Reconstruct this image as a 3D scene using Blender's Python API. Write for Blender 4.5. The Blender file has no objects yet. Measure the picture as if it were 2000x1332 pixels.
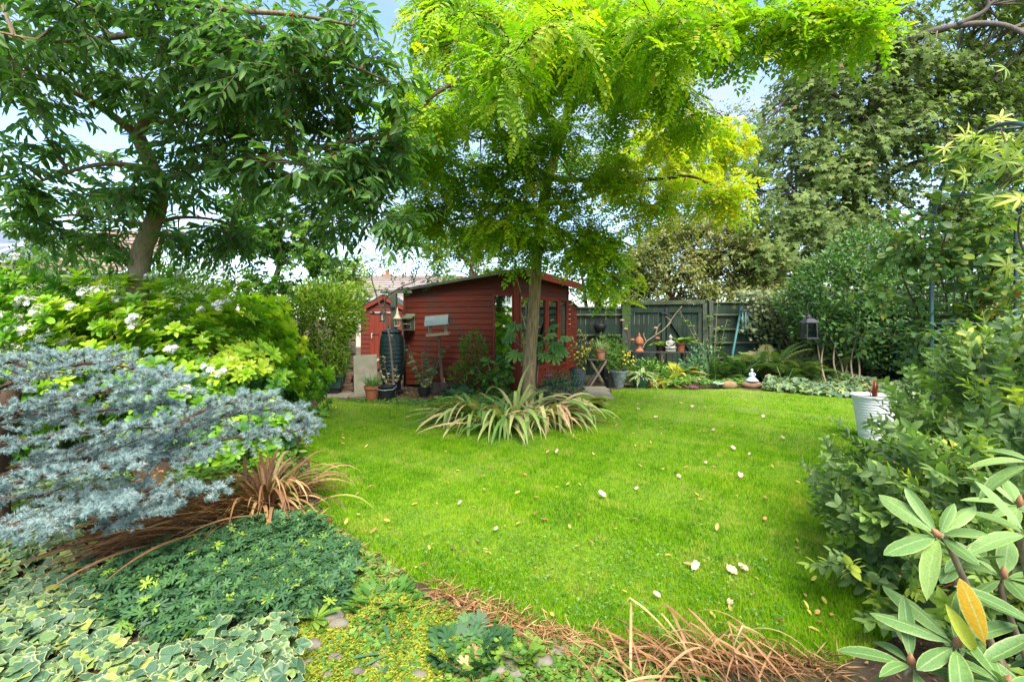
import bpy, math, random
import numpy as np
from mathutils import Vector, Matrix

random.seed(11)
RG = np.random.default_rng(11)
SC = bpy.context.scene
COL = SC.collection

# ------------------------------------------------------------------ camera
FPX = 2000 * 16 / 36.0      # focal length in photograph pixels
HOR = 632.0                 # horizon row of the photograph
CZ = 1.3                    # eye height
cam = bpy.data.cameras.new('camera')
cam.sensor_width = 36
cam.lens = 16
cam.shift_y = -(666 - HOR) / 2000
cam.clip_start = 0.05
cam.clip_end = 2000
camo = bpy.data.objects.new('camera', cam)
camo.location = (0, 0, CZ)
camo.rotation_euler = (math.radians(90), 0, 0)
COL.objects.link(camo)
SC.camera = camo

# ------------------------------------------------------------------ sky and sun
SUN_EL, SUN_AZ = math.radians(56), math.radians(166)      # azimuth clockwise from +Y
world = bpy.data.worlds.new('World')
SC.world = world
world.use_nodes = True
wn = world.node_tree.nodes
wl = world.node_tree.links
wn.clear()
w_out = wn.new('ShaderNodeOutputWorld')
w_bg = wn.new('ShaderNodeBackground')
w_bg.inputs['Strength'].default_value = 0.10
w_sky = wn.new('ShaderNodeTexSky')
w_sky.sky_type = 'NISHITA'
w_sky.sun_disc = False
w_sky.sun_elevation = SUN_EL
w_sky.sun_rotation = SUN_AZ
w_sky.air_density = 1.0
w_sky.dust_density = 0.5
w_sky.ozone_density = 1.5
w_tc = wn.new('ShaderNodeTexCoord')
w_map = wn.new('ShaderNodeMapping')
w_map.inputs['Scale'].default_value = (1.0, 1.0, 2.6)
w_map.inputs['Location'].default_value = (0.35, 0.1, 0.2)
w_no = wn.new('ShaderNodeTexNoise')
w_no.inputs['Scale'].default_value = 2.3
w_no.inputs['Detail'].default_value = 9
w_no.inputs['Roughness'].default_value = 0.55
w_ramp = wn.new('ShaderNodeValToRGB')
w_ramp.color_ramp.elements[0].position = 0.45
w_ramp.color_ramp.elements[1].position = 0.75
w_mix = wn.new('ShaderNodeMix')
w_mix.data_type = 'RGBA'
w_mix.inputs['B'].default_value = (1.95, 1.98, 2.05, 1)
wl.new(w_tc.outputs['Generated'], w_map.inputs['Vector'])
wl.new(w_map.outputs['Vector'], w_no.inputs['Vector'])
wl.new(w_no.outputs['Fac'], w_ramp.inputs['Fac'])
wl.new(w_ramp.outputs['Color'], w_mix.inputs['Factor'])
wl.new(w_sky.outputs['Color'], w_mix.inputs['A'])
wl.new(w_mix.outputs['Result'], w_bg.inputs['Color'])
wl.new(w_bg.outputs['Background'], w_out.inputs['Surface'])

sun = bpy.data.lights.new('sun', 'SUN')
sun.energy = 2.5
sun.angle = math.radians(40)          # thin bright cloud: no hard shadow edges in the photograph
sun.color = (1.0, 0.93, 0.80)
suno = bpy.data.objects.new('sun', sun)
sd = Vector((math.sin(SUN_AZ) * math.cos(SUN_EL), math.cos(SUN_AZ) * math.cos(SUN_EL), math.sin(SUN_EL)))
suno.rotation_euler = sd.to_track_quat('Z', 'Y').to_euler()
suno.location = sd * 30
COL.objects.link(suno)

vs = SC.view_settings
vs.view_transform = 'Standard'
vs.look = 'None'
vs.exposure = 2.25
vs.gamma = 1
vs.use_curve_mapping = False
SC.cycles.max_bounces = 9
SC.cycles.diffuse_bounces = 6
SC.cycles.glossy_bounces = 3
SC.cycles.transmission_bounces = 4
SC.cycles.transparent_max_bounces = 6
SC.cycles.caustics_reflective = False
SC.cycles.caustics_refractive = False
SC.cycles.sample_clamp_indirect = 4

# ------------------------------------------------------------------ placing
def at(px, py, d):
    """world point seen at a photograph pixel, at depth d metres"""
    return Vector(((px - 1000) / FPX * d, d, CZ - (py - HOR) / FPX * d))

def gd(px, py, z=0.0):
    """ground point (height z) seen at a photograph pixel"""
    d = (CZ - z) * FPX / (py - HOR)
    return Vector(((px - 1000) / FPX * d, d, z))

def tag(o, label=None, cat=None, group=None, kind=None):
    if label: o['label'] = label
    if cat: o['category'] = cat
    if group: o['group'] = group
    if kind: o['kind'] = kind
    return o

def thing(name, label, cat, loc, group=None):
    o = bpy.data.objects.new(name, None)
    o.empty_display_size = 0.1
    o.location = loc
    COL.objects.link(o)
    return tag(o, label, cat, group)

def put(name, mesh, parent=None, M=None):
    """link a mesh object; M and the mesh are in world coordinates"""
    o = bpy.data.objects.new(name, mesh)
    COL.objects.link(o)
    if parent is not None:
        o.parent = parent
        if parent.type == 'EMPTY':
            o.matrix_parent_inverse = Matrix.Translation(-Vector(parent.location))
    if M is not None:
        o.matrix_basis = M
    return o

def nrm(a):
    return a / (np.linalg.norm(a, axis=-1, keepdims=True) + 1e-9)

def crom(pts, n=6):
    """Catmull-Rom through points"""
    P = [Vector(p) for p in pts]
    if len(P) < 3: return P
    P = [P[0] * 2 - P[1]] + P + [P[-1] * 2 - P[-2]]
    out = []
    for i in range(1, len(P) - 2):
        for k in range(n):
            t = k / n
            a, b, c, d = P[i - 1], P[i], P[i + 1], P[i + 2]
            out.append(0.5 * ((2 * b) + (c - a) * t + (2 * a - 5 * b + 4 * c - d) * t * t + (3 * b - a - 3 * c + d) * t ** 3))
    out.append(P[-2])
    return out

class MB:
    def __init__(s): s.v = []; s.f = []
    def add(s, vs_, fs_):
        o = len(s.v)
        s.v += [tuple(v) for v in vs_]
        s.f += [tuple(i + o for i in f) for f in fs_]
        return s
    def box(s, c, size, rz=0.0, rx=0.0, ry=0.0):
        M = Matrix.Translation(Vector(c)) @ Matrix.Rotation(rz, 4, 'Z') @ Matrix.Rotation(ry, 4, 'Y') @ Matrix.Rotation(rx, 4, 'X')
        x, y, z = size[0] / 2, size[1] / 2, size[2] / 2
        vv = [M @ Vector(p) for p in ((-x, -y, -z), (x, -y, -z), (x, y, -z), (-x, y, -z), (-x, -y, z), (x, -y, z), (x, y, z), (-x, y, z))]
        return s.add(vv, [(0, 3, 2, 1), (4, 5, 6, 7), (0, 1, 5, 4), (1, 2, 6, 5), (2, 3, 7, 6), (3, 0, 4, 7)])
    def beam(s, a, b, w, h, up=(0, 0, 1)):
        a, b = Vector(a), Vector(b)
        x = (b - a).normalized(); y = Vector(up).cross(x)
        if y.length < 1e-4: y = Vector((0, 1, 0)).cross(x)
        y.normalize(); z = x.cross(y)
        vv = [p + y * (sy * w / 2) + z * (sz * h / 2) for p in (a, b) for sy, sz in ((-1, -1), (1, -1), (1, 1), (-1, 1))]
        return s.add(vv, [(3, 2, 1, 0), (4, 5, 6, 7), (0, 1, 5, 4), (1, 2, 6, 5), (2, 3, 7, 6), (3, 0, 4, 7)])
    def prism(s, poly, off):
        """polygon (list of 3-D points) extruded by vector off"""
        n = len(poly); off = Vector(off)
        vv = [Vector(p) for p in poly] + [Vector(p) + off for p in poly]
        return s.add(vv, [tuple(range(n - 1, -1, -1)), tuple(range(n, 2 * n))] + [(i, (i + 1) % n, n + (i + 1) % n, n + i) for i in range(n)])
    def tube(s, pts, rad, n=6, jit=0.0, cap=True):
        P = [Vector(p) for p in pts]; m = len(P)
        if not hasattr(rad, '__len__'): rad = [rad] * m
        if len(rad) != m:
            rad = list(np.interp(np.linspace(0, 1, m), np.linspace(0, 1, len(rad)), rad))
        t0 = (P[1] - P[0]).normalized()
        u = t0.orthogonal().normalized()
        vv = []; ph = random.random() * 6
        for i in range(m):
            t = (P[min(i + 1, m - 1)] - P[max(i - 1, 0)]).normalized()
            u = (u - t * u.dot(t)).normalized(); w = t.cross(u)
            for k in range(n):
                a = 2 * math.pi * k / n
                r = rad[i] * (1 + jit * (0.5 * math.sin(3 * a + ph + i * .35) + 0.35 * math.sin(5 * a - i * .5) + random.uniform(-.5, .5)))
                vv.append(P[i] + (u * math.cos(a) + w * math.sin(a)) * r)
        ff = [(i * n + k, i * n + (k + 1) % n, (i + 1) * n + (k + 1) % n, (i + 1) * n + k) for i in range(m - 1) for k in range(n)]
        if cap: ff += [tuple(range(n - 1, -1, -1)), tuple((m - 1) * n + k for k in range(n))]
        return s.add(vv, ff)
    def lathe(s, prof, n=20, c=(0, 0, 0), sx=1.0, sy=1.0):
        vv = []
        for r, z in prof:
            for k in range(n):
                a = 2 * math.pi * k / n
                vv.append((c[0] + r * sx * math.cos(a), c[1] + r * sy * math.sin(a), c[2] + z))
        m = len(prof)
        ff = [(i * n + k, i * n + (k + 1) % n, (i + 1) * n + (k + 1) % n, (i + 1) * n + k) for i in range(m - 1) for k in range(n)]
        if prof[0][0] > 1e-4: ff.append(tuple(range(n - 1, -1, -1)))
        if prof[-1][0] > 1e-4: ff.append(tuple((m - 1) * n + k for k in range(n)))
        return s.add(vv, ff)
    def mesh(s, name, mat, smooth=False):
        me = bpy.data.meshes.new(name)
        me.from_pydata(s.v, [], s.f)
        me.materials.append(mat)
        if smooth: me.polygons.foreach_set('use_smooth', [True] * len(me.polygons))
        me.update()
        return me
    def build(s, name, mat, parent=None, smooth=False, bevel=0.0, M=None):
        o = put(name, s.mesh(name, mat, smooth), parent, M)
        if bevel:
            b = o.modifiers.new('bevel', 'BEVEL'); b.width = bevel; b.segments = 2; b.limit_method = 'ANGLE'; b.angle_limit = math.radians(50)
        return o

# ------------------------------------------------------------------ materials
def newmat(name):
    m = bpy.data.materials.new(name); m.use_nodes = True
    nt = m.node_tree
    return m, nt, nt.nodes['Principled BSDF'], nt.nodes['Material Output']

def c4(c): return (c[0], c[1], c[2], 1)

def pmat(name, c1, c2=None, scale=8.0, rough=0.65, bump=0.0, spec=0.3, metal=0.0, stretch=(1, 1, 1), rand=0.10, c3=None, s3=2.0, bscale=None, coat=0.0):
    """noise-mottled surface; rand = lightness spread from object to object; c3 = large soft patches"""
    m, nt, b, out = newmat(name)
    N, L = nt.nodes, nt.links
    c2 = c2 or tuple(x * 0.75 for x in c1)
    tc = N.new('ShaderNodeTexCoord'); mp = N.new('ShaderNodeMapping')
    mp.inputs['Scale'].default_value = stretch
    L.new(tc.outputs['Object'], mp.inputs['Vector'])
    no = N.new('ShaderNodeTexNoise'); no.inputs['Scale'].default_value = scale; no.inputs['Detail'].default_value = 8; no.inputs['Roughness'].default_value = 0.62
    L.new(mp.outputs['Vector'], no.inputs['Vector'])
    rp = N.new('ShaderNodeValToRGB')
    rp.color_ramp.elements[0].position = 0.32; rp.color_ramp.elements[0].color = c4(c2)
    rp.color_ramp.elements[1].position = 0.68; rp.color_ramp.elements[1].color = c4(c1)
    L.new(no.outputs['Fac'], rp.inputs['Fac'])
    col = rp.outputs['Color']
    if c3:
        n3 = N.new('ShaderNodeTexNoise'); n3.inputs['Scale'].default_value = s3; n3.inputs['Detail'].default_value = 5
        L.new(tc.outputs['Object'], n3.inputs['Vector'])
        r3 = N.new('ShaderNodeValToRGB'); r3.color_ramp.elements[0].position = 0.48; r3.color_ramp.elements[1].position = 0.66
        L.new(n3.outputs['Fac'], r3.inputs['Fac'])
        mx = N.new('ShaderNodeMix'); mx.data_type = 'RGBA'; mx.inputs['B'].default_value = c4(c3)
        L.new(r3.outputs['Color'], mx.inputs['Factor']); L.new(col, mx.inputs['A']); col = mx.outputs['Result']
    if rand:
        oi = N.new('ShaderNodeObjectInfo'); mr = N.new('ShaderNodeMapRange')
        mr.inputs['To Min'].default_value = 1 - rand; mr.inputs['To Max'].default_value = 1 + rand
        L.new(oi.outputs['Random'], mr.inputs['Value'])
        hv = N.new('ShaderNodeHueSaturation'); L.new(mr.outputs['Result'], hv.inputs['Value']); L.new(col, hv.inputs['Color']); col = hv.outputs['Color']
    L.new(col, b.inputs['Base Color'])
    b.inputs['Roughness'].default_value = rough
    b.inputs['Specular IOR Level'].default_value = spec
    b.inputs['Metallic'].default_value = metal
    b.inputs['Coat Weight'].default_value = coat
    if bump:
        bp = N.new('ShaderNodeBump'); bp.inputs['Strength'].default_value = bump; bp.inputs['Distance'].default_value = 0.02
        src = no
        if bscale:
            src = N.new('ShaderNodeTexNoise'); src.inputs['Scale'].default_value = bscale; src.inputs['Detail'].default_value = 8
            L.new(mp.outputs['Vector'], src.inputs['Vector'])
        L.new(src.outputs['Fac'], bp.inputs['Height']); L.new(bp.outputs['Normal'], b.inputs['Normal'])
    return m

def leafmat(name, stops, rough=0.5, transl=0.35, edge=None, spec=0.35, edge_lo=0.45, edge_hi=0.75, spot=0.0, rib=None, bump=0.0):
    """leaf colour from a per-leaf tint (attribute on joined foliage, object colour on single leaves)"""
    m, nt, b, out = newmat(name)
    N, L = nt.nodes, nt.links
    a = N.new('ShaderNodeAttribute'); a.attribute_name = 'tint'
    oi = N.new('ShaderNodeObjectInfo'); sx = N.new('ShaderNodeSeparateColor'); L.new(oi.outputs['Color'], sx.inputs['Color'])
    lt = N.new('ShaderNodeMath'); lt.operation = 'LESS_THAN'; lt.inputs[1].default_value = -0.5; L.new(a.outputs['Fac'], lt.inputs[0])
    mx = N.new('ShaderNodeMix'); L.new(lt.outputs[0], mx.inputs['Factor']); L.new(a.outputs['Fac'], mx.inputs['A']); L.new(sx.outputs[0], mx.inputs['B'])
    rp = N.new('ShaderNodeValToRGB'); cr = rp.color_ramp
    while len(cr.elements) < len(stops): cr.elements.new(0.5)
    for e, (p, c) in zip(cr.elements, stops): e.position = p; e.color = c4(c)
    L.new(mx.outputs['Result'], rp.inputs['Fac'])
    col = rp.outputs['Color']
    if edge:
        ea = N.new('ShaderNodeAttribute'); ea.attribute_name = 'edge'
        tc = N.new('ShaderNodeTexCoord'); no = N.new('ShaderNodeTexNoise'); no.inputs['Scale'].default_value = 60; L.new(tc.outputs['Object'], no.inputs['Vector'])
        ad = N.new('ShaderNodeMath'); ad.operation = 'MULTIPLY_ADD'; ad.inputs[1].default_value = 0.35
        L.new(no.outputs['Fac'], ad.inputs[0]); L.new(ea.outputs['Fac'], ad.inputs[2])
        er = N.new('ShaderNodeMapRange'); er.inputs['From Min'].default_value = edge_lo + .17; er.inputs['From Max'].default_value = edge_hi + .17
        L.new(ad.outputs[0], er.inputs['Value'])
        m2 = N.new('ShaderNodeMix'); m2.data_type = 'RGBA'; m2.inputs['B'].default_value = c4(edge)
        L.new(er.outputs['Result'], m2.inputs['Factor']); L.new(col, m2.inputs['A']); col = m2.outputs['Result']
    if rib:
        ra = N.new('ShaderNodeAttribute'); ra.attribute_name = 'edge'
        rr = N.new('ShaderNodeMapRange'); rr.inputs['From Min'].default_value = .03; rr.inputs['From Max'].default_value = .10; rr.inputs['To Min'].default_value = .8; rr.inputs['To Max'].default_value = 0
        L.new(ra.outputs['Fac'], rr.inputs['Value'])
        m3 = N.new('ShaderNodeMix'); m3.data_type = 'RGBA'; m3.inputs['B'].default_value = c4(rib)
        L.new(rr.outputs['Result'], m3.inputs['Factor']); L.new(col, m3.inputs['A']); col = m3.outputs['Result']
    if bump:
        tb = N.new('ShaderNodeTexCoord'); nb = N.new('ShaderNodeTexVoronoi'); nb.inputs['Scale'].default_value = 22; L.new(tb.outputs['Object'], nb.inputs['Vector'])
        bb = N.new('ShaderNodeBump'); bb.inputs['Strength'].default_value = bump; bb.inputs['Distance'].default_value = .02
        L.new(nb.outputs['Distance'], bb.inputs['Height']); L.new(bb.outputs['Normal'], b.inputs['Normal'])
    if spot:
        tc = N.new('ShaderNodeTexCoord'); no = N.new('ShaderNodeTexNoise'); no.inputs['Scale'].default_value = 35; no.inputs['Detail'].default_value = 6
        L.new(tc.outputs['Object'], no.inputs['Vector'])
        mr = N.new('ShaderNodeMapRange'); mr.inputs['From Min'].default_value = .3; mr.inputs['From Max'].default_value = .7
        mr.inputs['To Min'].default_value = 1 - spot; mr.inputs['To Max'].default_value = 1 + spot
        L.new(no.outputs['Fac'], mr.inputs['Value'])
        hv = N.new('ShaderNodeHueSaturation'); L.new(mr.outputs['Result'], hv.inputs['Value']); L.new(col, hv.inputs['Color']); col = hv.outputs['Color']
    L.new(col, b.inputs['Base Color'])
    b.inputs['Roughness'].default_value = rough
    b.inputs['Specular IOR Level'].default_value = spec
    if transl:
        tr = N.new('ShaderNodeBsdfTranslucent')
        g = N.new('ShaderNodeMix'); g.data_type = 'RGBA'; g.blend_type = 'MULTIPLY'; g.inputs['Factor'].default_value = 1; g.inputs['B'].default_value = (1.15, 1.4, 0.5, 1)
        L.new(col, g.inputs['A']); L.new(g.outputs['Result'], tr.inputs['Color'])
        ms = N.new('ShaderNodeMixShader'); ms.inputs['Fac'].default_value = transl
        L.new(b.outputs['BSDF'], ms.inputs[1]); L.new(tr.outputs['BSDF'], ms.inputs[2]); L.new(ms.outputs['Shader'], out.inputs['Surface'])
    return m

def barkmat(name, c1, c2, vscale=14.0, bump=0.8, c3=None):
    m = pmat(name, c1, c2, scale=vscale, rough=0.9, bump=bump, spec=0.15, stretch=(3.2, 3.2, 0.45), rand=0.05, c3=c3, s3=3.0)
    return m

# ------------------------------------------------------------------ leaf templates
# local frame: x along the leaf, y across, z the upper face.  v (n,3), f faces, e edge weight
def T(v, f, e=None):
    v = np.array(v, float)
    return dict(v=v, f=[tuple(q) for q in f], e=np.zeros(len(v)) if e is None else np.array(e, float))

def leaf0(w=.4, fold=.15, curl=.12):
    return T([(0, 0, 0), (.45, w / 2, fold * w), (1, 0, -curl), (.45, -w / 2, fold * w)], [(0, 3, 2), (0, 2, 1)], [.3, 1, 1, 1])

def leaf1(w=.4, fold=.15, curl=.15, peak=.4):
    a, b_ = peak * .6, peak + (1 - peak) * .45
    wa, wb = w * .42, w * .40
    return T([(0, 0, 0), (a, wa, fold * w), (b_, wb, fold * w - curl * .4), (1, 0, -curl), (b_, -wb, fold * w - curl * .4), (a, -wa, fold * w), ((a + b_) / 2, 0, -curl * .15)],
             [(0, 6, 1), (1, 6, 2), (2, 6, 3), (0, 5, 6), (5, 4, 6), (4, 3, 6)], [.4, 1, 1, 1, 1, 1, 0])

def leaf4(w=.4, fold=.15, curl=.15, peak=.4):
    """four-triangle leaf folded along its midrib"""
    t = leaf1(w, fold, curl, peak); v = t['v'][:6]
    return T(v, [(0, 3, 2, 1), (0, 5, 4, 3)], t['e'][:6])

def leaf2(w=.35, fold=.15, curl=.2, prof=None, ts=None, pet=0.0, wave=0.0):
    """detailed leaf: midrib plus left and right margins"""
    ts = ts or [0, .08, .22, .4, .6, .78, .91, 1]
    prof = prof or [.06, .42, .8, 1, .95, .72, .38, .02]
    v = []; e = []
    if pet:
        ts = [pet + (1 - pet) * t for t in ts]
    for i, (t, p) in enumerate(zip(ts, prof)):
        z = -curl * t * t
        hw = w / 2 * p
        wv = wave * (1 if i % 2 else -1) * p
        v += [(t, hw, z + fold * hw * 2 + wv), (t, 0, z), (t, -hw, z + fold * hw * 2 - wv)]
        e += [1, 0, 1]
    f = []
    for i in range(len(ts) - 1):
        a = i * 3
        f += [(a, a + 1, a + 4, a + 3), (a + 1, a + 2, a + 5, a + 4)]
    if pet:
        n = len(v)
        v += [(0, .012, .004), (0, -.012, .004)]; e += [0, 0]
        f += [(n, n + 1, 2, 0)]
    return T(v, f, e)

def blade(w=.04, rise=70, bend=110, n=8, twist=0.0, kink=None, prof=None):
    """arching strap leaf of unit length leaving the ground; x outward, z up"""
    v = []; e = []; x = z = 0.0
    ang = math.radians(rise)
    ds = 1.0 / n
    for i in range(n + 1):
        t = i / n
        p = (min(1, .55 + t * 2.2) * (1 - max(0, (t - .45) / .55) ** 1.6)) if prof is None else prof(t)
        hw = max(w / 2 * p, .0006)
        tw = twist * t
        v += [(x, hw * math.cos(tw), z + hw * math.sin(tw) + hw * .25), (x, 0, z), (x, -hw * math.cos(tw), z - hw * math.sin(tw) + hw * .25)]
        e += [1, 0, 1]
        x += ds * math.cos(ang); z += ds * math.sin(ang)
        da = math.radians(bend) * ds * (0.4 + 1.2 * t)
        if kink is not None and abs(t - kink) < ds / 2: da += math.radians(75)
        ang -= da
    f = []
    for i in range(n):
        a = i * 3
        f += [(a, a + 1, a + 4, a + 3), (a + 1, a + 2, a + 5, a + 4)]
    return T(v, f, e)

def palmate(lobes, notch=.5, pet=.35, shoulder=0.0, cup=.08, rim=False):
    """lobes: list of (angle deg, length); leaf centre at x=pet"""
    L_ = sorted(lobes); v = [(pet, 0, 0)]; e = [0]; out = []
    for i, (a, r) in enumerate(L_):
        ar = math.radians(a)
        if shoulder:
            nx = 11 if len(L_) > 6 else 16
            for s_ in (-1, 0, 1):
                aa = ar + math.radians(nx * s_); rr = r if s_ == 0 else r * shoulder
                out.append((pet + rr * math.cos(aa), rr * math.sin(aa), -cup * rr * rr * 2))
        else:
            out.append((pet + r * math.cos(ar), r * math.sin(ar), -cup * r * r * 2))
        if i < len(L_) - 1:
            b_, rb = L_[i + 1]; am = math.radians((a + b_) / 2); rm = notch * (r + rb) / 2
            out.append((pet + rm * math.cos(am), rm * math.sin(am), cup * .15))
    n = len(out)
    if rim:
        inner = [(pet + (x - pet) * .8, y * .8, z * .7) for x, y, z in out]
        v += inner + out; e += [.25] * n + [1] * n
        f = [(0, 1 + i, 2 + i) for i in range(n - 1)]
        f += [(1 + i, 1 + n + i, 2 + n + i, 2 + i) for i in range(n - 1)]
        f += [(0, n, 1)] if pet < .1 else []
    else:
        v += out; e += [1] * n
        f = [(0, 1 + i, 2 + i) for i in range(n - 1)]
    if pet > .05:
        k = len(v); v += [(0, .008, 0), (0, -.008, 0), (pet, .008, 0), (pet, -.008, 0)]; e += [0] * 4
        f += [(k, k + 1, k + 3, k + 2)]
    return T(v, f, e)

def xf(t, M):
    M = np.array(M); v = t['v'] @ M[:3, :3].T + M[:3, 3]
    return dict(v=v, f=t['f'], e=t['e'])

def frame(pos, dirv, up, s=1.0, sw=1.0):
    x = Vector(dirv).normalized(); y = Vector(up).cross(x)
    if y.length < 1e-4: y = x.orthogonal()
    y.normalize(); z = x.cross(y)
    M = Matrix(((x.x * s, y.x * s * sw, z.x * s, pos[0]), (x.y * s, y.y * s * sw, z.y * s, pos[1]), (x.z * s, y.z * s * sw, z.z * s, pos[2]), (0, 0, 0, 1)))
    return M

def combine(ts):
    v = []; f = []; e = []; o = 0
    for t in ts:
        v.append(t['v']); e.append(t['e']); f += [tuple(i + o for i in q) for q in t['f']]; o += len(t['v'])
    return dict(v=np.concatenate(v), f=f, e=np.concatenate(e))

def strip(p0, p1, w=.01):
    return T([(p0[0], w, p0[2]), (p0[0], -w, p0[2]), (p1[0], -w * .5, p1[2]), (p1[0], w * .5, p1[2])], [(0, 1, 2, 3)], [0] * 4)

def pinnate(pairs=6, lt=None, ll=.27, droop=.25, taper=.25, splay=75, nst=3):
    lt = lt or leaf0(.5, .1, .05)
    parts = []
    z = lambda x: -droop * x * x
    for i in range(pairs):
        x = .2 + .72 * i / max(pairs - 1, 1)
        L_ = ll * (1 - taper * abs(i / max(pairs - 1, 1) - .4) * 2)
        for s_ in (-1, 1):
            a = math.radians(splay - 15 * i / pairs + random.uniform(-9, 9))
            parts.append(xf(lt, frame((x, s_ * .01, z(x)), (math.cos(a), s_ * math.sin(a), -.12 + random.uniform(-.15, .1)), (0.1, 0, 1), L_)))
    parts.append(xf(lt, frame((.96, 0, z(.96)), (1, 0, -.5), (.3, 0, 1), ll)))
    for i in range(nst):
        parts.append(strip((i / nst, 0, z(i / nst)), ((i + 1) / nst, 0, z((i + 1) / nst)), .008))
    return combine(parts)

def frond(n=15, w=.34, arch=.45, lt=None):
    lt = lt or leaf0(.26, .05, .15)
    parts = []; z = lambda x: 1.3 * x - (arch + .6) * x * x
    for i in range(n):
        x = .16 + .82 * i / n
        L_ = w * math.sin(math.pi * min(1, .2 + .8 * (1 - (i / n) ** 1.3) * .62)) * (1 - i / n * .55)
        for s_ in (-1, 1):
            parts.append(xf(lt, frame((x, 0, z(x)), (.35, s_, -.1), (-.5, 0, 1), L_)))
    for i in range(5):
        parts.append(strip((i / 5, 0, z(i / 5)), ((i + 1) / 5, 0, z((i + 1) / 5)), .008))
    return combine(parts)

def whorl(lt, n, elev=25, spread=20, s0=.8, s1=1.1, layers=1):
    parts = []
    for l in range(layers):
        for k in range(n):
            a = 2 * math.pi * (k + .5 * l) / n + random.uniform(-.2, .2)
            el = math.radians(elev + l * 28 + random.uniform(-spread, spread))
            d = (math.cos(a) * math.cos(el), math.sin(a) * math.cos(el), math.sin(el))
            parts.append(xf(lt, frame((d[0] * .03, d[1] * .03, l * .12), d, (-d[0] * .4, -d[1] * .4, 1), random.uniform(s0, s1) * (1 - .18 * l))))
    return combine(parts)

# a whorl template grows along +z; this turns it so that it grows along +x (the "dir" of a placement)
ZX = Matrix(((0, 0, 1, 0), (0, 1, 0, 0), (-1, 0, 0, 0), (0, 0, 0, 1)))
def growx(t): return xf(t, ZX)

def tmesh(name, t, mat, smooth=False):
    me = bpy.data.meshes.new(name)
    me.from_pydata([tuple(p) for p in t['v']], [], t['f'])
    a = me.attributes.new('tint', 'FLOAT', 'POINT'); a.data.foreach_set('value', np.full(len(t['v']), -1.0, np.float32))
    a = me.attributes.new('edge', 'FLOAT', 'POINT'); a.data.foreach_set('value', t['e'].astype(np.float32))
    if smooth: me.polygons.foreach_set('use_smooth', [True] * len(me.polygons))
    me.materials.append(mat); me.update()
    return me

def frames(dirv, up):
    x = nrm(dirv); y = nrm(np.cross(up, x)); z = np.cross(x, y)
    return x, y, z

def joined(name, temps, pos, dirv, up, scl, tint, mat, parent=None, kind='stuff', width=None, smooth=False):
    """many leaves as one mesh"""
    n = len(pos)
    if n == 0: return None
    pick = RG.integers(0, len(temps), n)
    X, Y, Z = frames(dirv, up)
    V = []; LV = []; LS = []; E = []; TI = []; base = 0
    for ti, t in enumerate(temps):
        idx = np.nonzero(pick == ti)[0]
        if len(idx) == 0: continue
        tv = t['v']; k = len(tv); s = scl[idx][:, None, None]
        wy = 1.0 if width is None else width[idx][:, None, None]
        P = pos[idx][:, None, :] + s * (tv[None, :, 0:1] * X[idx][:, None, :] + wy * tv[None, :, 1:2] * Y[idx][:, None, :] + tv[None, :, 2:3] * Z[idx][:, None, :])
        V.append(P.reshape(-1, 3)); E.append(np.tile(t['e'], len(idx))); TI.append(np.repeat(tint[idx], k))
        fl = np.array([i for q in t['f'] for i in q], np.int64); fs = np.array([len(q) for q in t['f']], np.int64)
        LV.append((fl[None, :] + (base + np.arange(len(idx)) * k)[:, None]).ravel()); LS.append(np.tile(fs, len(idx)))
        base += len(idx) * k
    V = np.concatenate(V).astype(np.float32); LV = np.concatenate(LV).astype(np.int32); LS = np.concatenate(LS).astype(np.int32)
    me = bpy.data.meshes.new(name)
    me.vertices.add(len(V)); me.vertices.foreach_set('co', V.ravel())
    me.loops.add(len(LV)); me.loops.foreach_set('vertex_index', LV)
    me.polygons.add(len(LS)); st = np.zeros(len(LS), np.int32); st[1:] = np.cumsum(LS)[:-1]
    me.polygons.foreach_set('loop_start', st)
    if smooth: me.polygons.foreach_set('use_smooth', np.ones(len(LS), bool))
    me.update(calc_edges=True)
    a = me.attributes.new('tint', 'FLOAT', 'POINT'); a.data.foreach_set('value', np.concatenate(TI).astype(np.float32))
    a = me.attributes.new('edge', 'FLOAT', 'POINT'); a.data.foreach_set('value', np.concatenate(E).astype(np.float32))
    me.materials.append(mat)
    o = put(name, me, parent)
    if kind: o['kind'] = kind
    return o

def inframe(P, m=30):
    px = 1000 + P[:, 0] / np.maximum(P[:, 1], .01) * FPX
    py = HOR - (P[:, 2] - CZ) / np.maximum(P[:, 1], .01) * FPX
    return (P[:, 1] > .3) & (px > -m) & (px < 2000 + m) & (py > -m) & (py < 1332 + m)

def foliage(parent, part, mass, temps, pos, dirv, up, scl, tint, mat, nparts=0, hi=None, smooth=False):
    """the leaves that show largest become parts of their own, the rest one mass"""
    n = len(pos); keep = np.ones(n, bool)
    if nparts:
        ok = inframe(pos, 0)
        size = np.where(ok, scl / np.maximum(np.linalg.norm(pos - np.array([0, 0, CZ]), axis=1), .2), -1)
        best = np.argsort(-size)[:nparts]; best = best[size[best] > 0]
        keep[best] = False
        ms = [tmesh(part, t, mat, smooth) for t in (hi or temps)]
        for i in best:
            o = put(part, random.choice(ms), parent, frame(pos[i], dirv[i], up[i], float(scl[i])))
            o.color = (float(tint[i]), 0, 0, 1)
    joined(mass, temps, pos[keep], dirv[keep], up[keep], scl[keep], tint[keep], mat, parent, smooth=smooth)

# ------------------------------------------------------------------ growth
def rsph(n): return nrm(RG.normal(size=(n, 3)))

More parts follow.
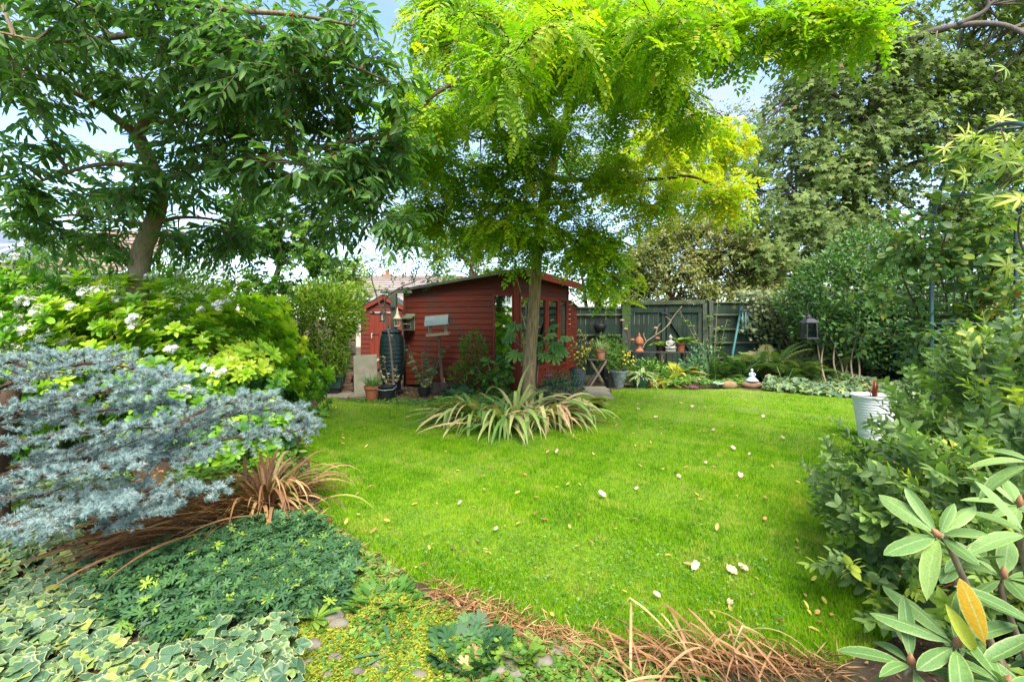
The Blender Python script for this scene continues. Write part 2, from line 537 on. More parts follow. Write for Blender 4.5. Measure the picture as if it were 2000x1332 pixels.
def clumps_along(limbs, start=.3, step=.35, jit=.3, r=.5):
    out = []
    for L_ in limbs:
        P = crom(L_, 8); acc = 0; tot = sum((P[i + 1] - P[i]).length for i in range(len(P) - 1)); last = -9
        for i in range(len(P) - 1):
            acc += (P[i + 1] - P[i]).length
            if acc > start * tot and acc - last > step:
                last = acc
                out.append((P[i + 1] + Vector(RG.normal(size=3)) * jit, r * random.uniform(.75, 1.25)))
        out.append((P[-1], r * .8))
    return out

def grow(clumps, twigs, per, leafdroop=.3, twigdroop=.2, flat=1.0, upn=.6):
    """twigs and leaf placements filling round clumps. returns leaf arrays and twig segments"""
    C = np.array([tuple(c[0]) for c in clumps]); Rr = np.array([c[1] for c in clumps])
    nt = np.maximum(2, (twigs * (Rr / Rr.mean()) ** 2).astype(int))
    ci = np.repeat(np.arange(len(C)), nt); n = len(ci)
    d = rsph(n); d[:, 2] *= flat
    s0 = C[ci] + d * (Rr[ci] * RG.uniform(0, .45, n))[:, None]
    dd = nrm(d + RG.normal(size=(n, 3)) * .35 - np.array([0, 0, twigdroop]))
    ln = Rr[ci] * RG.uniform(.45, .95, n)
    s1 = s0 + dd * ln[:, None]; s1[:, 2] -= twigdroop * ln * .4
    tt = np.linspace(.12, 1, per)
    pos = s0[:, None, :] + (s1 - s0)[:, None, :] * tt[None, :, None]
    side = nrm(np.cross(dd, np.array([0, 0, 1.0]) + RG.normal(size=(n, 3)) * .3))
    sg = np.where(np.arange(per) % 2 == 0, 1.0, -1.0)[None, :, None]
    dirv = dd[:, None, :] * .65 + side[:, None, :] * sg * .8 + RG.normal(size=(n, per, 3)) * .28 - np.array([0, 0, leafdroop])
    up = np.array([0, 0, 1.0]) + RG.normal(size=(n, per, 3)) * upn
    ctint = RG.uniform(0, 1, len(C))[ci]
    tint = np.clip(.35 * ctint[:, None] + .65 * RG.uniform(0, 1, (n, per)), 0, 1)
    return pos.reshape(-1, 3), nrm(dirv.reshape(-1, 3)), nrm(up.reshape(-1, 3)), tint.ravel(), (s0, s1)

def twigmesh(name, s0, s1, r, mat, parent):
    """thin three-sided twigs as one mesh"""
    t = []
    for x, rr, z in ((0, 1, 0), (.5, .7, .03), (1, .25, -.02)):
        for k in range(3):
            a = 2 * math.pi * k / 3
            t.append((x, rr * math.cos(a), rr * math.sin(a) ))
    f = [(i * 3 + k, i * 3 + (k + 1) % 3, (i + 1) * 3 + (k + 1) % 3, (i + 1) * 3 + k) for i in range(2) for k in range(3)]
    V = []; n = len(s0); d = s1 - s0
    X = nrm(d); up = np.tile(np.array([[.1, .05, 1.0]]), (n, 1)); Y = nrm(np.cross(up, X)); Z = np.cross(X, Y)
    tv = np.array(t)
    P = s0[:, None, :] + tv[None, :, 0:1] * d[:, None, :] + r * (tv[None, :, 1:2] * Y[:, None, :] + tv[None, :, 2:3] * Z[:, None, :])
    k = len(tv); fl = np.array([i for q in f for i in q])
    LV = (fl[None, :] + (np.arange(n) * k)[:, None]).ravel().astype(np.int32)
    me = bpy.data.meshes.new(name)
    me.vertices.add(n * k); me.vertices.foreach_set('co', P.astype(np.float32).ravel())
    me.loops.add(len(LV)); me.loops.foreach_set('vertex_index', LV)
    me.polygons.add(len(LV) // 4); me.polygons.foreach_set('loop_start', np.arange(0, len(LV), 4, dtype=np.int32))
    me.update(calc_edges=True); me.materials.append(mat)
    o = put(name, me, parent); o['kind'] = 'stuff'
    return o

def linkers(mb, clumps, skel, r0=.012, n=4):
    """a small curved branch from the nearest limb point out to each clump"""
    S = np.array([tuple(p) for p in skel])
    for c, r in clumps:
        c = Vector(c); dv = S - np.array(tuple(c)); k = int(np.argmin((dv ** 2).sum(1) + (S[:, 2] > c.z) * .2))
        a = Vector(S[k])
        if (a - c).length < .05: continue
        mid = (a + c) / 2 + Vector((random.uniform(-.1, .1), random.uniform(-.1, .1), .12)) * (a - c).length
        mb.tube(crom([a, mid, c], 4), [r0 * 1.5, r0 * .4], n)

def blobs(bl, n, lo=.6, hi=1.05, zmin=.03, skin=.82):
    """points in the outer shell of a union of ellipsoids; bl: list of (centre, (rx,ry,rz))"""
    A = np.array([(b[1][0] * b[1][1] + b[1][0] * b[1][2] + b[1][1] * b[1][2]) for b in bl]); A = A / A.sum()
    P = []; Nn = []
    tot = 0
    while tot < n:
        m = n * 2
        i = RG.choice(len(bl), m, p=A); C = np.array([tuple(b[0]) for b in bl])[i]; R_ = np.array([b[1] for b in bl])[i]
        d = rsph(m); k = RG.uniform(lo ** 2, hi ** 2, m) ** .5
        p = C + d * R_ * k[:, None]; nn = nrm(d / R_)
        ok = p[:, 2] > zmin
        for j, b in enumerate(bl):
            q = (p - np.array(tuple(b[0]))) / np.array(b[1]); ok &= ~(((q ** 2).sum(1) < skin ** 2 * .55) & (i != j))
        P.append(p[ok]); Nn.append(nn[ok]); tot += ok.sum()
    return np.concatenate(P)[:n], np.concatenate(Nn)[:n]

def lump(p, s=1.0, seed=0.0):
    """smooth 3-D noise in -1..1"""
    x, y, z = p[:, 0] * s + seed, p[:, 1] * s - seed * .7, p[:, 2] * s + seed * .3
    return (np.sin(1.7 * x + 1.1 * y + .5) + np.sin(2.3 * y - 1.3 * z + 1.2 * x) + np.sin(2.9 * z + 1.9 * x - .8 * y) + np.sin(4.1 * x - 3.7 * y + 2.0 * z) * .6) / 3.6

def inpoly(P, poly):
    x, y = P[:, 0], P[:, 1]; ok = np.zeros(len(P), bool); n = len(poly)
    for i in range(n):
        x0, y0 = poly[i][0], poly[i][1]; x1, y1 = poly[(i + 1) % n][0], poly[(i + 1) % n][1]
        c = ((y0 > y) != (y1 > y)) & (x < (x1 - x0) * (y - y0) / (y1 - y0 + 1e-12) + x0)
        ok ^= c
    return ok

def polypts(poly, n):
    A = np.array([(p[0], p[1]) for p in poly]); lo, hi_ = A.min(0), A.max(0); out = []; tot = 0
    while tot < n:
        q = RG.uniform(lo, hi_, (n * 2, 2)); q = q[inpoly(q, A)]; out.append(q); tot += len(q)
    return np.concatenate(out)[:n]

def outward(u, p, axis, w=.8, wz=.3):
    """turn leaf faces outward from the trunk, as a crown shows them"""
    o = p - np.array([axis[0], axis[1], 0.0]); o[:, 2] = 0
    return nrm(u + nrm(o) * w + np.array([0, 0, wz]))

def zup(n, j=.4): return nrm(np.array([0, 0, 1.0]) + RG.normal(size=(n, 3)) * j)

# ================================================================== materials of built things
M_RED = pmat('red_stain_boards', (.14, .027, .013), (.085, .016, .009), scale=5, rough=.6, bump=.25, spec=.2, stretch=(1, 1, 22), rand=.13, c3=(.075, .030, .020), s3=2.2)
M_REDB = pmat('red_stain_joinery', (.19, .032, .014), (.13, .02, .010), scale=6, rough=.55, spec=.25, bump=.15, stretch=(6, 6, 1), rand=.08)
M_FELT = pmat('roof_felt', (.05, .055, .05), (.025, .027, .025), scale=40, rough=.9, bump=.4, rand=0, c3=(.07, .09, .04))
M_SOFFIT = pmat('raw_board', (.11, .07, .04), (.07, .045, .03), scale=6, rough=.8, stretch=(1, 8, 1))
M_GREENF = pmat('green_fence_stain', (.018, .040, .024), (.009, .021, .013), scale=5, rough=.75, bump=.35, stretch=(7, 7, .7), rand=.22, c3=(.034, .045, .028), s3=2.5)
M_GREENC = pmat('weathered_green_cap', (.085, .10, .05), (.04, .052, .03), scale=9, rough=.85, bump=.4, rand=.12, c3=(.12, .13, .07), s3=4)
M_POST = pmat('weathered_green_post', (.085, .10, .07), (.045, .058, .04), scale=8, rough=.85, bump=.4, stretch=(5, 5, .8), rand=.12)
M_GREYW = pmat('grey_weathered_timber', (.27, .22, .16), (.15, .115, .08), scale=6, rough=.85, bump=.5, stretch=(1, 1, 12), rand=.16)
M_PALEW = pmat('pale_weathered_timber', (.36, .28, .19), (.23, .17, .11), scale=8, rough=.8, bump=.3, stretch=(4, 4, 4), rand=.1)
M_SLATE = pmat('blue_grey_board', (.16, .21, .20), (.10, .14, .135), scale=9, rough=.7, bump=.3, stretch=(1, 4, 4), rand=.05)
M_DARKW = pmat('dark_wet_timber', (.06, .045, .035), (.03, .022, .018), scale=8, rough=.7, bump=.4)
M_SOIL = pmat('garden_soil', (.085, .055, .035), (.035, .022, .015), scale=9, rough=.95, bump=1.0, rand=0, c3=(.075, .085, .025), s3=1.3, bscale=30)
M_LAWN = pmat('lawn_floor', (.16, .26, .010), (.09, .16, .008), scale=14, rough=.9, bump=.8, rand=0, c3=(.15, .20, .035), s3=.9, bscale=60)
M_MOSS = pmat('yellow_moss', (.22, .24, .02), (.09, .12, .015), scale=30, rough=.95, bump=1.0, rand=.1, bscale=90)
M_SLABP = pmat('pale_paving', (.30, .26, .19), (.20, .17, .12), scale=12, rough=.9, bump=.4, rand=.14, c3=(.16, .17, .1), s3=5)
M_STONE = pmat('grey_pebble', (.20, .175, .135), (.10, .085, .062), scale=22, rough=.8, bump=.3, rand=.25)
M_BROWNST = pmat('brown_edging_stone', (.24, .15, .085), (.15, .09, .05), scale=10, rough=.85, bump=.4, rand=.1)
M_TERRA = pmat('terracotta', (.38, .13, .06), (.27, .085, .04), scale=14, rough=.8, bump=.12, rand=.1, c3=(.40, .20, .12), s3=5)
M_BLACKP = pmat('black_plastic', (.02, .021, .022), (.012, .012, .013), scale=20, rough=.45, spec=.4)
M_GREYP = pmat('dark_grey_pot', (.07, .085, .095), (.045, .055, .06), scale=14, rough=.6, bump=.1)
M_BUTT = pmat('dark_green_plastic', (.008, .022, .018), (.005, .014, .012), scale=16, rough=.38, spec=.45, rand=0)
M_GREENP = pmat('glazed_green_pot', (.05, .115, .085), (.03, .08, .06), scale=10, rough=.35, spec=.5, rand=0)
M_MOTP = pmat('mottled_grey_pot', (.26, .29, .28), (.07, .09, .085), scale=9, rough=.6, rand=0)
M_WHITE = pmat('white_ribbed_plastic', (.74, .75, .78), (.66, .67, .70), scale=5, rough=.45, rand=0)
M_GREYST = pmat('grey_cast_stone', (.36, .34, .31), (.20, .19, .175), scale=26, rough=.9, bump=.4, rand=.05)
M_TEAL = pmat('teal_paint', (.05, .17, .17), (.035, .12, .125), scale=20, rough=.5, rand=.1)
M_CHIME = pmat('pale_teal_tube', (.24, .40, .41), (.17, .30, .31), scale=20, rough=.4, metal=.1, rand=.1)
M_ARCH = pmat('blue_green_coated_steel', (.022, .055, .075), (.015, .036, .05), scale=25, rough=.4, spec=.5, c3=(.06, .14, .15), s3=1.2, rand=0)
M_IRON = pmat('dark_iron', (.05, .047, .06), (.03, .028, .036), scale=25, rough=.55, metal=.3)
M_CREAM = pmat('cream_enamel', (.52, .46, .34), (.36, .30, .2), scale=25, rough=.6)
M_BLUEW = pmat('pale_blue_glaze', (.42, .52, .70), (.30, .40, .58), scale=12, rough=.35, rand=0)
M_SKINW = pmat('white_glaze', (.66, .62, .58), (.5, .46, .42), scale=20, rough=.4)
M_BRICK = pmat('weathered_brick', (.26, .16, .11), (.16, .10, .075), scale=16, rough=.9, bump=.4, rand=.25)
M_ROOFT = pmat('brown_roof_tile', (.24, .20, .18), (.16, .13, .115), scale=6, rough=.85, bump=.3, rand=.12)
M_ROOFP = pmat('pinkish_roof_tile', (.26, .19, .155), (.18, .13, .11), scale=6, rough=.85, bump=.3, rand=.14)
M_SOLAR = pmat('blue_grey_panel', (.13, .155, .20), (.11, .13, .17), scale=3, rough=.25, spec=.6, rand=.05)
M_REND = pmat('pale_render', (.46, .41, .34), (.40, .36, .30), scale=4, rough=.9, rand=.05)
M_ALU = pmat('pale_metal_trim', (.55, .56, .57), (.48, .49, .5), scale=10, rough=.4, rand=0)
M_CURT = pmat('pale_curtain', (.32, .29, .25), (.22, .2, .17), scale=10, rough=.9, stretch=(8, 8, .3))
M_INT = pmat('shed_interior', (.10, .075, .055), (.07, .05, .04), scale=5, rough=.8, stretch=(1, 1, 9), rand=0)

def glassmat():
    m, nt, b, out = newmat('window_glass')
    N, L = nt.nodes, nt.links
    tr = N.new('ShaderNodeBsdfTransparent'); tr.inputs['Color'].default_value = (.62, .70, .66, 1)
    gl = N.new('ShaderNodeBsdfGlossy'); gl.inputs['Roughness'].default_value = .02; gl.inputs['Color'].default_value = (.9, .95, .93, 1)
    fr = N.new('ShaderNodeFresnel'); fr.inputs['IOR'].default_value = 1.7
    ad = N.new('ShaderNodeMath'); ad.operation = 'ADD'; ad.inputs[1].default_value = .30; L.new(fr.outputs[0], ad.inputs[0])
    ms = N.new('ShaderNodeMixShader')
    L.new(ad.outputs[0], ms.inputs['Fac']); L.new(tr.outputs[0], ms.inputs[1]); L.new(gl.outputs[0], ms.inputs[2]); L.new(ms.outputs[0], out.inputs['Surface'])
    return m
M_GLASS = glassmat()

# ================================================================== ground, lawn, paths
g = MB(); g.add([(-300, -60, 0), (300, -60, 0), (300, 600, 0), (-300, 600, 0)], [(0, 1, 2, 3)])
tag(g.build('ground', M_SOIL), kind='structure')
LAWN_PX = [(640, 776), (612, 800), (600, 832), (585, 872), (606, 925), (612, 965), (636, 1005), (680, 1042), (735, 1085), (815, 1135), (890, 1172), (960, 1205), (1060, 1246), (1160, 1268), (1290, 1285), (1480, 1296), (1640, 1312),
           (1760, 1240), (1820, 1100), (1800, 960), (1770, 880), (1760, 830), (1745, 790), (1690, 779), (1600, 773), (1520, 766), (1440, 760), (1360, 761), (1290, 760), (1232, 758), (1196, 762), (1176, 800), (1130, 812), (1010, 806), (900, 800), (840, 792), (760, 787), (700, 786)]
LAWN = [gd(x, y) for x, y in LAWN_PX]
# wobble the outline a little so that the edge is not ruled
L2 = []
for i, p in enumerate(LAWN):
    q = LAWN[(i + 1) % len(LAWN)]
    for k in range(5):
        r = p.lerp(q, k / 5); w = .012 * p.y ** .5
        L2.append(Vector((r.x + random.uniform(-w, w), r.y + random.uniform(-w, w), .004)))
LAWN = L2
tag(MB().add(LAWN, [tuple(range(len(LAWN)))]).build('lawn', M_LAWN), kind='structure')
def mosspatch(px):
    pts = []
    P = [gd(x, y) for x, y in px]
    for i, p in enumerate(P):
        q = P[(i + 1) % len(P)]
        for k in range(5):
            r = p.lerp(q, k / 5); pts.append(Vector((r.x + random.uniform(-.03, .03), r.y + random.uniform(-.03, .03), .008)))
    return tag(MB().add(pts, [tuple(range(len(pts)))]).build('moss_bed', M_MOSS), kind='structure')
mosspatch([(590, 1160), (690, 1140), (800, 1170), (900, 1200), (880, 1300), (800, 1420), (640, 1420), (560, 1290)])

def slabpath(name, cells, z=.03):
    base = None
    for c, s, rz in cells:
        m = MB(); m.box((0, 0, 0), (s[0], s[1], .04))
        o = m.build('paving_slab', M_SLABP, base, bevel=.006)
        o.location = (c[0], c[1], z - .012); o.rotation_euler = (0, 0, rz)
        if base is None:
            o.name = name; tag(o, kind='structure'); o.location = (c[0], c[1], z - .012)
            base = o
        else:
            o.matrix_parent_inverse = base.matrix_basis.inverted()
cells = []
for i in range(3):
    for j in range(1):
        cells.append(((1.52 + j * .47 + i * .06 + random.uniform(-.01, .01), 8.0 + i * .47, 0), (.455, .455), .02 * random.uniform(-1, 1)))
slabpath('garden_path', cells)
cells = []
for i in range(3):
    for j in range(2):
        cells.append(((-3.55 + i * .47, 8.15 + j * .47, 0), (.455, .455), .02 * random.uniform(-1, 1)))
slabpath('shed_path', cells)

# ================================================================== summer house
def clip(poly, f):
    out = []
    for i in range(len(poly)):
        a, b = poly[i], poly[(i + 1) % len(poly)]; fa, fb = f(a), f(b)
        if fa >= 0: out.append(a)
        if (fa >= 0) != (fb >= 0):
            t = fa / (fa - fb); out.append((a[0] + (b[0] - a[0]) * t, a[1] + (b[1] - a[1]) * t))
    return out

def clad(parent, A, B, zA, zB, opens, z0=.06, bh=.112, mat=None, name='board'):
    """shiplap boards on a wall from A to B whose top runs from zA to zB; opens: (u0,u1,z0,z1)"""
    A, B = Vector((A[0], A[1], 0)), Vector((B[0], B[1], 0)); L_ = (B - A).length; x = (B - A).normalized(); n = Vector((x.y, -x.x, 0))
    z = z0
    while z < max(zA, zB) - .01:
        z1 = z + bh - .004
        cuts = sorted((o[0], o[1]) for o in opens if o[2] < z1 - .02 and o[3] > z + .02)
        segs = []; u = 0
        for a, b in cuts: segs.append((u, a)); u = b
        segs.append((u, L_))
        for a, b in segs:
            if b - a < .02: continue
            poly = clip([(a, z), (b, z), (b, z1), (a, z1)], lambda p: zA + (zB - zA) * p[0] / L_ - p[1])
            if len(poly) < 3: continue
            off = lambda p: .004 + .008 * (z1 - p[1]) / bh
            fr = [A + x * p[0] + n * off(p) + Vector((0, 0, p[1])) for p in poly]; bk = [A + x * p[0] + n * -.012 + Vector((0, 0, p[1])) for p in poly]
            k = len(poly)
            MB().add(fr + bk, [tuple(range(k)), tuple(range(2 * k - 1, k - 1, -1))] + [(i, k + i, k + (i + 1) % k, (i + 1) % k) for i in range(k)]).build(name, mat or M_RED, parent)
        z += bh
    return A, x, n, L_

SL, S1, S2 = Vector((-2.22, 9.4, 0)), Vector((.11, 8.5, 0)), Vector((1.25, 10.3, 0))
SB = Vector((-1.08, 11.15, 0))
zL, z1_, z2_ = 1.95, 2.25, 2.15
# roof plane through the three wall heads
a_, b_, c_ = np.linalg.solve(np.array([[SL.x, SL.y, 1], [S1.x, S1.y, 1], [S2.x, S2.y, 1]]), np.array([zL, z1_, z2_]))
rz_ = lambda p, h=0: Vector((p[0], p[1], a_ * p[0] + b_ * p[1] + c_ + h))
shed = thing('summer_house', 'dark red timber summer house with tall corner window and sloping felt roof', 'summer house', SL * .5 + S2 * .5)
A, x, n, L_ = clad(shed, SL, S1, zL, z1_, [(2.0, 2.41, .06, 1.85)])
def fbox(parent, name, A, x, n, u0, u1, z0, z1, o0, o1, mat, bevel=.003):
    p = [A + x * u + n * o + Vector((0, 0, z)) for o in (o0, o1) for u, z in ((u0, z0), (u1, z0), (u1, z1), (u0, z1))]
    return MB().add(p, [(3, 2, 1, 0), (4, 5, 6, 7), (0, 1, 5, 4), (1, 2, 6, 5), (2, 3, 7, 6), (3, 0, 4, 7)]).build(name, mat, parent, bevel=bevel)
def window(A, x, n, u0, u1, z0, z1, fw=.035, kind='window', panel=0.0, fmat=None):
    fmat = fmat or M_REDB
    fr = MB()
    def seg(a, b, c, d, o0=-.02, o1=.03):
        p = [A + x * u + n * o + Vector((0, 0, z)) for o in (o0, o1) for u, z in ((a, c), (b, c), (b, d), (a, d))]
        fr.add(p, [(3, 2, 1, 0), (4, 5, 6, 7), (0, 1, 5, 4), (1, 2, 6, 5), (2, 3, 7, 6), (3, 0, 4, 7)])
    seg(u0, u0 + fw, z0, z1); seg(u1 - fw, u1, z0, z1); seg(u0 + fw, u1 - fw, z1 - fw, z1); seg(u0 + fw, u1 - fw, z0, z0 + fw)
    if panel: seg(u0 + fw, u1 - fw, z0 + fw, z0 + panel, -.01, .016); seg(u0 + fw, u1 - fw, z0 + panel, z0 + panel + fw)
    o = fr.build(kind, fmat, shed, bevel=.003)
    fbox(o, 'pane', A, x, n, u0 + fw - .004, u1 - fw + .004, z0 + (panel + fw if panel else fw) - .004, z1 - fw + .004, -.002, .003, M_GLASS, 0)
    return o
window(A, x, n, 2.0, 2.41, .06, 1.85, fw=.025)
fbox(shed, 'corner_post', A, x, n, L_ - .075, L_ + .02, .0, z1_ - .03, -.04, .026, M_REDB)
fbox(shed, 'corner_post', A, x, n, -.015, .05, .0, zL - .01, -.04, .026, M_RED)
A2, x2, n2, L2_ = clad(shed, S1, S2, z1_, z2_, [(.03, 2.11, .06, 1.85)])
window(A2, x2, n2, .03, .53, .06, 1.85, fw=.05, panel=.32)
for u0, u1 in ((.545, 1.115), (1.125, 1.68)):
    d = window(A2, x2, n2, u0, u1, .06, 1.85, fw=.075, kind='door', panel=.32)
    hx = u1 - .04 if u0 < 1 else u0 + .04
    MB().tube([A2 + x2 * hx + n2 * .03 + Vector((0, 0, .98)), A2 + x2 * hx + n2 * .07 + Vector((0, 0, .98)), A2 + x2 * (hx + (.07 if u0 > 1 else -.07)) + n2 * .07 + Vector((0, 0, .98))], .009, 6).build('handle', M_IRON, d)
window(A2, x2, n2, 1.695, 2.1, .06, 1.85, fw=.05, panel=.32)
fbox(shed, 'corner_post', A2, x2, n2, .022, .028, .0, z1_ - .04, -.03, .024, M_REDB)
fbox(shed, 'corner_post', A2, x2, n2, L2_ - .02, L2_ + .03, .0, z2_ - .02, -.03, .028, M_REDB)
fbox(shed, 'floor_panel', A2, x2, -n2, .0, L2_, .02, .06, .02, 2.3, M_INT, 0)
MB().prism([SL + Vector((.03, .03, 0)), SB + Vector((.03, 0, 0)), rz_(SB, -.01), rz_(SL + Vector((.03, .03, 0)), -.01)], (.03, -.02, 0)).build('back_wall', M_INT, shed)
bw = (S2 - SB).normalized()
MB().prism([SB, S2 - bw * .04, rz_(S2 - bw * .04, -.01), rz_(SB, -.01)], (bw.y * .03, -bw.x * .03, 0)).build('back_wall', M_INT, shed)
for u in (.2, .42, 1.5, 1.9):
    p = A2 + x2 * u - n2 * .14
    mb = MB()
    for k in range(5):
        mb.box(p + x2 * (k * .05 - .1) - n2 * (.015 * (k % 2)) + Vector((0, 0, 1.05)), (.045, .02, 1.35), rz=math.atan2(x2.y, x2.x))
    mb.build('curtain', M_CURT, shed)
roof = [rz_((-2.36, 9.32), .02), rz_((.24, 8.31), .02), rz_((1.55, 10.34), .02), rz_((-1.05, 11.4), .02)]
MB().prism(roof, (0, 0, .035)).build('roof', M_FELT, shed, bevel=.005)
sof = [rz_((-2.3, 9.36), -.004), rz_((.225, 8.36), -.004), rz_((1.5, 10.33), -.004), rz_((-1.05, 11.3), -.004)]
MB().prism(sof, (0, 0, .02)).build('roof_board', M_SOFFIT, shed)
f0, f1 = rz_((.262, 8.30)), rz_((1.575, 10.335))
MB().beam(f0 + Vector((0, 0, -.045)), f1 + Vector((0, 0, -.045)), .022, .13).build('fascia', M_REDB, shed, bevel=.003)
q0, q1 = rz_((-2.36, 9.305)), rz_((.235, 8.295))
MB().beam(q0 + Vector((0, 0, .022)), q1 + Vector((0, 0, .022)), .02, .055).build('roof_edge', M_FELT, shed)
# low side wing past the door front
W0, W1 = Vector((1.30, 10.36, 0)), Vector((1.55, 10.95, 0))
clad(shed, W0, W1, 1.80, 1.68, [], mat=M_REDB)
MB().beam((W0.x + .012, W0.y - .006, 1.82), (W1.x + .012, W1.y - .006, 1.70), .06, .03).build('wing_cap', M_GREENC, shed)

# ================================================================== small red shed behind
sx0, sx1, sy = -3.99, -2.78, 12.0
tool = thing('tool_shed', 'small red timber shed with pointed gable and plank door beside the summer house', 'shed', (-3.38, 12.6, 0))
eav, pk = 1.62, 1.97; mid = (sx0 + sx1) / 2
def gable_boards():
    z = .05
    while z < pk - .02:
        z1 = z + .116; rngs = [(sx0, sx1)]
        if z < 1.55: rngs = [(sx0, mid - .36), (mid + .36, sx1)]
        for a, b in rngs:
            hw = lambda zz: (sx1 - sx0) / 2 * min(1, max(0, (pk - zz) / (pk - eav)))
            x0a, x1a = max(a, mid - hw(z)), min(b, mid + hw(z)); x0b, x1b = max(a, mid - hw(z1)), min(b, mid + hw(z1))
            if x1a - x0a < .03: continue
            if x1b < x0b: x0b = x1b = mid
            MB().prism([(x0a, sy, z), (x1a, sy, z), (x1b, sy + .01, z1), (x0b, sy + .01, z1)], (0, .03, 0)).build('board', M_RED, tool)
        z += .12
gable_boards()
door = MB()
for k in range(6):
    door.box((mid - .3 + k * .12, sy + .0, .82), (.117, .026, 1.42))
door = door.build('door', M_REDB, tool, bevel=.003)
MB().box((mid - .22, sy - .02, 1.02), (.2, .012, .03)).build('bolt', M_IRON, door)
MB().tube([(mid - .30, sy - .015, .90), (mid - .30, sy - .05, .92), (mid - .30, sy - .05, 1.02), (mid - .30, sy - .015, 1.04)], .012, 6).build('handle', M_CREAM, door)
MB().box((mid, sy - .012, 1.555), (.5, .02, .035)).build('vent_slot', M_BLACKP, tool)
for s_ in (-1, 1):
    e0 = Vector((mid, sy - .05, pk + .02)); e1 = Vector((mid + s_ * .72, sy - .05, eav - .05 + .02))
    MB().beam(e0, e1, .025, .1).build('barge_board', M_REDB, tool)
    MB().prism([e0 + Vector((0, -.02, .055)), e1 + Vector((0, -.02, .055)), e1 + Vector((0, 1.6, .055)), e0 + Vector((0, 1.6, .055))], (0, 0, .03)).build('roof_slope', M_FELT, tool)
    MB().box((mid + s_ * .6, sy + .75, .83), (.03, 1.44, 1.55)).build('side_wall', M_RED, tool)
MB().box((mid, sy + 1.46, .83), (1.2, .03, 1.55)).build('back_wall', M_RED, tool)

# ================================================================== fences
def fence(name, label, A, B, h, bw, z0=.04, rails=(.3, .75, 1.2), posts=(), cap=True, mat=None, front=1, bd=None):
    A, B = Vector((A[0], A[1], 0)), Vector((B[0], B[1], 0)); L_ = (B - A).length; x = (B - A).normalized(); n = Vector((x.y, -x.x, 0)) * front
    t = thing(name, label, 'fence', (A + B) / 2)
    N_ = int(L_ / bw); rot = math.atan2(x.y, x.x)
    ms = []
    for _ in range(3):
        ms.append(MB().add([(-bw * .53, 0, z0), (bw * .53, 0, z0), (bw * .53, 0, h), (-bw * .53, 0, h), (-bw * .53, .008, z0), (bw * .53, .02, z0), (bw * .53, .02, h), (-bw * .53, .008, h)],
                           [(0, 1, 2, 3), (7, 6, 5, 4), (0, 4, 5, 1), (1, 5, 6, 2), (2, 6, 7, 3), (3, 7, 4, 0)]).mesh('board', mat or M_GREENF))
    for i in range(N_):
        p = A + x * ((i + .5) * L_ / N_) + n * (.004 * (i % 2))
        o = put('board', ms[i % 3], t)
        o.location = (p.x, p.y, random.uniform(-.004, .004)); o.rotation_euler = (0, 0, rot + random.uniform(-.02, .02))
    for z in rails:
        MB().prism([A + n * .012 + Vector((0, 0, z - .04)), A + n * .065 + Vector((0, 0, z - .005)), A + n * .065 + Vector((0, 0, z + .012)), A + n * .012 + Vector((0, 0, z + .035))], x * L_).build('rail', M_POST if random.random() < .4 else M_GREENC, t)
    if cap: MB().beam(A + Vector((0, 0, h + .018)), B + Vector((0, 0, h + .018)), .085, .034).build('cap_rail', M_GREENC, t, bevel=.004)
    for u in posts:
        p = A + x * u + n * .06
        MB().box((p.x, p.y, (h + .06) / 2), (.1, .1, h + .06), rz=rot).build('post', M_POST, t, bevel=.006)
    return t
FY = 11.2
fence('board_fence', 'low dark green board fence between the summer house and the gate', (1.45, FY + .05), (2.82, FY + .05), 1.68, .115, rails=(.4, 1.0, 1.5), posts=(1.3,))
fence('board_fence', 'green board fence carrying wind chimes and ivy beside the gate', (4.80, FY), (9.2, FY), 1.80, .115, rails=(.45, .82, 1.15, 1.5), posts=(.06, 1.9, 3.7))
# gate
gt = thing('garden_gate', 'green double plank gate with diagonal braces in the back fence', 'gate', (3.8, FY, 0))
gx0, gx1 = 2.90, 4.66; gm = (gx0 + gx1) / 2
for i in range(15):
    MB().box((gx0 + (i + .5) * (gx1 - gx0) / 15, FY + .02, .92), ((gx1 - gx0) / 15 - .006, .02, 1.70)).build('board', M_GREENF, gt, bevel=.002)
for z in (.22, 1.62):
    for a, b in ((gx0, gm - .015), (gm + .015, gx1)):
        MB().box(((a + b) / 2, FY - .012, z), (b - a, .035, .11)).build('rail', M_GREENF, gt, bevel=.004)
for xx in (gx0 + .045, gm - .06, gm + .06, gx1 - .045):
    MB().box((xx, FY - .01, .92), (.085, .03, 1.29)).build('stile', M_GREENF, gt, bevel=.004)
for s_ in (-1, 1):
    MB().beam((gm + s_ * .11, FY - .009, 1.34), (gm + s_ * .80, FY - .009, .30), .028, .1, up=(0, 1, 0)).build('brace', M_GREENF, gt, bevel=.004)
MB().box((gm, FY - .05, 1.60), (.05, .03, .16)).box((gm - .07, FY - .045, 1.56), (.1, .02, .04)).build('latch', M_IRON, gt)
MB().beam((2.83, FY - .01, 1.80), (4.74, FY - .01, 1.83), .09, .1).build('lintel', M_GREENC, gt, bevel=.006)
for xx in (2.85, 4.73):
    MB().box((xx, FY, .9), (.11, .11, 1.8)).build('post', M_POST, gt, bevel=.006)
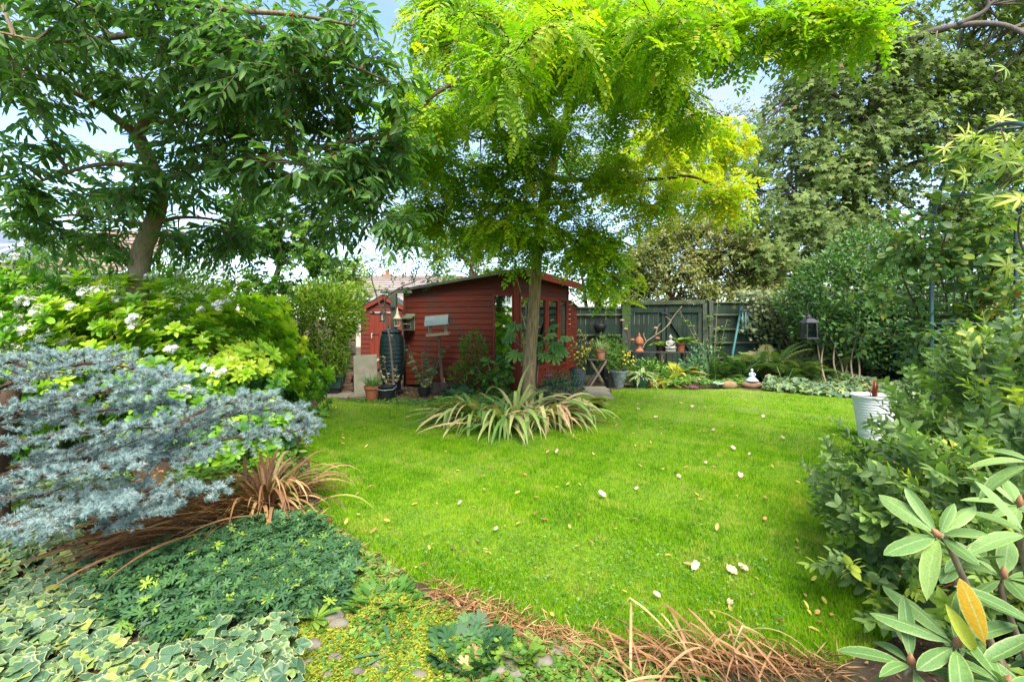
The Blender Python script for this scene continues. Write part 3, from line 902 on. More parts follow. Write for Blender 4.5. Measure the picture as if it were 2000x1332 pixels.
# right boundary with trellis
rb = fence('board_fence', 'grey green boundary fence half hidden behind the climber and the arch', (8.35, 11.1), (7.55, 4.2), 1.45, .15, rails=(.3, .8, 1.3), posts=(0.1, 2.0, 3.9, 5.8))
tr = thing('trellis', 'weathered square trellis on top of the boundary fence', 'trellis', (7.9, 7.6, 1.5))
ta, tb = Vector((8.3, 10.9, 0)), Vector((7.57, 4.3, 0)); tx = (tb - ta).normalized(); tl = (tb - ta).length
for z in (1.56, 1.72, 1.88, 2.04):
    MB().beam(ta + Vector((0, 0, z)), tb + Vector((0, 0, z)), .02, .025).build('slat', M_POST, tr)
for i in range(int(tl / .19)):
    p = ta + tx * (i * .19 + .05)
    MB().beam(p + Vector((-.016, 0, 1.49)), p + Vector((-.016, 0, 2.12)), .014, .025).build('slat', M_POST, tr)

# left: old horizontal plank screen
pf = thing('plank_screen', 'weathered screen of wide horizontal planks beside the small shed', 'screen', (-4.2, 9.9, 0))
for i in range(9):
    MB().box((-4.35 + random.uniform(-.01, .01), 9.9 + (i % 2) * .012, .12 + i * .15), (1.9, .03, .142), rx=-.05).build('plank', M_GREYW, pf, bevel=.004)
for xx in (-5.2, -3.48): MB().box((xx, 9.96, .7), (.08, .08, 1.4)).build('post', M_GREYW, pf)

# ================================================================== houses beyond
def courses(parent, a, b, up, nrow, mat, name='tile_course', th=.05):
    """overlapping tile courses from eave a-b up the slope vector"""
    a, b, up = Vector(a), Vector(b), Vector(up)
    nn = (b - a).cross(up).normalized()
    if nn.z < 0: nn = -nn
    for i in range(nrow):
        p = a + up * (i / nrow); q = b + up * (i / nrow); st = up / nrow * 1.12
        MB().add([p + nn * th, q + nn * th, q + st + nn * .01, p + st + nn * .01, p, q, q + st, p + st], [(0, 1, 2, 3), (0, 4, 5, 1), (1, 5, 6, 2), (2, 6, 7, 3), (3, 7, 4, 0)]).build(name, mat, parent)
hs = thing('house', 'distant bungalow with brown tiled roof and brick chimney beyond the red sheds', 'house', (-6.2, 27, 0))
e0, e1 = at(640, 583, 25), at(900, 590, 25)
e1.z = e0.z
MB().box((( e0.x + e1.x) / 2, 28.2, e0.z / 2), (e1.x - e0.x - .6, 5.8, e0.z)).build('wall', M_REND, hs)
up = Vector((0, 3.4, 1.55))
courses(hs, e0, e1, up, 9, M_ROOFT)
courses(hs, e1 + Vector((0, 6.8, 0)), e0 + Vector((0, 6.8, 0)), Vector((0, -3.4, 1.55)), 5, M_ROOFT)
MB().beam(e0 + Vector((0, -.05, -.06)), e1 + Vector((0, -.05, -.06)), .12, .16).build('gutter', M_ALU, hs)
cpos = at(757, 560, 28.4)
ch = MB().box((cpos.x, 28.4, cpos.z + .1), (.5, .5, 1.3)).build('chimney', M_BRICK, hs)
MB().lathe([(.1, 0), (.12, .03), (.1, .3), (.08, .3)], 10, (cpos.x, 28.4, cpos.z + .75)).build('chimney_pot', M_TERRA, ch)
hl = thing('house', 'neighbouring house roof with blue grey panels and pinkish tiles behind the choisya', 'house', (-17, 16, 0))
e0, e1 = Vector((-22.6, 13.6, 2.9)), Vector((-12.2, 14.2, 2.9))
MB().box((-17.4, 17.2, 1.45), (9.6, 6.2, 2.9), rz=.057).build('wall', M_REND, hl)
up = Vector((-.17, 3.0, 1.75))
courses(hl, e0, e1, up, 9, M_ROOFP)
nn = (e1 - e0).cross(up).normalized()
for i in range(4):
    for j in range(2):
        p = e0 + (e1 - e0) * (.08 + i * .165) + up * (.12 + j * .42)
        du, dv = (e1 - e0) * .155, up * .39
        o = MB().prism([p + nn * .12, p + du + nn * .12, p + du + dv + nn * .12, p + dv + nn * .12], nn * .04).build('roof_panel', M_SOLAR, hl)
        f = MB()
        for s0_, s1_ in ((p, p + du), (p + du, p + du + dv), (p + du + dv, p + dv), (p + dv, p)):
            f.beam(s0_ + nn * .155, s1_ + nn * .155, .05, .05)
        f.build('panel_trim', M_ALU, o)
MB().beam(e0 + up + nn * .05, e1 + up + nn * .05, .25, .14).build('ridge', M_ROOFP, hl)

# ================================================================== trees
LM_ROB = leafmat('golden_robinia_leaf', [(0, (.12, .25, .010)), (.4, (.21, .37, .012)), (.75, (.35, .46, .015)), (1, (.54, .50, .02))], rough=.5, transl=.5)
LM_COT = leafmat('dark_cotoneaster_leaf', [(0, (.045, .115, .038)), (.45, (.095, .205, .055)), (.85, (.165, .29, .06)), (.97, (.23, .33, .06)), (1, (.30, .16, .04))], rough=.45, transl=.5, spec=.3)
LM_SYC = leafmat('grey_green_maple_leaf', [(0, (.085, .13, .035)), (.5, (.15, .215, .06)), (.9, (.23, .30, .085)), (.95, (.26, .20, .08)), (1, (.30, .14, .05))], rough=.65, transl=.45, spec=.22)
LM_TWG = leafmat('tawny_leaf', [(0, (.13, .18, .04)), (.5, (.25, .28, .075)), (.85, (.36, .31, .13)), (1, (.42, .30, .17))], rough=.6, transl=.4)
LM_MID = leafmat('fresh_green_leaf', [(0, (.04, .11, .018)), (.5, (.08, .19, .02)), (1, (.19, .31, .03))], rough=.5, transl=.45)
LM_LIME = leafmat('lime_green_leaf', [(0, (.06, .14, .015)), (.5, (.17, .28, .02)), (.92, (.33, .40, .04)), (1, (.42, .36, .05))], rough=.5, transl=.45)
LM_CAM = leafmat('glossy_camellia_leaf', [(0, (.04, .095, .03)), (.6, (.085, .18, .05)), (1, (.17, .27, .06))], rough=.38, transl=.35, spec=.4)
LM_DKG = leafmat('dark_hedge_leaf', [(0, (.035, .08, .02)), (.6, (.075, .15, .03)), (1, (.14, .22, .04))], rough=.5, transl=.35)
BK_ROB = barkmat('robinia_bark', (.42, .29, .15), (.15, .10, .052), 11, 1.0)
BK_ROBB = barkmat('robinia_branch_bark', (.085, .058, .034), (.045, .03, .02), 16, .5)
BK_COT = barkmat('cotoneaster_bark', (.30, .22, .14), (.13, .092, .06), 18, .6, c3=(.22, .22, .13))
BK_GREY = barkmat('grey_bark', (.17, .15, .125), (.09, .075, .06), 14, .6)
BK_TWIG = barkmat('brown_twig', (.11, .075, .045), (.06, .04, .026), 20, .3)
BK_PALE = barkmat('pale_stem', (.30, .24, .16), (.19, .15, .10), 20, .3)

def px3(L_): return [at(*p) for p in L_]

def tree(name, label, trunk, tr, limbs, lr, bark, bbark, nseg=9, group=None, jit=.06, tsides=12):
    """trunk and main limbs; returns the thing and its skeleton points"""
    t = thing(name, label, 'tree', (trunk[0].x, trunk[0].y, 0), group)
    P = crom(trunk, nseg)
    MB().tube(P, tr, tsides, jit=jit).build('trunk', bark, t, smooth=True)
    skel = list(P[len(P) // 2:])
    for L_, r in zip(limbs, lr):
        Q = crom(L_, 7)
        MB().tube(Q, [r, r * .6, r * .25], 7, jit=.05).build('branch', bbark, t, smooth=True)
        skel += Q[2:]
    return t, skel

# ---------------------------------------------------------------- golden robinia on the lawn
rt = [Vector((.255, 7.55, -.05)), at(1034, 720, 7.5), at(1040, 640, 7.5), at(1046, 545, 7.5), at(1053, 460, 7.45), at(1066, 370, 7.4), at(1088, 290, 7.3), at(1104, 240, 7.2), at(1112, 170, 7.1), at(1110, 60, 7.0), at(1090, -120, 6.9)]
rl = [[(1108, 205, 7.1), (1150, 195, 6.6), (1210, 172, 5.7), (1310, 95, 4.8), (1460, 35, 4.4), (1600, 25, 4.1), (1690, 45, 3.95)],
      [(1070, 350, 7.35), (1180, 352, 6.9), (1290, 350, 6.6), (1350, 345, 6.4), (1420, 375, 6.2)],
      [(1058, 420, 7.4), (950, 355, 7.0), (890, 318, 6.8), (810, 320, 6.6)],
      [(1052, 470, 7.45), (960, 430, 7.2), (880, 430, 7.1), (800, 450, 7.0)],
      [(1100, 250, 7.2), (1010, 180, 6.2), (930, 150, 5.3), (850, 185, 4.8), (800, 240, 4.6)],
      [(1112, 160, 7.1), (1085, 105, 5.4), (1040, 85, 4.0), (990, 110, 3.1)],
      [(1050, 480, 7.45), (1110, 470, 7.0), (1160, 485, 6.7), (1195, 540, 6.4)],
      [(1062, 400, 7.4), (1150, 385, 8.0), (1260, 330, 9.0), (1400, 260, 9.6)],
      [(1108, 70, 7.0), (1000, -20, 6.4), (900, 0, 5.8), (830, 40, 5.4)],
      [(1110, 100, 7.05), (1230, 20, 6.2), (1350, -30, 5.4), (1480, 0, 4.8)],
      [(1100, 240, 7.2), (1180, 150, 6.6), (1290, 180, 6.0), (1370, 230, 5.7)],
      [(1112, 150, 7.1), (1150, 90, 5.2), (1230, 60, 3.9), (1300, 90, 3.4)],
      [(1052, 440, 7.4), (1000, 420, 6.6), (985, 440, 6.2)],
      [(1090, 280, 7.3), (1000, 260, 6.6), (930, 270, 6.2), (880, 230, 6.0)]]
rl = [px3(l) for l in rl]
rob, sk = tree('robinia_tree', 'golden green robinia with slender grey brown trunk growing through straw coloured leaves', rt, [.125, .10, .092, .086, .07, .05, .025], rl, [.05, .045, .035, .03, .045, .04, .022, .04, .035, .04, .03, .03, .018, .03], BK_ROB, BK_ROBB, jit=.10, tsides=16)
cl = clumps_along([rl[0]], .3, .36, .12, .3) + clumps_along(rl[1:2] + rl[3:], .32, .40, .22, .40) + clumps_along([rl[2]], .35, .4, .2, .42)
for x, y, d, r in [(1040, 250, 6.4, .55), (960, 230, 6.0, .5), (900, 90, 5.2, .5), (980, 60, 4.6, .45), (1060, 40, 4.4, .45), (1140, 40, 4.4, .45), (1080, 130, 4.4, .4), (1010, 170, 4.2, .38), (940, 130, 4.4, .4),
                   (1150, 110, 4.2, .36), (1200, 130, 5.0, .42), (1230, 230, 5.6, .42), (1290, 120, 4.8, .4), (1330, 170, 5.0, .36), (1380, 60, 4.6, .4), (1300, 30, 4.6, .45), (1340, 230, 5.4, .3), (1280, 260, 6.0, .4),
                   (1080, 440, 6.7, .4), (1020, 470, 6.6, .34), (1120, 430, 6.5, .38), (1060, 490, 6.5, .28), (1170, 440, 6.6, .38), (1195, 500, 6.5, .32), (1212, 555, 6.4, .25), (1165, 540, 6.5, .22), (1175, 470, 6.6, .3), (1215, 590, 6.4, .14),
                   (960, 400, 6.8, .42), (900, 380, 6.8, .4), (850, 410, 6.9, .38), (870, 450, 7.1, .34), (930, 455, 7.3, .34), (830, 370, 6.7, .4),
                   (1290, 400, 6.5, .36), (1250, 430, 6.7, .34), (1330, 380, 6.3, .34), (1380, 385, 6.2, .3), (1420, 380, 6.1, .24), (1230, 350, 6.8, .38), (1330, 300, 9.3, .6), (1400, 290, 9.5, .5), (1280, 260, 9.0, .5), (1440, 245, 9.6, .35), (1380, 330, 9.4, .5), (1320, 340, 9.2, .5), (1420, 300, 9.5, .4),
                   (820, 260, 5.4, .38), (860, 310, 5.8, .38), (800, 200, 5.2, .3), (870, 30, 5.4, .42), (830, 60, 5.4, .3), (1560, 40, 4.2, .3), (1640, 70, 4.0, .26), (1600, 0, 4.0, .35), (1500, 40, 4.3, .32), (1440, 90, 4.6, .28), (1685, 60, 3.9, .2), (1700, 30, 3.9, .2),
                   (800, 410, 7.2, .3), (780, 450, 7.4, .3), (800, 320, 6.6, .35), (840, 220, 5.4, .35), (780, 270, 5.6, .28), (1130, 300, 7.6, .42), (1010, 330, 7.4, .42), (1000, 390, 6.6, .36), (1050, 405, 6.4, .34), (1105, 370, 6.6, .36), (1150, 340, 6.8, .38), (980, 455, 6.8, .34), (1040, 445, 6.3, .28), (1080, 300, 6.5, .38), (940, 330, 6.4, .4), (1010, 290, 6.2, .38), (880, 350, 6.4, .36), (1060, 350, 6.4, .32), (1110, 250, 6.2, .36), (820, 310, 6.2, .34), (1200, 300, 6.6, .38), (1240, 380, 6.4, .34), (1130, 480, 6.5, .28), (1085, 500, 6.6, .22), (1010, 505, 6.7, .22)]:
    cl.append((at(x, y, d), r))
mb = MB(); linkers(mb, cl, sk, .010); o = mb.build('branchlet_mass', BK_ROBB, rob); o['kind'] = 'stuff'
p, d, u, ti, (s0, s1) = grow(cl, 15, 6, leafdroop=.18, twigdroop=.14, flat=.65, upn=.55)
keep = RG.random(len(p)) < .93
p, d, u, ti = p[keep], d[keep], u[keep], ti[keep]
ti = np.clip(ti + np.where((p[:, 0] > 1.6) & (p[:, 1] > 5.6), .35, 0) + (p[:, 2] > 4.2) * .08, 0, 1)  # backlit gold painted into the tint at rear right; slightly yellower high up too
twigmesh('twig_mass', s0, s1, .005, BK_ROBB, rob)
lo = [pinnate(5, leaf0(.64, .1, .05), .31, .25 + .15 * k, nst=1) for k in range(4)]
hi = [pinnate(7, leaf1(.56, .08, .1, .5), .25, .2 + .15 * k) for k in range(5)]
u = outward(u, p, (.3, 7.4), .5, .3)
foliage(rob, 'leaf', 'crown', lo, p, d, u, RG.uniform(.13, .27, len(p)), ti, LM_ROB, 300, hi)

# ---------------------------------------------------------------- dark cotoneaster on the left
ct = [at(262, 640, 4.8) * 1.0, at(270, 540, 4.8), at(292, 455, 4.75), at(310, 400, 4.7), at(302, 340, 4.65), at(268, 262, 4.55)]
ct[0].z = -.05
cll = [[(268, 264, 4.55), (315, 195, 4.4), (362, 140, 4.2), (330, 95, 4.0), (295, 62, 3.8), (330, 10, 3.5), (350, -60, 3.3)],
       [(268, 264, 4.55), (190, 205, 4.3), (110, 165, 4.0), (30, 140, 3.8), (-60, 110, 3.6)],
       [(325, 350, 4.65), (400, 325, 4.4), (500, 310, 4.1), (590, 322, 3.9), (700, 340, 3.8)],
       [(300, 440, 4.75), (350, 425, 4.9), (420, 430, 5.1), (470, 450, 5.3)],
       [(362, 140, 4.2), (440, 130, 3.9), (530, 145, 3.7), (620, 170, 3.6)],
       [(295, 62, 3.8), (230, 40, 3.5), (150, 5, 3.2), (80, -30, 3.0)],
       [(285, 240, 4.5), (350, 238, 4.4), (430, 262, 4.2), (520, 275, 4.2)],
       [(330, 95, 4.0), (420, 80, 3.6), (540, 90, 3.4), (660, 120, 3.4), (760, 160, 3.5)],
       [(295, 62, 3.8), (210, 75, 3.6), (90, 80, 3.3), (-20, 60, 3.1)],
       [(340, 0, 3.5), (460, 20, 3.3), (580, 30, 3.2), (690, 50, 3.3)],
       [(300, 330, 4.65), (210, 320, 4.4), (120, 340, 4.2), (40, 370, 4.1)],
       [(500, 310, 4.1), (620, 290, 3.9), (730, 270, 3.8), (790, 290, 3.8)],
       [(295, 440, 4.75), (230, 430, 4.7), (150, 420, 4.6), (70, 430, 4.5)],
       [(500, 310, 4.1), (600, 360, 4.2), (690, 390, 4.2), (740, 400, 4.2)]]
cll = [px3(l) for l in cll]
cot, sk = tree('cotoneaster_tree', 'dark leaved cotoneaster with crooked trunk and red berries behind the white flowering bush', ct, [.105, .095, .085, .075, .07, .062], cll, [.05, .042, .038, .026, .03, .03, .03, .03, .026, .03, .03, .028, .025, .025], BK_COT, BK_COT, jit=.08)
cl = clumps_along(cll, .22, .27, .2, .38)
for x, y, d, r in [(60, 60, 3.6, .4), (150, 120, 3.8, .4), (60, 230, 4.0, .35), (180, 300, 4.6, .3), (100, 290, 4.2, .32), (40, 330, 4.0, .3), (420, 200, 4.6, .35), (520, 220, 4.8, .4), (480, 380, 5.2, .4), (560, 250, 4.4, .35), (640, 230, 4.0, .33),
                   (680, 200, 3.8, .33), (720, 110, 3.6, .32), (690, 20, 3.5, .3), (620, 70, 3.6, .35), (520, 50, 3.6, .35), (440, 40, 3.6, .35), (250, 140, 4.2, .35), (180, 60, 3.8, .35), (770, 250, 3.8, .25), (790, 200, 3.7, .22), (760, 330, 3.9, .3),
                   (700, 300, 4.0, .32), (640, 350, 4.3, .32), (560, 350, 4.4, .3), (380, 370, 5.0, .32), (420, 320, 4.8, .3), (240, 380, 4.9, .28), (170, 400, 4.8, .26), (90, 390, 4.6, .24), (350, 470, 5.3, .3), (420, 480, 5.6, .32), (600, 150, 3.9, .33), (20, 120, 3.4, .33), (560, 130, 4.6, .4), (480, 140, 4.6, .4), (30, 440, 4.4, .24), (110, 450, 4.7, .26), (190, 460, 4.9, .28), (60, 410, 4.3, .24), (150, 490, 5.2, .28), (230, 500, 5.3, .28), (20, 300, 3.9, .28), (60, 480, 5.0, .22), (290, 400, 4.4, .2), (330, 460, 4.5, .18), (280, 330, 4.2, .2), (350, 380, 4.5, .22)]:
    cl.append((at(x, y, d), r))
mb = MB(); linkers(mb, cl, sk, .009); o = mb.build('branchlet_mass', BK_COT, cot); o['kind'] = 'stuff'
p, d, u, ti, (s0, s1) = grow(cl, 18, 9, leafdroop=.45, twigdroop=.15, flat=.55, upn=.55)
twigmesh('twig_mass', s0, s1, .0035, BK_COT, cot)
lt = [leaf4(.34, .15, .15), leaf4(.40, .2, .25), leaf4(.30, .1, .1)]
u = outward(u, p, (-3.6, 4.6), .45, .2)
foliage(cot, 'leaf', 'crown', lt, p, d, u, RG.uniform(.07, .125, len(p)), ti, LM_COT, 300, [leaf2(.36, .12, .2), leaf2(.40, .18, .28), leaf2(.32, .1, .12)])
M_BERRY = pmat('red_berry', (.45, .03, .02), (.3, .02, .015), rough=.3)
k = RG.choice(len(s1), 110, replace=False)
bp = np.repeat(s1[k], 6, 0) + RG.normal(size=(660, 3)) * .014
ico = T([(0, 0, 1), (.9, 0, .4), (.28, .85, .4), (-.72, .53, .4), (-.72, -.53, .4), (.28, -.85, .4), (0, 0, -1)], [(0, 1, 2), (0, 2, 3), (0, 3, 4), (0, 4, 5), (0, 5, 1), (6, 2, 1), (6, 3, 2), (6, 4, 3), (6, 5, 4), (6, 1, 5)])
joined('berry_mass', [ico], bp, rsph(660), rsph(660), np.full(660, .006), np.zeros(660), M_BERRY, cot, smooth=True)

# ---------------------------------------------------------------- small maple-like tree by the path
tt = [Vector((-3.86, 7.2, -.05)), at(520, 620, 7.2), at(528, 570, 7.2), at(545, 520, 7.2), at(548, 440, 7.2), at(560, 380, 7.1)]
tl_ = [[(545, 520, 7.2), (580, 500, 7.1), (620, 480, 7.0), (660, 450, 6.9)], [(522, 610, 7.2), (535, 570, 7.1), (540, 540, 7.1), (548, 480, 7.0)], [(548, 450, 7.2), (500, 420, 7.1), (460, 400, 7.0)], [(558, 390, 7.1), (610, 370, 7.0), (660, 380, 6.9)], [(545, 510, 7.2), (500, 490, 7.3), (470, 470, 7.3)]]
tl_ = [px3(l) for l in tl_]
smt, sk = tree('small_tree', 'young multi stemmed tree with lobed green leaves left of the small shed', tt, [.062, .055, .045, .035, .02], tl_, [.03, .028, .018, .015, .02], BK_GREY, BK_GREY)
cl = clumps_along(tl_, .4, .3, .15, .34)
for x, y, d, r in [(560, 420, 7.0, .4), (610, 430, 6.9, .4), (520, 380, 7.1, .38), (600, 500, 7.0, .33), (650, 510, 6.9, .28), (500, 460, 7.2, .35), (560, 350, 7.0, .35), (640, 400, 7.0, .35), (470, 430, 7.4, .35), (560, 480, 7.3, .35)]:
    cl.append((at(x, y, d), r))
mb = MB(); linkers(mb, cl, sk, .007); o = mb.build('branchlet_mass', BK_GREY, smt); o['kind'] = 'stuff'
p, d, u, ti, (s0, s1) = grow(cl, 18, 6, leafdroop=.5, twigdroop=.2, flat=.7)
twigmesh('twig_mass', s0, s1, .004, BK_GREY, smt)
pal5 = palmate([(-105, .45), (-52, .62), (0, .68), (52, .62), (105, .45)], .55, .3)
foliage(smt, 'leaf', 'crown', [pal5], p, d, u, RG.uniform(.09, .15, len(p)), ti, LM_MID)

# ---------------------------------------------------------------- big grey green tree beyond the fence, right
bt = [Vector((10.5, 14.6, -.05)), at(1640, 600, 14.6), at(1650, 500, 14.5), at(1680, 380, 14.3), at(1700, 250, 14.0), at(1720, 100, 13.6), at(1740, -150, 13.2)]
bl_ = [[(1650, 480, 14.5), (1560, 400, 14.2), (1480, 370, 14)], [(1680, 380, 14.3), (1780, 320, 13.6), (1880, 300, 13)], [(1700, 260, 14.0), (1620, 180, 13.7), (1540, 190, 13.4)],
       [(1720, 110, 13.6), (1830, 60, 12.6), (1960, 50, 11.8), (2060, 110, 11.2)], [(1720, 60, 13.6), (1640, 0, 13.3), (1580, 60, 13)], [(1690, 330, 14.2), (1800, 420, 13.8), (1900, 430, 13.4)], [(1870, 50, 12.3), (1930, 10, 12), (1880, -60, 12)],
       [(1650, 520, 14.5), (1560, 510, 14.0), (1490, 520, 13.6)], [(1655, 470, 14.5), (1740, 500, 14.0), (1800, 520, 13.8)]]
bl_ = [px3(l) for l in bl_]
syc, sk = tree('maple_tree', 'tall grey green maple with rusty patches rising beyond the back fence', bt, [.30, .26, .22, .18, .14, .08], bl_, [.10, .11, .10, .13, .09, .09, .08, .07, .07], BK_GREY, BK_GREY)
cl = []
for _ in range(900):
    x = random.uniform(1420, 2080); y = random.uniform(-60, 600)
    # outline: right of a line running from the upper left corner of the crown down to its foot
    left = np.interp(y, [-60, 100, 160, 250, 330, 480, 600], [1560, 1545, 1500, 1450, 1430, 1440, 1500])
    if x < left + random.uniform(0, 40): continue
    if 1760 < x < 1900 and 0 < y < 70 and random.random() < .75: continue
    if y > 380 and x > 1700 and random.random() < .35: continue
    cl.append((at(x, y, random.uniform(12.3, 15.2)), random.uniform(.55, .95)))
cl = cl[:540]
mb = MB(); linkers(mb, cl, sk, .02); o = mb.build('branchlet_mass', BK_GREY, syc); o['kind'] = 'stuff'
p, d, u, ti, (s0, s1) = grow(cl, 16, 5, leafdroop=.5, twigdroop=.15, flat=.8)
twigmesh('twig_mass', s0[::2], s1[::2], .008, BK_GREY, syc)
u = outward(u, p, (10.8, 16.5), 1.3, .1)
foliage(syc, 'leaf', 'crown', [palmate([(-105, .5), (-52, .66), (0, .74), (52, .66), (105, .5)], .55, .04), palmate([(-95, .5), (-40, .7), (20, .72), (80, .55)], .6, .04)], p, d, u, RG.uniform(.13, .23, len(p)), ti, LM_SYC)

# ---------------------------------------------------------------- twiggy tawny tree beyond the gate
def twiggy(name, label, base, stems, cl, mat, bark, size, tw=16, per=6, group=None, r0=.05, flat=.9, temps=None, upn=.7, droop=.3):
    t = thing(name, label, 'tree', base, group); sk = []
    for i, s_ in enumerate(stems):
        Q = crom(s_, 6); MB().tube(Q, [r0 * (1 if i == 0 else .7), r0 * .25], 6, jit=.06).build('trunk' if i == 0 else 'branch', bark, t, smooth=True); sk += Q[3:]
    mb = MB(); linkers(mb, cl, sk, r0 * .2); o = mb.build('branchlet_mass', bark, t); o['kind'] = 'stuff'
    p, d, u, ti, (s0, s1) = grow(cl, tw, per, leafdroop=droop, twigdroop=.1, flat=flat, upn=upn)
    twigmesh('twig_mass', s0[::2], s1[::2], r0 * .09, bark, t)
    u = outward(u, p, (base[0], base[1] + .8), .6, .1)
    foliage(t, 'leaf', 'crown', temps or [leaf0(.5, .15, .1)], p, d, u, RG.uniform(size[0], size[1], len(p)), ti, mat)
    return t
cl = []
for _ in range(230):
    x = random.uniform(1225, 1530); y = random.uniform(395, 600)
    if y < np.interp(x, [1225, 1300, 1400, 1470, 1530], [520, 430, 400, 440, 530]): continue
    cl.append((at(x, y, random.uniform(12.3, 14)), random.uniform(.35, .6)))
st = [[Vector((4.9, 13, 0)), at(1310, 590, 13), at(1305, 520, 13), at(1290, 450, 13), at(1275, 400, 13)]] + [px3(s_) for s_ in ([(1312, 590, 13), (1330, 520, 13), (1350, 460, 13), (1360, 420, 13)], [(1315, 590, 13), (1365, 530, 12.8), (1420, 480, 12.6)], [(1312, 580, 13), (1290, 530, 13.2), (1260, 500, 13.3)], [(1340, 500, 13), (1390, 440, 13), (1440, 420, 13)])]
twiggy('tawny_tree', 'twiggy tree with tawny small leaves and dark stems beyond the gate', (4.9, 13, 0), st, cl, LM_TWG, BK_TWIG, (.07, .12), 28, 7, r0=.07)
# dark brown topped tree far behind the robinia
cl = [(at(random.uniform(1360, 1500), random.uniform(205, 400), random.uniform(15.5, 17)), random.uniform(.5, .8)) for _ in range(45)]
twiggy('far_tree', 'brownish tree top showing between the golden robinia and the maple', (7.2, 16.5, 0), [[Vector((7.2, 16.5, 0)), at(1400, 500, 16.5), at(1410, 350, 16.5), at(1420, 240, 16.3)]], cl, LM_TWG, BK_TWIG, (.08, .13), 14, 5, r0=.10)
# green trees right behind the low fence
cl = [(at(random.uniform(1110, 1270), random.uniform(470, 600), random.uniform(12.6, 14)), random.uniform(.35, .55)) for _ in range(34)]
twiggy('hedge_tree', 'dark green bushy tree behind the low fence beside the summer house', (2.5, 13.2, 0), [[Vector((2.5, 13.2, 0)), at(1165, 600, 13.2), at(1170, 520, 13.2), at(1190, 460, 13.2)], px3([(1150, 640, 13.2), (1140, 560, 13), (1130, 500, 13)])], cl, LM_DKG, BK_TWIG, (.08, .13), 22, 7, r0=.09)
# trees behind the sheds
cl = [(at(random.uniform(820, 1020), random.uniform(430, 545), random.uniform(13, 15)), random.uniform(.35, .6)) for _ in range(34)]
twiggy('hedge_tree', 'yellow green tree standing behind the summer house roof', (-1.2, 14, 0), [[Vector((-1.2, 14, 0)), at(920, 560, 14), at(925, 480, 14), at(940, 440, 14)]], cl, LM_LIME, BK_TWIG, (.09, .14), 26, 7, r0=.09)
cl = [(at(random.uniform(590, 715), random.uniform(500, 600), random.uniform(12.5, 13.5)), random.uniform(.35, .55)) for _ in range(26)]
twiggy('hedge_tree', 'yellow green tree behind the plank screen left of the tiled roof', (-5.0, 13, 0), [[Vector((-5.0, 13, 0)), at(655, 620, 13), at(650, 550, 13), at(660, 510, 13)]], cl, LM_LIME, BK_TWIG, (.08, .13), 24, 7, r0=.08)
# slender sapling with small leaves by the water butt
cl = [(at(x, y, d_), r) for x, y, d_, r in [(740, 500, 7.9, .25), (770, 520, 7.9, .26), (720, 520, 8, .22), (800, 530, 7.8, .26), (835, 545, 7.8, .2), (790, 560, 7.8, .16), (745, 470, 8, .25), (780, 470, 7.9, .25), (750, 565, 7.8, .15), (820, 500, 7.9, .25), (700, 500, 8, .2)]]
twiggy('sapling', 'thin crooked sapling with fine leaves in front of the water butt', (-2.06, 8.0, 0), [[Vector((-2.06, 8.0, -.03)), at(766, 710, 8), at(758, 645, 8), at(738, 585, 8), at(726, 540, 8), at(742, 520, 8)], px3([(758, 640, 8), (752, 600, 7.95), (756, 580, 7.9), (785, 560, 7.9), (808, 552, 7.9)])], cl, LM_MID, BK_GREY, (.035, .06), 14, 6, r0=.028)

# ================================================================== shrubs and border plants
LM_CHO = leafmat('choisya_leaf', [(0, (.03, .11, .03)), (.3, (.07, .20, .03)), (.5, (.17, .37, .03)), (.75, (.36, .54, .03)), (1, (.52, .60, .05))], rough=.35, transl=.35, spec=.5)
LM_SPR = leafmat('blue_spruce_needle', [(0, (.15, .225, .225)), (.5, (.24, .335, .335)), (1, (.36, .44, .43))], rough=.6, transl=.12)
LM_DEAD = leafmat('rusty_dead_blade', [(0, (.11, .048, .024)), (.4, (.23, .11, .046)), (.75, (.38, .22, .10)), (.92, (.48, .34, .16)), (1, (.24, .26, .05))], rough=.6, transl=.25, spot=.2)
LM_STRAW = leafmat('straw_dead_blade', [(0, (.20, .085, .04)), (.4, (.38, .19, .085)), (.8, (.52, .32, .16)), (1, (.42, .36, .14))], rough=.55, transl=.25, spot=.15)
LM_IRIS = leafmat('fading_strap_leaf', [(0, (.07, .17, .035)), (.3, (.15, .27, .06)), (.55, (.34, .38, .12)), (.8, (.52, .42, .20)), (1, (.48, .27, .17))], rough=.5, transl=.3, spot=.15)
LM_GER = leafmat('dark_geranium_leaf', [(0, (.026, .075, .030)), (.6, (.05, .13, .045)), (.93, (.08, .18, .05)), (.96, (.22, .36, .04)), (1, (.30, .42, .05))], rough=.55, transl=.25)
LM_IVY = leafmat('variegated_ivy_leaf', [(0, (.05, .11, .06)), (.6, (.085, .165, .085)), (.85, (.14, .24, .08)), (1, (.30, .36, .07))], rough=.45, transl=.25, edge=(.42, .43, .18), edge_lo=.5, edge_hi=1.0)
LM_IVYG = leafmat('green_ivy_leaf', [(0, (.045, .075, .03)), (.5, (.10, .14, .05)), (.9, (.20, .22, .08)), (1, (.28, .26, .12))], rough=.45, transl=.25)
LM_HYP = leafmat('hypericum_leaf', [(0, (.06, .105, .04)), (.4, (.115, .185, .065)), (.7, (.18, .29, .07)), (.9, (.31, .43, .06)), (1, (.44, .48, .07))], rough=.5, transl=.38, spec=.3)
LM_RHO = leafmat('rhododendron_leaf', [(0, (.06, .13, .035)), (.5, (.105, .20, .055)), (.85, (.18, .29, .085)), (.93, (.28, .32, .03)), (1, (.36, .22, .015))], rough=.5, transl=.18, spec=.3, edge=(.34, .40, .13), edge_lo=.8, edge_hi=1.1, spot=.15, rib=(.26, .34, .13), bump=.06)
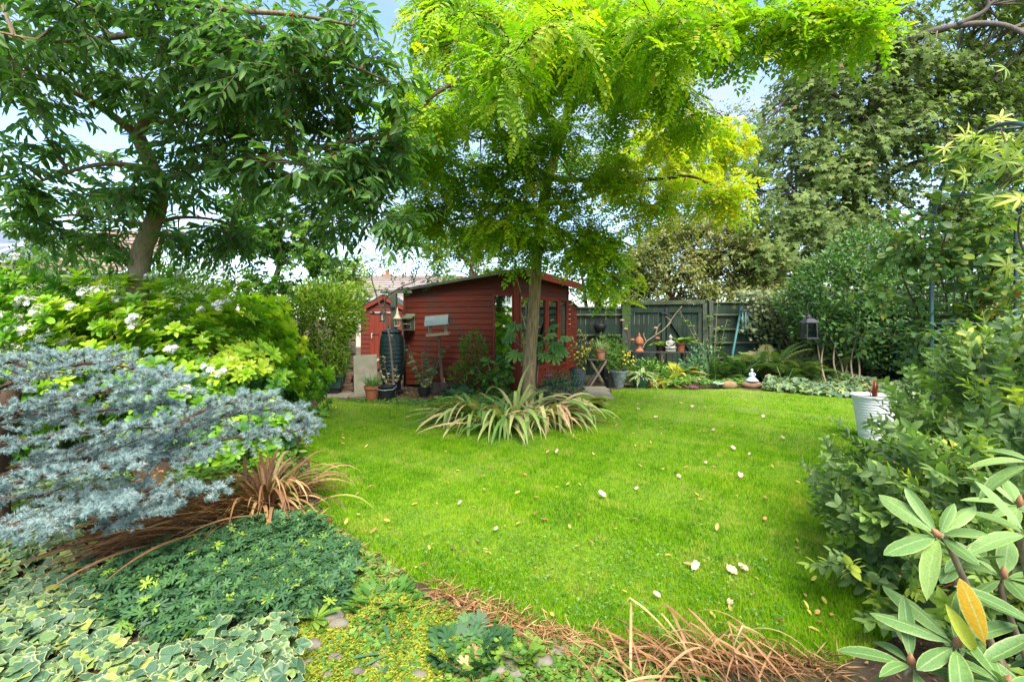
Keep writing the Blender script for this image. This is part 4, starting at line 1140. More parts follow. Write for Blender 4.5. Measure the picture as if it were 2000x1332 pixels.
LM_GREEN = leafmat('bright_border_leaf', [(0, (.05, .14, .025)), (.5, (.10, .23, .035)), (1, (.24, .36, .05))], rough=.5, transl=.35)
LM_BGREEN = leafmat('blue_green_border_leaf', [(0, (.045, .11, .06)), (.5, (.08, .18, .09)), (1, (.16, .28, .12))], rough=.5, transl=.3)
LM_FERN = leafmat('fern_leaf', [(0, (.05, .11, .03)), (.5, (.11, .19, .045)), (.8, (.19, .23, .07)), (1, (.24, .17, .08))], rough=.6, transl=.3)
LM_YEL = leafmat('yellowing_leaf', [(0, (.13, .24, .03)), (.4, (.38, .42, .06)), (.75, (.55, .42, .07)), (1, (.50, .26, .12))], rough=.5, transl=.35)
LM_ROSE = leafmat('rose_leaf', [(0, (.06, .13, .05)), (.5, (.11, .21, .06)), (.85, (.26, .33, .05)), (.93, (.42, .30, .04)), (1, (.45, .10, .05))], rough=.4, transl=.35)
LM_AKE = leafmat('yellow_green_climber_leaf', [(0, (.16, .26, .06)), (.5, (.32, .40, .06)), (1, (.50, .50, .10))], rough=.45, transl=.35)
LM_TAN = leafmat('pale_seed_disc', [(0, (.45, .36, .24)), (1, (.62, .54, .40))], rough=.7, transl=.3)
LM_FAT = leafmat('fatsia_leaf', [(0, (.09, .21, .05)), (.6, (.18, .34, .06)), (1, (.30, .44, .12))], rough=.35, transl=.35, spec=.5)
LM_HOSTA = leafmat('hosta_leaf', [(0, (.13, .24, .06)), (1, (.26, .36, .10))], rough=.5, transl=.3, edge=(.60, .60, .36), edge_lo=.45, edge_hi=.8)
M_FLOWER = pmat('white_petal', (.78, .77, .72), (.70, .69, .62), scale=30, rough=.6, rand=.05)
M_PINK = pmat('pink_petal', (.62, .16, .48), (.48, .09, .36), scale=30, rough=.6, rand=.1)
M_PETAL = pmat('faded_petal', (.46, .37, .26), (.34, .25, .16), scale=30, rough=.7, rand=.15)

OV = [leaf4(.5, .12, .15, .45), leaf4(.42, .15, .2, .45)]
LAN = [leaf4(.28, .12, .2, .4), leaf4(.34, .12, .12, .4)]

def bush(name, label, base, bl, n, temps, size, mat, cat='shrub', group=None, nparts=0, part='leaf', hi=None, stems=6, bark=None, sr=.012, upb=.5, jit=.5, lo=.55, tintf=None, droop=0.0, hi_r=1.06, upmode='normal', lumpy=.16):
    """a leafy shrub: stems from the base, leaves through the outer part of its rounded masses"""
    t = thing(name, label, cat, base, group)
    P, Nn = blobs(bl, n, lo, hi_r)
    C = np.array([tuple(b[0]) for b in bl]).mean(0)
    P = P + Nn * (lump(P, 3.2, len(label)) * lumpy)[:, None]
    P = P[P[:, 2] > .02]; Nn = Nn[:len(P)] if len(P) == len(Nn) else nrm(P - C)
    m = len(P)
    D = nrm(Nn + np.array([0, 0, upb - droop]) + RG.normal(size=(m, 3)) * jit)
    U = nrm(Nn * .6 + np.array([0, 0, .8]) + RG.normal(size=(m, 3)) * .4)
    ti = np.clip(RG.uniform(0, 1, m) * .7 + .3 * (lump(P, 4.0, 3.1) * .5 + .5), 0, 1) if tintf is None else tintf(P, Nn)
    if stems:
        for k in range(stems):
            b = bl[k % len(bl)]; c = Vector(b[0]) + Vector([random.uniform(-.6, .6) * r for r in b[1]])
            a = Vector(base) + Vector((random.uniform(-.12, .12), random.uniform(-.12, .12), -.03))
            c.z = max(c.z, .2)
            mid = a.lerp(c, .5) + Vector((random.uniform(-.08, .08), random.uniform(-.08, .08), .05))
            MB().tube(crom([a, mid, c], 5), [sr * 1.4, sr * .5], 5, jit=.05).build('stem', bark or BK_TWIG, t, smooth=True)
    foliage(t, part, 'foliage', temps, P, D, U, RG.uniform(size[0], size[1], m), ti, mat, nparts, hi)
    return t, P, Nn

# ---------------------------------------------------------------- choisya with white flowers
cb = [(Vector((-3.62, 6.0, .85)), (.82, .85, .85)), (Vector((-3.95, 5.0, .85)), (.95, .85, .90)), (Vector((-4.45, 4.3, .9)), (.85, .8, .90)), (Vector((-3.05, 6.15, .36)), (.50, .6, .45)), (Vector((-3.1, 4.75, .5)), (.62, .6, .5)), (Vector((-2.65, 4.3, .22)), (.5, .5, .32))]
chl = leaf1(.50, .12, .22, .58)
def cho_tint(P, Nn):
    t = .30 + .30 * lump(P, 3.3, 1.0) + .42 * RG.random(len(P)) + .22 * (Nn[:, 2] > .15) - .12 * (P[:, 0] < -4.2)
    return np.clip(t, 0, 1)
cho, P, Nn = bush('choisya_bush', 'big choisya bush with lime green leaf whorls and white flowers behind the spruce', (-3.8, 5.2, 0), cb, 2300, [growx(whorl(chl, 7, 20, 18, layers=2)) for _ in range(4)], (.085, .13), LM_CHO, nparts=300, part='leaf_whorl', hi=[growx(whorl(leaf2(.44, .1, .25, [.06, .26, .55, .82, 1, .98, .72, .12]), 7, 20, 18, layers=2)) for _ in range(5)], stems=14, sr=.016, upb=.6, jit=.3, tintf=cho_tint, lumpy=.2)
fl1 = T([(0, 0, 0)] + [(math.cos(a) * r, math.sin(a) * r, .12 if r > .5 else .03) for k in range(5) for a, r in ((k * 1.2566 - .38, .9), (k * 1.2566 + .38, .9), (k * 1.2566 + .628, .25))], [(0, 1 + (k * 3) % 15, 1 + (k * 3 + 1) % 15) for k in range(5)])
def flower_cluster(n=9):
    ps = []
    for _ in range(n):
        v = Vector(rsph(1)[0]); v.z = abs(v.z)
        ps.append(xf(fl1, frame(v * random.uniform(.4, 1) * .9, v.orthogonal(), v + Vector((0, 0, .3)), .42)))
    return combine(ps)
fms = [tmesh('flower_cluster', growx(flower_cluster(11)), M_FLOWER) for _ in range(4)]
PX = np.stack([1000 + P[:, 0] / P[:, 1] * FPX, HOR - (P[:, 2] - CZ) / P[:, 1] * FPX], 1)
spots = [(50, 615), (15, 570), (30, 630), (65, 590), (45, 655), (140, 668), (110, 662), (255, 622), (270, 625), (285, 620), (345, 682), (360, 690), (335, 685), (350, 600), (405, 618), (435, 602), (425, 595), (430, 610), (370, 536), (388, 548), (405, 730), (400, 738), (385, 748), (378, 755), (125, 550), (60, 520), (20, 545), (190, 570), (230, 585), (30, 700), (210, 560), (60, 640), (80, 610), (150, 590), (440, 590), (310, 555)]
for sx_, sy_ in spots:
    dd_ = np.hypot(PX[:, 0] - sx_, PX[:, 1] - sy_); c = np.nonzero(dd_ < 26)[0]
    if len(c) == 0: continue
    i = c[np.argmin(P[c, 1])]
    for q in range(2):
        put('flower_cluster', random.choice(fms), cho, frame(P[i] + Nn[i] * .05 + RG.normal(size=3) * .02 + np.array([0, -.03, .03]), nrm(Nn[i] + np.array([0, -.6, 1.0])), (1, 0, .2), random.uniform(.045, .06)))

# ---------------------------------------------------------------- blue spruce
spr = thing('blue_spruce', 'low spreading blue spruce with silvery layered branches over the ivy', 'conifer', (-3.2, 2.8, 0))
def shoot_t(n=50):
    """burst of stiff needles round the tip of a twig that grows along +x"""
    v = []; f = []
    for i in range(n):
        x = random.uniform(-.9, .15); a = random.uniform(-math.pi, math.pi) if x > -.3 else random.uniform(-2.0, 2.0)
        fw = random.uniform(.25, .8) if x < -.1 else random.uniform(.2, 1.6)
        d = Vector((fw, math.sin(a), math.cos(a))).normalized() * random.uniform(.65, 1.0)
        s_ = d.cross(Vector((random.uniform(-1, 1), random.uniform(-1, 1), random.uniform(-1, 1)))).normalized() * .048
        o = len(v); b = Vector((x, 0, 0)); v += [b + s_, b - s_, b + d]; f.append((o, o + 1, o + 2))
    return T([tuple(q) for q in v], f)
SHT = [shoot_t() for _ in range(6)]
SHT_HI = [shoot_t(90) for _ in range(5)]
BK_SPR = barkmat('spruce_bark', (.10, .062, .04), (.05, .032, .022), 22, .6)
MB().tube(crom([(-3.2, 2.8, -.05), (-3.18, 2.78, .4), (-3.05, 2.75, .8), (-3.0, 2.8, 1.1)], 6), [.10, .08, .05, .02], 10, jit=.1).build('trunk', BK_SPR, spr, smooth=True)
SPB = [([(-220, 900, 2.75), (-40, 780, 2.6), (60, 735, 2.55), (180, 708, 2.5), (290, 728, 2.5), (342, 748, 2.5)], .30), ([(-250, 950, 2.7), (-40, 840, 2.5), (80, 785, 2.4), (200, 765, 2.35), (335, 762, 2.35)], .24), ([(-250, 960, 2.6), (-40, 880, 2.4), (100, 852, 2.3), (230, 838, 2.3), (300, 826, 2.3)], .20),
       ([(-150, 950, 2.8), (60, 905, 2.8), (200, 882, 2.9), (330, 852, 3.0), (450, 812, 3.1), (560, 800, 3.2), (604, 822, 3.25)], .34), ([(-100, 960, 2.75), (150, 905, 2.7), (300, 892, 2.8), (420, 862, 2.9), (520, 848, 3.0), (600, 838, 3.1)], .28), ([(-220, 1000, 2.4), (-40, 965, 2.2), (60, 935, 2.15), (180, 915, 2.15), (255, 902, 2.2)], .22),
       ([(-100, 980, 2.6), (120, 965, 2.3), (230, 966, 2.3), (330, 962, 2.35), (425, 958, 2.4)], .20), ([(-220, 1060, 2.2), (-40, 1035, 2.0), (60, 1022, 2.0), (150, 1002, 2.0), (235, 985, 2.05)], .20), ([(-100, 1020, 2.4), (150, 1012, 2.2), (250, 1012, 2.2), (335, 992, 2.25)], .15), ([(100, 900, 2.7), (300, 872, 2.7), (380, 810, 2.9), (460, 785, 3.0), (530, 778, 3.1)], .26),
       ([(-220, 800, 2.9), (-40, 722, 2.9), (40, 705, 2.9), (120, 695, 2.85), (225, 694, 2.8)], .22), ([(-150, 900, 2.6), (0, 815, 2.5), (120, 810, 2.5), (220, 800, 2.45), (310, 790, 2.45)], .22), ([(200, 900, 2.9), (330, 830, 3.2), (430, 800, 3.3), (540, 790, 3.4)], .24), ([(0, 930, 2.5), (120, 890, 2.5), (220, 880, 2.45), (330, 900, 2.5), (400, 890, 2.55)], .2)]
pos = []; dr = []; upv = []; sc_ = []; tw0 = []; tw1 = []
for L_, side_len in SPB:
    Q = crom(px3(L_), 10)
    MB().tube(Q, [.014, .009, .003], 6, jit=.08).build('branch', BK_SPR, spr, smooth=True)
    tot = len(Q)
    for i in range(int(tot * .18), tot):
        f_ = i / (tot - 1); p = Q[i]; t = (Q[min(i + 1, tot - 1)] - Q[max(i - 1, 0)]).normalized()
        sd_ = t.cross(Vector((0, 0, 1))).normalized()
        for s_ in (-1, 1):
            for rep in range(2):
                if random.random() < .3: continue
                ln = side_len * (1.1 - f_ * .7) * random.uniform(.35, 1.25)
                p0 = p + t * random.uniform(-.03, .03)
                dv = (t * random.uniform(.1, .8) + sd_ * s_ * random.uniform(.5, 1) + Vector((0, 0, random.uniform(-.3, .3)))).normalized()
                tw0.append(tuple(p0)); tw1.append(tuple(p0 + dv * ln))
                k = max(2, int(ln / .040))
                for j in range(k):
                    if random.random() < (.5 if j < k * .35 else .06): continue
                    s2 = dv.cross(Vector((0, 0, 1))).normalized() * random.choice((-1, 1))
                    q = p0 + dv * ln * ((j + .9 + random.random() * .1) / k)
                    for m_ in range(1 if j < k - 1 else 2):
                        d2 = (dv * random.uniform(.3, .9) + s2 * random.uniform(-.5, .9) + Vector((0, 0, random.uniform(.1, .7)))).normalized()
                        pos.append(tuple(q + d2 * random.uniform(.01, .03))); dr.append(tuple(d2)); upv.append((random.uniform(-.3, .3), random.uniform(-.3, .3), 1)); sc_.append(random.uniform(.023, .034))
pos, dr, upv, sc_ = map(np.array, (pos, dr, upv, sc_))
twigmesh('twig_mass', np.array(tw0), np.array(tw1), .0035, BK_SPR, spr)
foliage(spr, 'needle_shoot', 'needle_mass', SHT, pos, dr, upv, sc_, np.clip(RG.random(len(pos)) * .75 + .12 + .35 * lump(pos, 9), 0, 1), LM_SPR, 300, SHT_HI)

# ---------------------------------------------------------------- blades
def blades(parent, temps, mat, specs, part='blade'):
    ms = [tmesh(part, t, mat, True) for t in temps]
    for (b, az, L_, tilt, tint) in specs:
        d = Vector((math.cos(az), math.sin(az), tilt))
        o = put(part, random.choice(ms), parent, frame(b, d, (0, 0, 1), L_))
        o.color = (tint, 0, 0, 1)
# rusty clump and its flattened sweep
rg = thing('dead_grass_clump', 'rust brown arching grass clump swept flat beneath the spruce', 'grass clump', (-1.8, 3.2, 0))
BT = [blade(.038, r_, b_, 9, twist=t_) for r_, b_, t_ in ((60, 150, .5), (46, 150, -.8), (34, 110, .6), (68, 170, .2), (26, 80, 1.0))]
sp = []
for _ in range(150):
    a = random.uniform(-2.4, 2.6); r = abs(random.gauss(0, .10))
    sp.append(((-1.76 + r * math.cos(a) * 1.3, 3.25 + r * math.sin(a) * .9, 0), a + random.uniform(-.5, .5), random.uniform(.38, .66), random.uniform(-.1, .2), 1 if random.random() < .12 else min(.93, abs(random.gauss(.5, .28)))))
blades(rg, BT, LM_DEAD, sp)
BL = [blade(.022, r_, b_, 9, twist=t_) for r_, b_, t_ in ((32, 75, .5), (22, 50, -.8), (40, 95, .9))]
sp = []
for _ in range(150):
    k = random.random(); b = Vector((-1.68, 3.2, 0)).lerp(Vector((-1.95, 2.6, 0)), k) + Vector((random.gauss(0, .10), random.gauss(0, .08), random.uniform(0, .10)))
    sp.append((tuple(b), math.radians(random.gauss(232, 16)), random.uniform(.45, .75), random.uniform(-.05, .12), min(1, abs(random.gauss(.30, .22)))))
blades(rg, BL, LM_DEAD, sp)
# straw clump at the near edge of the lawn
sg_ = thing('dead_leaf_clump', 'flattened straw brown strap leaves at the near lawn edge', 'grass clump', (.7, 1.72, 0))
BS = [blade(.026, r_, b_, 10, twist=t_, kink=kk) for r_, b_, t_, kk in ((58, 120, .5, None), (50, 60, -.6, .55), (38, 80, .8, None), (62, 150, .3, None), (25, 45, -.4, None))]
sp = []
for _ in range(85):
    if random.random() < .6:
        b = (random.uniform(.62, 1.18), random.uniform(1.60, 1.80), 0); az = math.radians(random.gauss(165, 30))
    else:
        b = (random.uniform(.3, .95), random.uniform(1.55, 1.70), 0); az = math.radians(random.gauss(130, 50))
    sp.append((b, az, random.uniform(.22, .42), random.uniform(-.2, .08), min(1, abs(random.gauss(.45, .28)))))
blades(sg_, BS, LM_STRAW, sp)
# fading strap leaves round the robinia
ir = thing('strap_leaf_clump', 'collapsed clump of fading green and straw strap leaves at the foot of the robinia', 'perennial', (.1, 6.0, 0))
BI = [blade(.055, r_, b_, 10, twist=t_, kink=kk) for r_, b_, t_, kk in ((48, 125, .4, None), (38, 90, -.5, None), (54, 160, .6, None), (34, 65, .3, .5), (22, 50, -.3, None), (50, 115, .2, .42))]
sp = []
for cx, cy, nn_, az0, azs, tm in ((-.42, 6.05, 85, 200, 38, .5), (-.05, 5.7, 70, 262, 45, .5), (.45, 6.0, 85, 330, 45, .72), (.25, 6.4, 30, 30, 60, .6), (-.1, 6.35, 30, 170, 50, .4)):
    for _ in range(nn_):
        sp.append(((cx + random.gauss(0, .12), cy + random.gauss(0, .10), 0), math.radians(random.gauss(az0, azs)), random.uniform(.6, 1.15), random.uniform(-.3, .08), min(1, max(0, random.gauss(tm, .24)))))
for az, L_, tl2 in ((60, 1.0, 1.0), (40, .9, .7), (75, .8, 1.3), (20, .95, .4)):
    sp.append(((.05, 6.1, 0), math.radians(az), L_, tl2, .5))
blades(ir, BI, LM_IRIS, sp)

# ---------------------------------------------------------------- ground cover: geranium, ivy
def carpet(name, label, cat, px, n, temps, size, mat, h, nparts=300, part='leaf', hi=None, tilt=.45, bump=3.0, tint=None, group=None, toward=.25):
    poly = [gd(x, y) for x, y in px]
    Q = polypts(poly, n); c = np.mean([(p.x, p.y) for p in poly], 0)
    P = np.zeros((n, 3)); P[:, :2] = Q
    hh = h * (.55 + .45 * lump(P, bump, h * 9))
    P[:, 2] = np.clip(hh * RG.uniform(.5, 1.0, n), .015, None)
    a = RG.uniform(0, 2 * math.pi, n)
    D = np.stack([np.cos(a), np.sin(a), RG.uniform(-.35, .25, n)], 1)
    U = nrm(np.array([0, -toward, 1.0]) + RG.normal(size=(n, 3)) * tilt)
    t = thing(name, label, cat, (c[0], c[1], 0), group)
    ti = RG.random(n) if tint is None else tint(P)
    s_ = RG.uniform(size[0], size[1], n)
    foliage(t, part, 'foliage', temps, P, nrm(D), U, s_, ti, mat, nparts, hi)
    # petioles down to the ground
    s0 = P.copy(); s0[:, 2] = 0; s0[:, :2] += RG.normal(size=(n, 2)) * .02
    k = RG.random(n) < .4
    twigmesh('stem_mass', s0[k], P[k], .0018, BK_TWIG, t)
    return t
ger7 = [palmate([(-140, .40), (-95, .52), (-48, .6), (0, .64), (48, .6), (95, .52), (140, .40)], .33, .3, shoulder=.82, cup=c_) for c_ in (.1, -.1, .2)]
carpet('geranium_carpet', 'dark green cranesbill geranium spreading between the ivy and the lawn', 'ground cover', [(170, 1160), (250, 1110), (330, 1078), (410, 1060), (480, 1040), (560, 1022), (625, 1030), (665, 1065), (700, 1105), (690, 1150), (655, 1195), (600, 1215), (520, 1235), (440, 1262), (330, 1270), (240, 1250), (180, 1210)], 2600, ger7, (.045, .075), LM_GER, .17)
ivt = [palmate([(-115, .42), (-58, .52), (0, .70), (58, .52), (115, .42)], .74, .12, cup=c_, rim=True, shoulder=.84) for c_ in (.12, -.08, .22)]
ivl = [palmate([(-115, .44), (-58, .54), (0, .70), (58, .54), (115, .44)], .78, .04, cup=c_, rim=True) for c_ in (.12, -.08, .22)]
carpet('ivy_carpet', 'cream edged variegated ivy covering the near corner of the bed', 'ground cover', [(-500, 1120), (-200, 1060), (0, 1030), (110, 1035), (180, 1075), (190, 1150), (200, 1225), (260, 1275), (400, 1285), (520, 1255), (560, 1235), (575, 1290), (600, 1420), (300, 1700), (-600, 1700), (-900, 1300)], 4600, ivl, (.04, .10), LM_IVY, .15, hi=ivt, tilt=.4, toward=.35)
carpet('ivy_tuft', 'few pale ivy leaves climbing over the rust brown sweep', 'ground cover', [(60, 960), (190, 930), (260, 980), (230, 1060), (120, 1060), (40, 1020)], 260, ivt, (.055, .09), LM_IVY, .42, nparts=60, tilt=.5, toward=.4)

# ---------------------------------------------------------------- hypericum, rhododendron on the right
def pairshoot(lt, pairs=5, tip=True):
    ps = []
    for i in range(pairs):
        x = .08 + .9 * i / pairs; L_ = .42 * (1 - .35 * (i / pairs))
        for s_ in (-1, 1):
            q = (0, s_, 0) if i % 2 == 0 else (0, 0, s_)
            ps.append(xf(lt, frame((x, 0, 0), (.75 + random.uniform(-.2, .3), q[1] * .9 + random.uniform(-.15, .15), q[2] * .75 + random.uniform(-.15, .15)), (0.3, 0, 1) if i % 2 == 0 else (-s_, .2, .3), L_ * random.uniform(.8, 1.1))))
    ps.append(strip((0, 0, 0), (1, 0, 0), .010)); ps.append(xf(strip((0, 0, 0), (1, 0, 0), .010), Matrix.Rotation(math.pi / 2, 4, 'X')))
    return combine(ps)
hl1 = leaf4(.5, .08, .15, .42); hl2 = leaf2(.50, .08, .2, [.1, .55, .88, 1, .9, .62, .3, .02])
hyb = [(Vector((2.16, 2.3, .32)), (.46, .55, .42)), (Vector((2.9, 2.55, .72)), (.52, .55, .50)), (Vector((2.75, 2.2, .66)), (.48, .55, .52)), (Vector((1.86, 1.9, .22)), (.33, .33, .30)), (Vector((2.1, 1.8, .45)), (.42, .40, .40)), (Vector((3.2, 2.8, .85)), (.42, .45, .42)), (Vector((3.0, 2.35, .92)), (.50, .5, .46)), (Vector((2.6, 2.0, .5)), (.45, .45, .5))]
def hyp_tint(P, Nn): return np.clip(.20 + .45 * RG.random(len(P)) + .18 * lump(P, 5, 2) + .36 * (RG.random(len(P)) < .25), 0, 1)
hyp, P, Nn = bush('hypericum_bush', 'leafy hypericum bush with red stems and green seed capsules along the right lawn edge', (2.2, 2.25, 0), hyb, 2000, [pairshoot(hl1) for _ in range(4)], (.115, .20), LM_HYP, nparts=300, part='leafy_shoot', hi=[pairshoot(hl2) for _ in range(5)], stems=34, sr=.006, bark=barkmat('red_brown_stem', (.20, .07, .045), (.11, .04, .03), 20, .2), upb=.75, jit=.4, lo=.45, tintf=hyp_tint, lumpy=.10)
k = RG.choice(len(P), 260, replace=False)
M_CAPS = pmat('green_capsule', (.24, .28, .06), (.20, .09, .05), scale=30, rough=.4, rand=.1)
joined('capsule_mass', [ico], P[k] + Nn[k] * .08 + np.array([0, 0, .08]), rsph(260), rsph(260), RG.uniform(.005, .009, 260), np.zeros(260), M_CAPS, hyp, smooth=True)

rho = thing('rhododendron', 'rhododendron with long pale green leaves and one ochre leaf in the near corner', 'shrub', (1.35, 1.12, 0))
RP = [.05, .36, .72, .95, 1, .80, .45, .02]
RL = [leaf2(.26, .16, .16, RP, pet=.06), leaf2(.24, .30, .30, RP, pet=.06, wave=.008), leaf2(.30, -.10, .22, RP, pet=.06), leaf2(.26, .14, .45, RP, pet=.06), leaf2(.28, -.22, .30, RP, pet=.06, wave=.006), leaf2(.22, .32, -.12, RP, pet=.06)]
rms = [tmesh('leaf', t, LM_RHO, True) for t in RL]
M_BUD = pmat('papery_bud', (.36, .19, .10), (.22, .10, .05), scale=40, rough=.8)
wh = [((1780, 1300, 1.02), (-.3, -.3, 1), 9, .12, .4), ((1866, 1262, 1.0), (-.15, -.5, 1), 11, .135, .45), ((1835, 1048, 1.08), (-.7, -.3, .6), 11, .125, .7), ((2010, 1046, 1.02), (-.2, -.4, 1), 9, .13, .75), ((2020, 905, 1.15), (-.3, -.3, 1), 8, .12, .75), ((1960, 1130, 1.2), (-.2, -.2, 1), 9, .12, .6), ((2040, 1230, .95), (-.3, -.3, 1), 8, .13, .5), ((1990, 990, 1.35), (-.1, -.2, 1), 8, .11, .7), ((1960, 1340, .9), (-.2, -.5, 1), 7, .12, .4)]
wh += [((random.uniform(1.22, 1.75), random.uniform(.85, 1.35), random.uniform(.32, .74)), (random.uniform(-.4, .4), random.uniform(-.4, .2), 1), 10, .125, random.uniform(.3, .7)) for _ in range(16)]
for (pp, ax, nl, ll_, tn) in wh:
    c = at(*pp) if pp[0] > 100 else Vector(pp); ax = Vector(ax).normalized(); e1_ = ax.orthogonal().normalized(); e2_ = ax.cross(e1_)
    MB().tube(crom([Vector((1.35, 1.12, -.03)) + Vector((random.uniform(-.05, .05), 0, 0)), (Vector((1.4, 1.12, 0)) + c) / 2 + Vector((.05, .05, -.02)), c - ax * .06, c], 6), [.012, .008, .005], 6, jit=.05).build('stem', BK_PALE, rho, smooth=True)
    MB().lathe([(.001, -.012), (.009, 0), (.008, .012), (.001, .032)], 8).build('bud', M_BUD, rho, smooth=True, M=frame(c + ax * .01, e1_, ax))
    for k in range(nl):
        a = 2 * math.pi * k / nl + random.uniform(-.4, .4); el = random.gauss(.1, .38)
        dv = (e1_ * math.cos(a) + e2_ * math.sin(a)) * math.cos(el) + ax * math.sin(el)
        o = put('leaf', random.choice(rms), rho, frame(c + dv * .006, dv, ax + Vector((0, 0, .4)), ll_ * random.uniform(.7, 1.2)))
        o.color = (min(.86, max(.1, random.gauss(tn, .12))), 0, 0, 1)
c = at(1880, 1258, .99)
o = put('leaf', rms[2], rho, frame(at(1925, 1262, .98), at(1900, 1150, .96) - at(1925, 1262, .98), (-.2, -1, .2), .145)); o.color = (1, 0, 0, 1); o['label'] = 'ochre yellow dying leaf standing upright'
o = put('leaf', rms[1], rho, frame(at(1905, 1275, .98), at(1866, 1200, .95) - at(1905, 1275, .98), (-.5, -1, .2), .115)); o.color = (.93, 0, 0, 1)

# ---------------------------------------------------------------- arch with climber
ar = thing('garden_arch', 'blue green tubular steel garden arch hung with climbing rose', 'arch', (3.4, 3.0, 0))
HA, HB = Vector((3.32, 3.6, 0)), Vector((3.82, 3.45, 0)); span = Vector((-.34, -1.15, 0))
def hoop(b):
    pts = [b + Vector((0, 0, -.03)), b + Vector((0, 0, .8)), b + Vector((0, 0, 1.5))]
    mid_ = b + span / 2; r = span.length / 2; hx = span.normalized()
    for k in range(0, 13):
        a = math.pi * (1 - k / 12)
        pts.append(mid_ + hx * (math.cos(a) * r) + Vector((0, 0, 1.98 + math.sin(a) * r)))
    pts += [b + span + Vector((0, 0, 1.5)), b + span + Vector((0, 0, .8)), b + span + Vector((0, 0, -.03))]
    return pts
for b in (HA, HB):
    MB().tube(crom(hoop(b), 3), .0135, 10).build('hoop', M_ARCH, ar, smooth=True)
hp0, hp1 = hoop(HA), hoop(HB)
def rung(z=None, k=None, far=False):
    if k is None:
        o_ = span if far else Vector((0, 0, 0)); a, b = HA + o_ + Vector((0, 0, z)), HB + o_ + Vector((0, 0, z))
    else: a, b = hp0[k], hp1[k]
    MB().tube([a, b], .0085, 8).build('rung', M_ARCH, ar, smooth=True)
for z in (.4, .85, 1.3, 1.74): rung(z); rung(z, far=True)
for k in (5, 7, 9, 11, 13): rung(k=k)
ros = thing('climbing_rose', 'climbing rose with rounded yellowing leaves on the steel arch', 'climber', (3.3, 3.75, 0))
rs = [px3(l) for l in ([(1840, 900, 3.8), (1830, 700, 3.75), (1850, 600, 3.7), (1835, 520, 3.6), (1860, 420, 3.5), (1900, 340, 3.4)], [(1850, 900, 3.8), (1800, 640, 3.8), (1770, 560, 3.8), (1740, 470, 3.8)], [(1900, 900, 3.8), (1900, 650, 3.7), (1930, 560, 3.6), (1960, 450, 3.5)], [(1850, 900, 3.8), (1900, 620, 3.7), (1880, 500, 3.6), (1940, 420, 3.4)], [(1835, 560, 3.6), (1780, 500, 3.7), (1760, 430, 3.8)])]
sk = []
for l in rs:
    if l[0].z < .4: l[0].z = 0; 
    Q = crom(l, 7); MB().tube(Q, [.009, .004], 5).build('stem', BK_TWIG, ros, smooth=True); sk += Q[6:]
cl = clumps_along(rs, .35, .22, .13, .22) + [(at(x, y, d_), r) for x, y, d_, r in [(1900, 450, 3.5, .25), (1940, 520, 3.6, .25), (1900, 560, 3.6, .25), (1960, 480, 3.5, .22), (1880, 300, 3.3, .2), (1840, 480, 3.6, .2), (1800, 580, 3.8, .22), (1860, 620, 3.7, .22), (1930, 600, 3.7, .25), (1970, 560, 3.6, .22), (1770, 480, 3.9, .2)]]
mb = MB(); linkers(mb, cl, sk, .004, 3); o = mb.build('branchlet_mass', BK_TWIG, ros); o['kind'] = 'stuff'
p, d, u, ti, (s0, s1) = grow(cl, 12, 6, leafdroop=.3, twigdroop=.1, flat=.8)
twigmesh('twig_mass', s0, s1, .003, BK_TWIG, ros)
foliage(ros, 'leaf', 'foliage', [leaf1(.72, .1, .1, .5)], p, d, u, RG.uniform(.04, .075, len(p)), ti, LM_ROSE, 250, [leaf2(.72, .06, .1, [.25, .7, .95, 1, .95, .78, .45, .02])])
ak = thing('leafy_climber', 'climber with long narrow yellow green leaf fans over the arch top', 'climber', (3.1, 2.4, 0))
sts = [[(3.05, 2.45, 0), (3.07, 2.44, 1.0), (3.08, 2.5, 1.9), tuple(at(1990, 330, 2.75)), tuple(at(1950, 240, 3.0))], [(3.05, 2.46, 0), (3.12, 2.55, 1.2), tuple(at(1995, 480, 2.75)), tuple(at(1995, 400, 2.75))], [tuple(at(1950, 240, 3.0)), tuple(at(1900, 280, 3.2)), tuple(at(1865, 340, 3.4))]]
for s_ in sts: MB().tube(crom(s_, 7), [.009, .004], 5).build('stem', BK_TWIG, ak, smooth=True)
fan = [growx(whorl(leaf2(.22, .12, .3), 7, 5, 12, .7, 1.1)) for _ in range(3)]
fms_ = [tmesh('leaf_fan', f_, LM_AKE, True) for f_ in fan]
for _ in range(75):
    s_ = crom(random.choice(sts), 8); q = random.choice(s_[len(s_) // 2:]) + Vector(RG.normal(size=3)) * .09
    o = put('leaf_fan', random.choice(fms_), ak, frame(q, Vector((random.uniform(-.6, .4), random.uniform(-.8, .2), random.uniform(-.2, .8))), (random.uniform(-.3, .3), 1, .3), random.uniform(.07, .12))); o.color = (random.random(), 0, 0, 1)

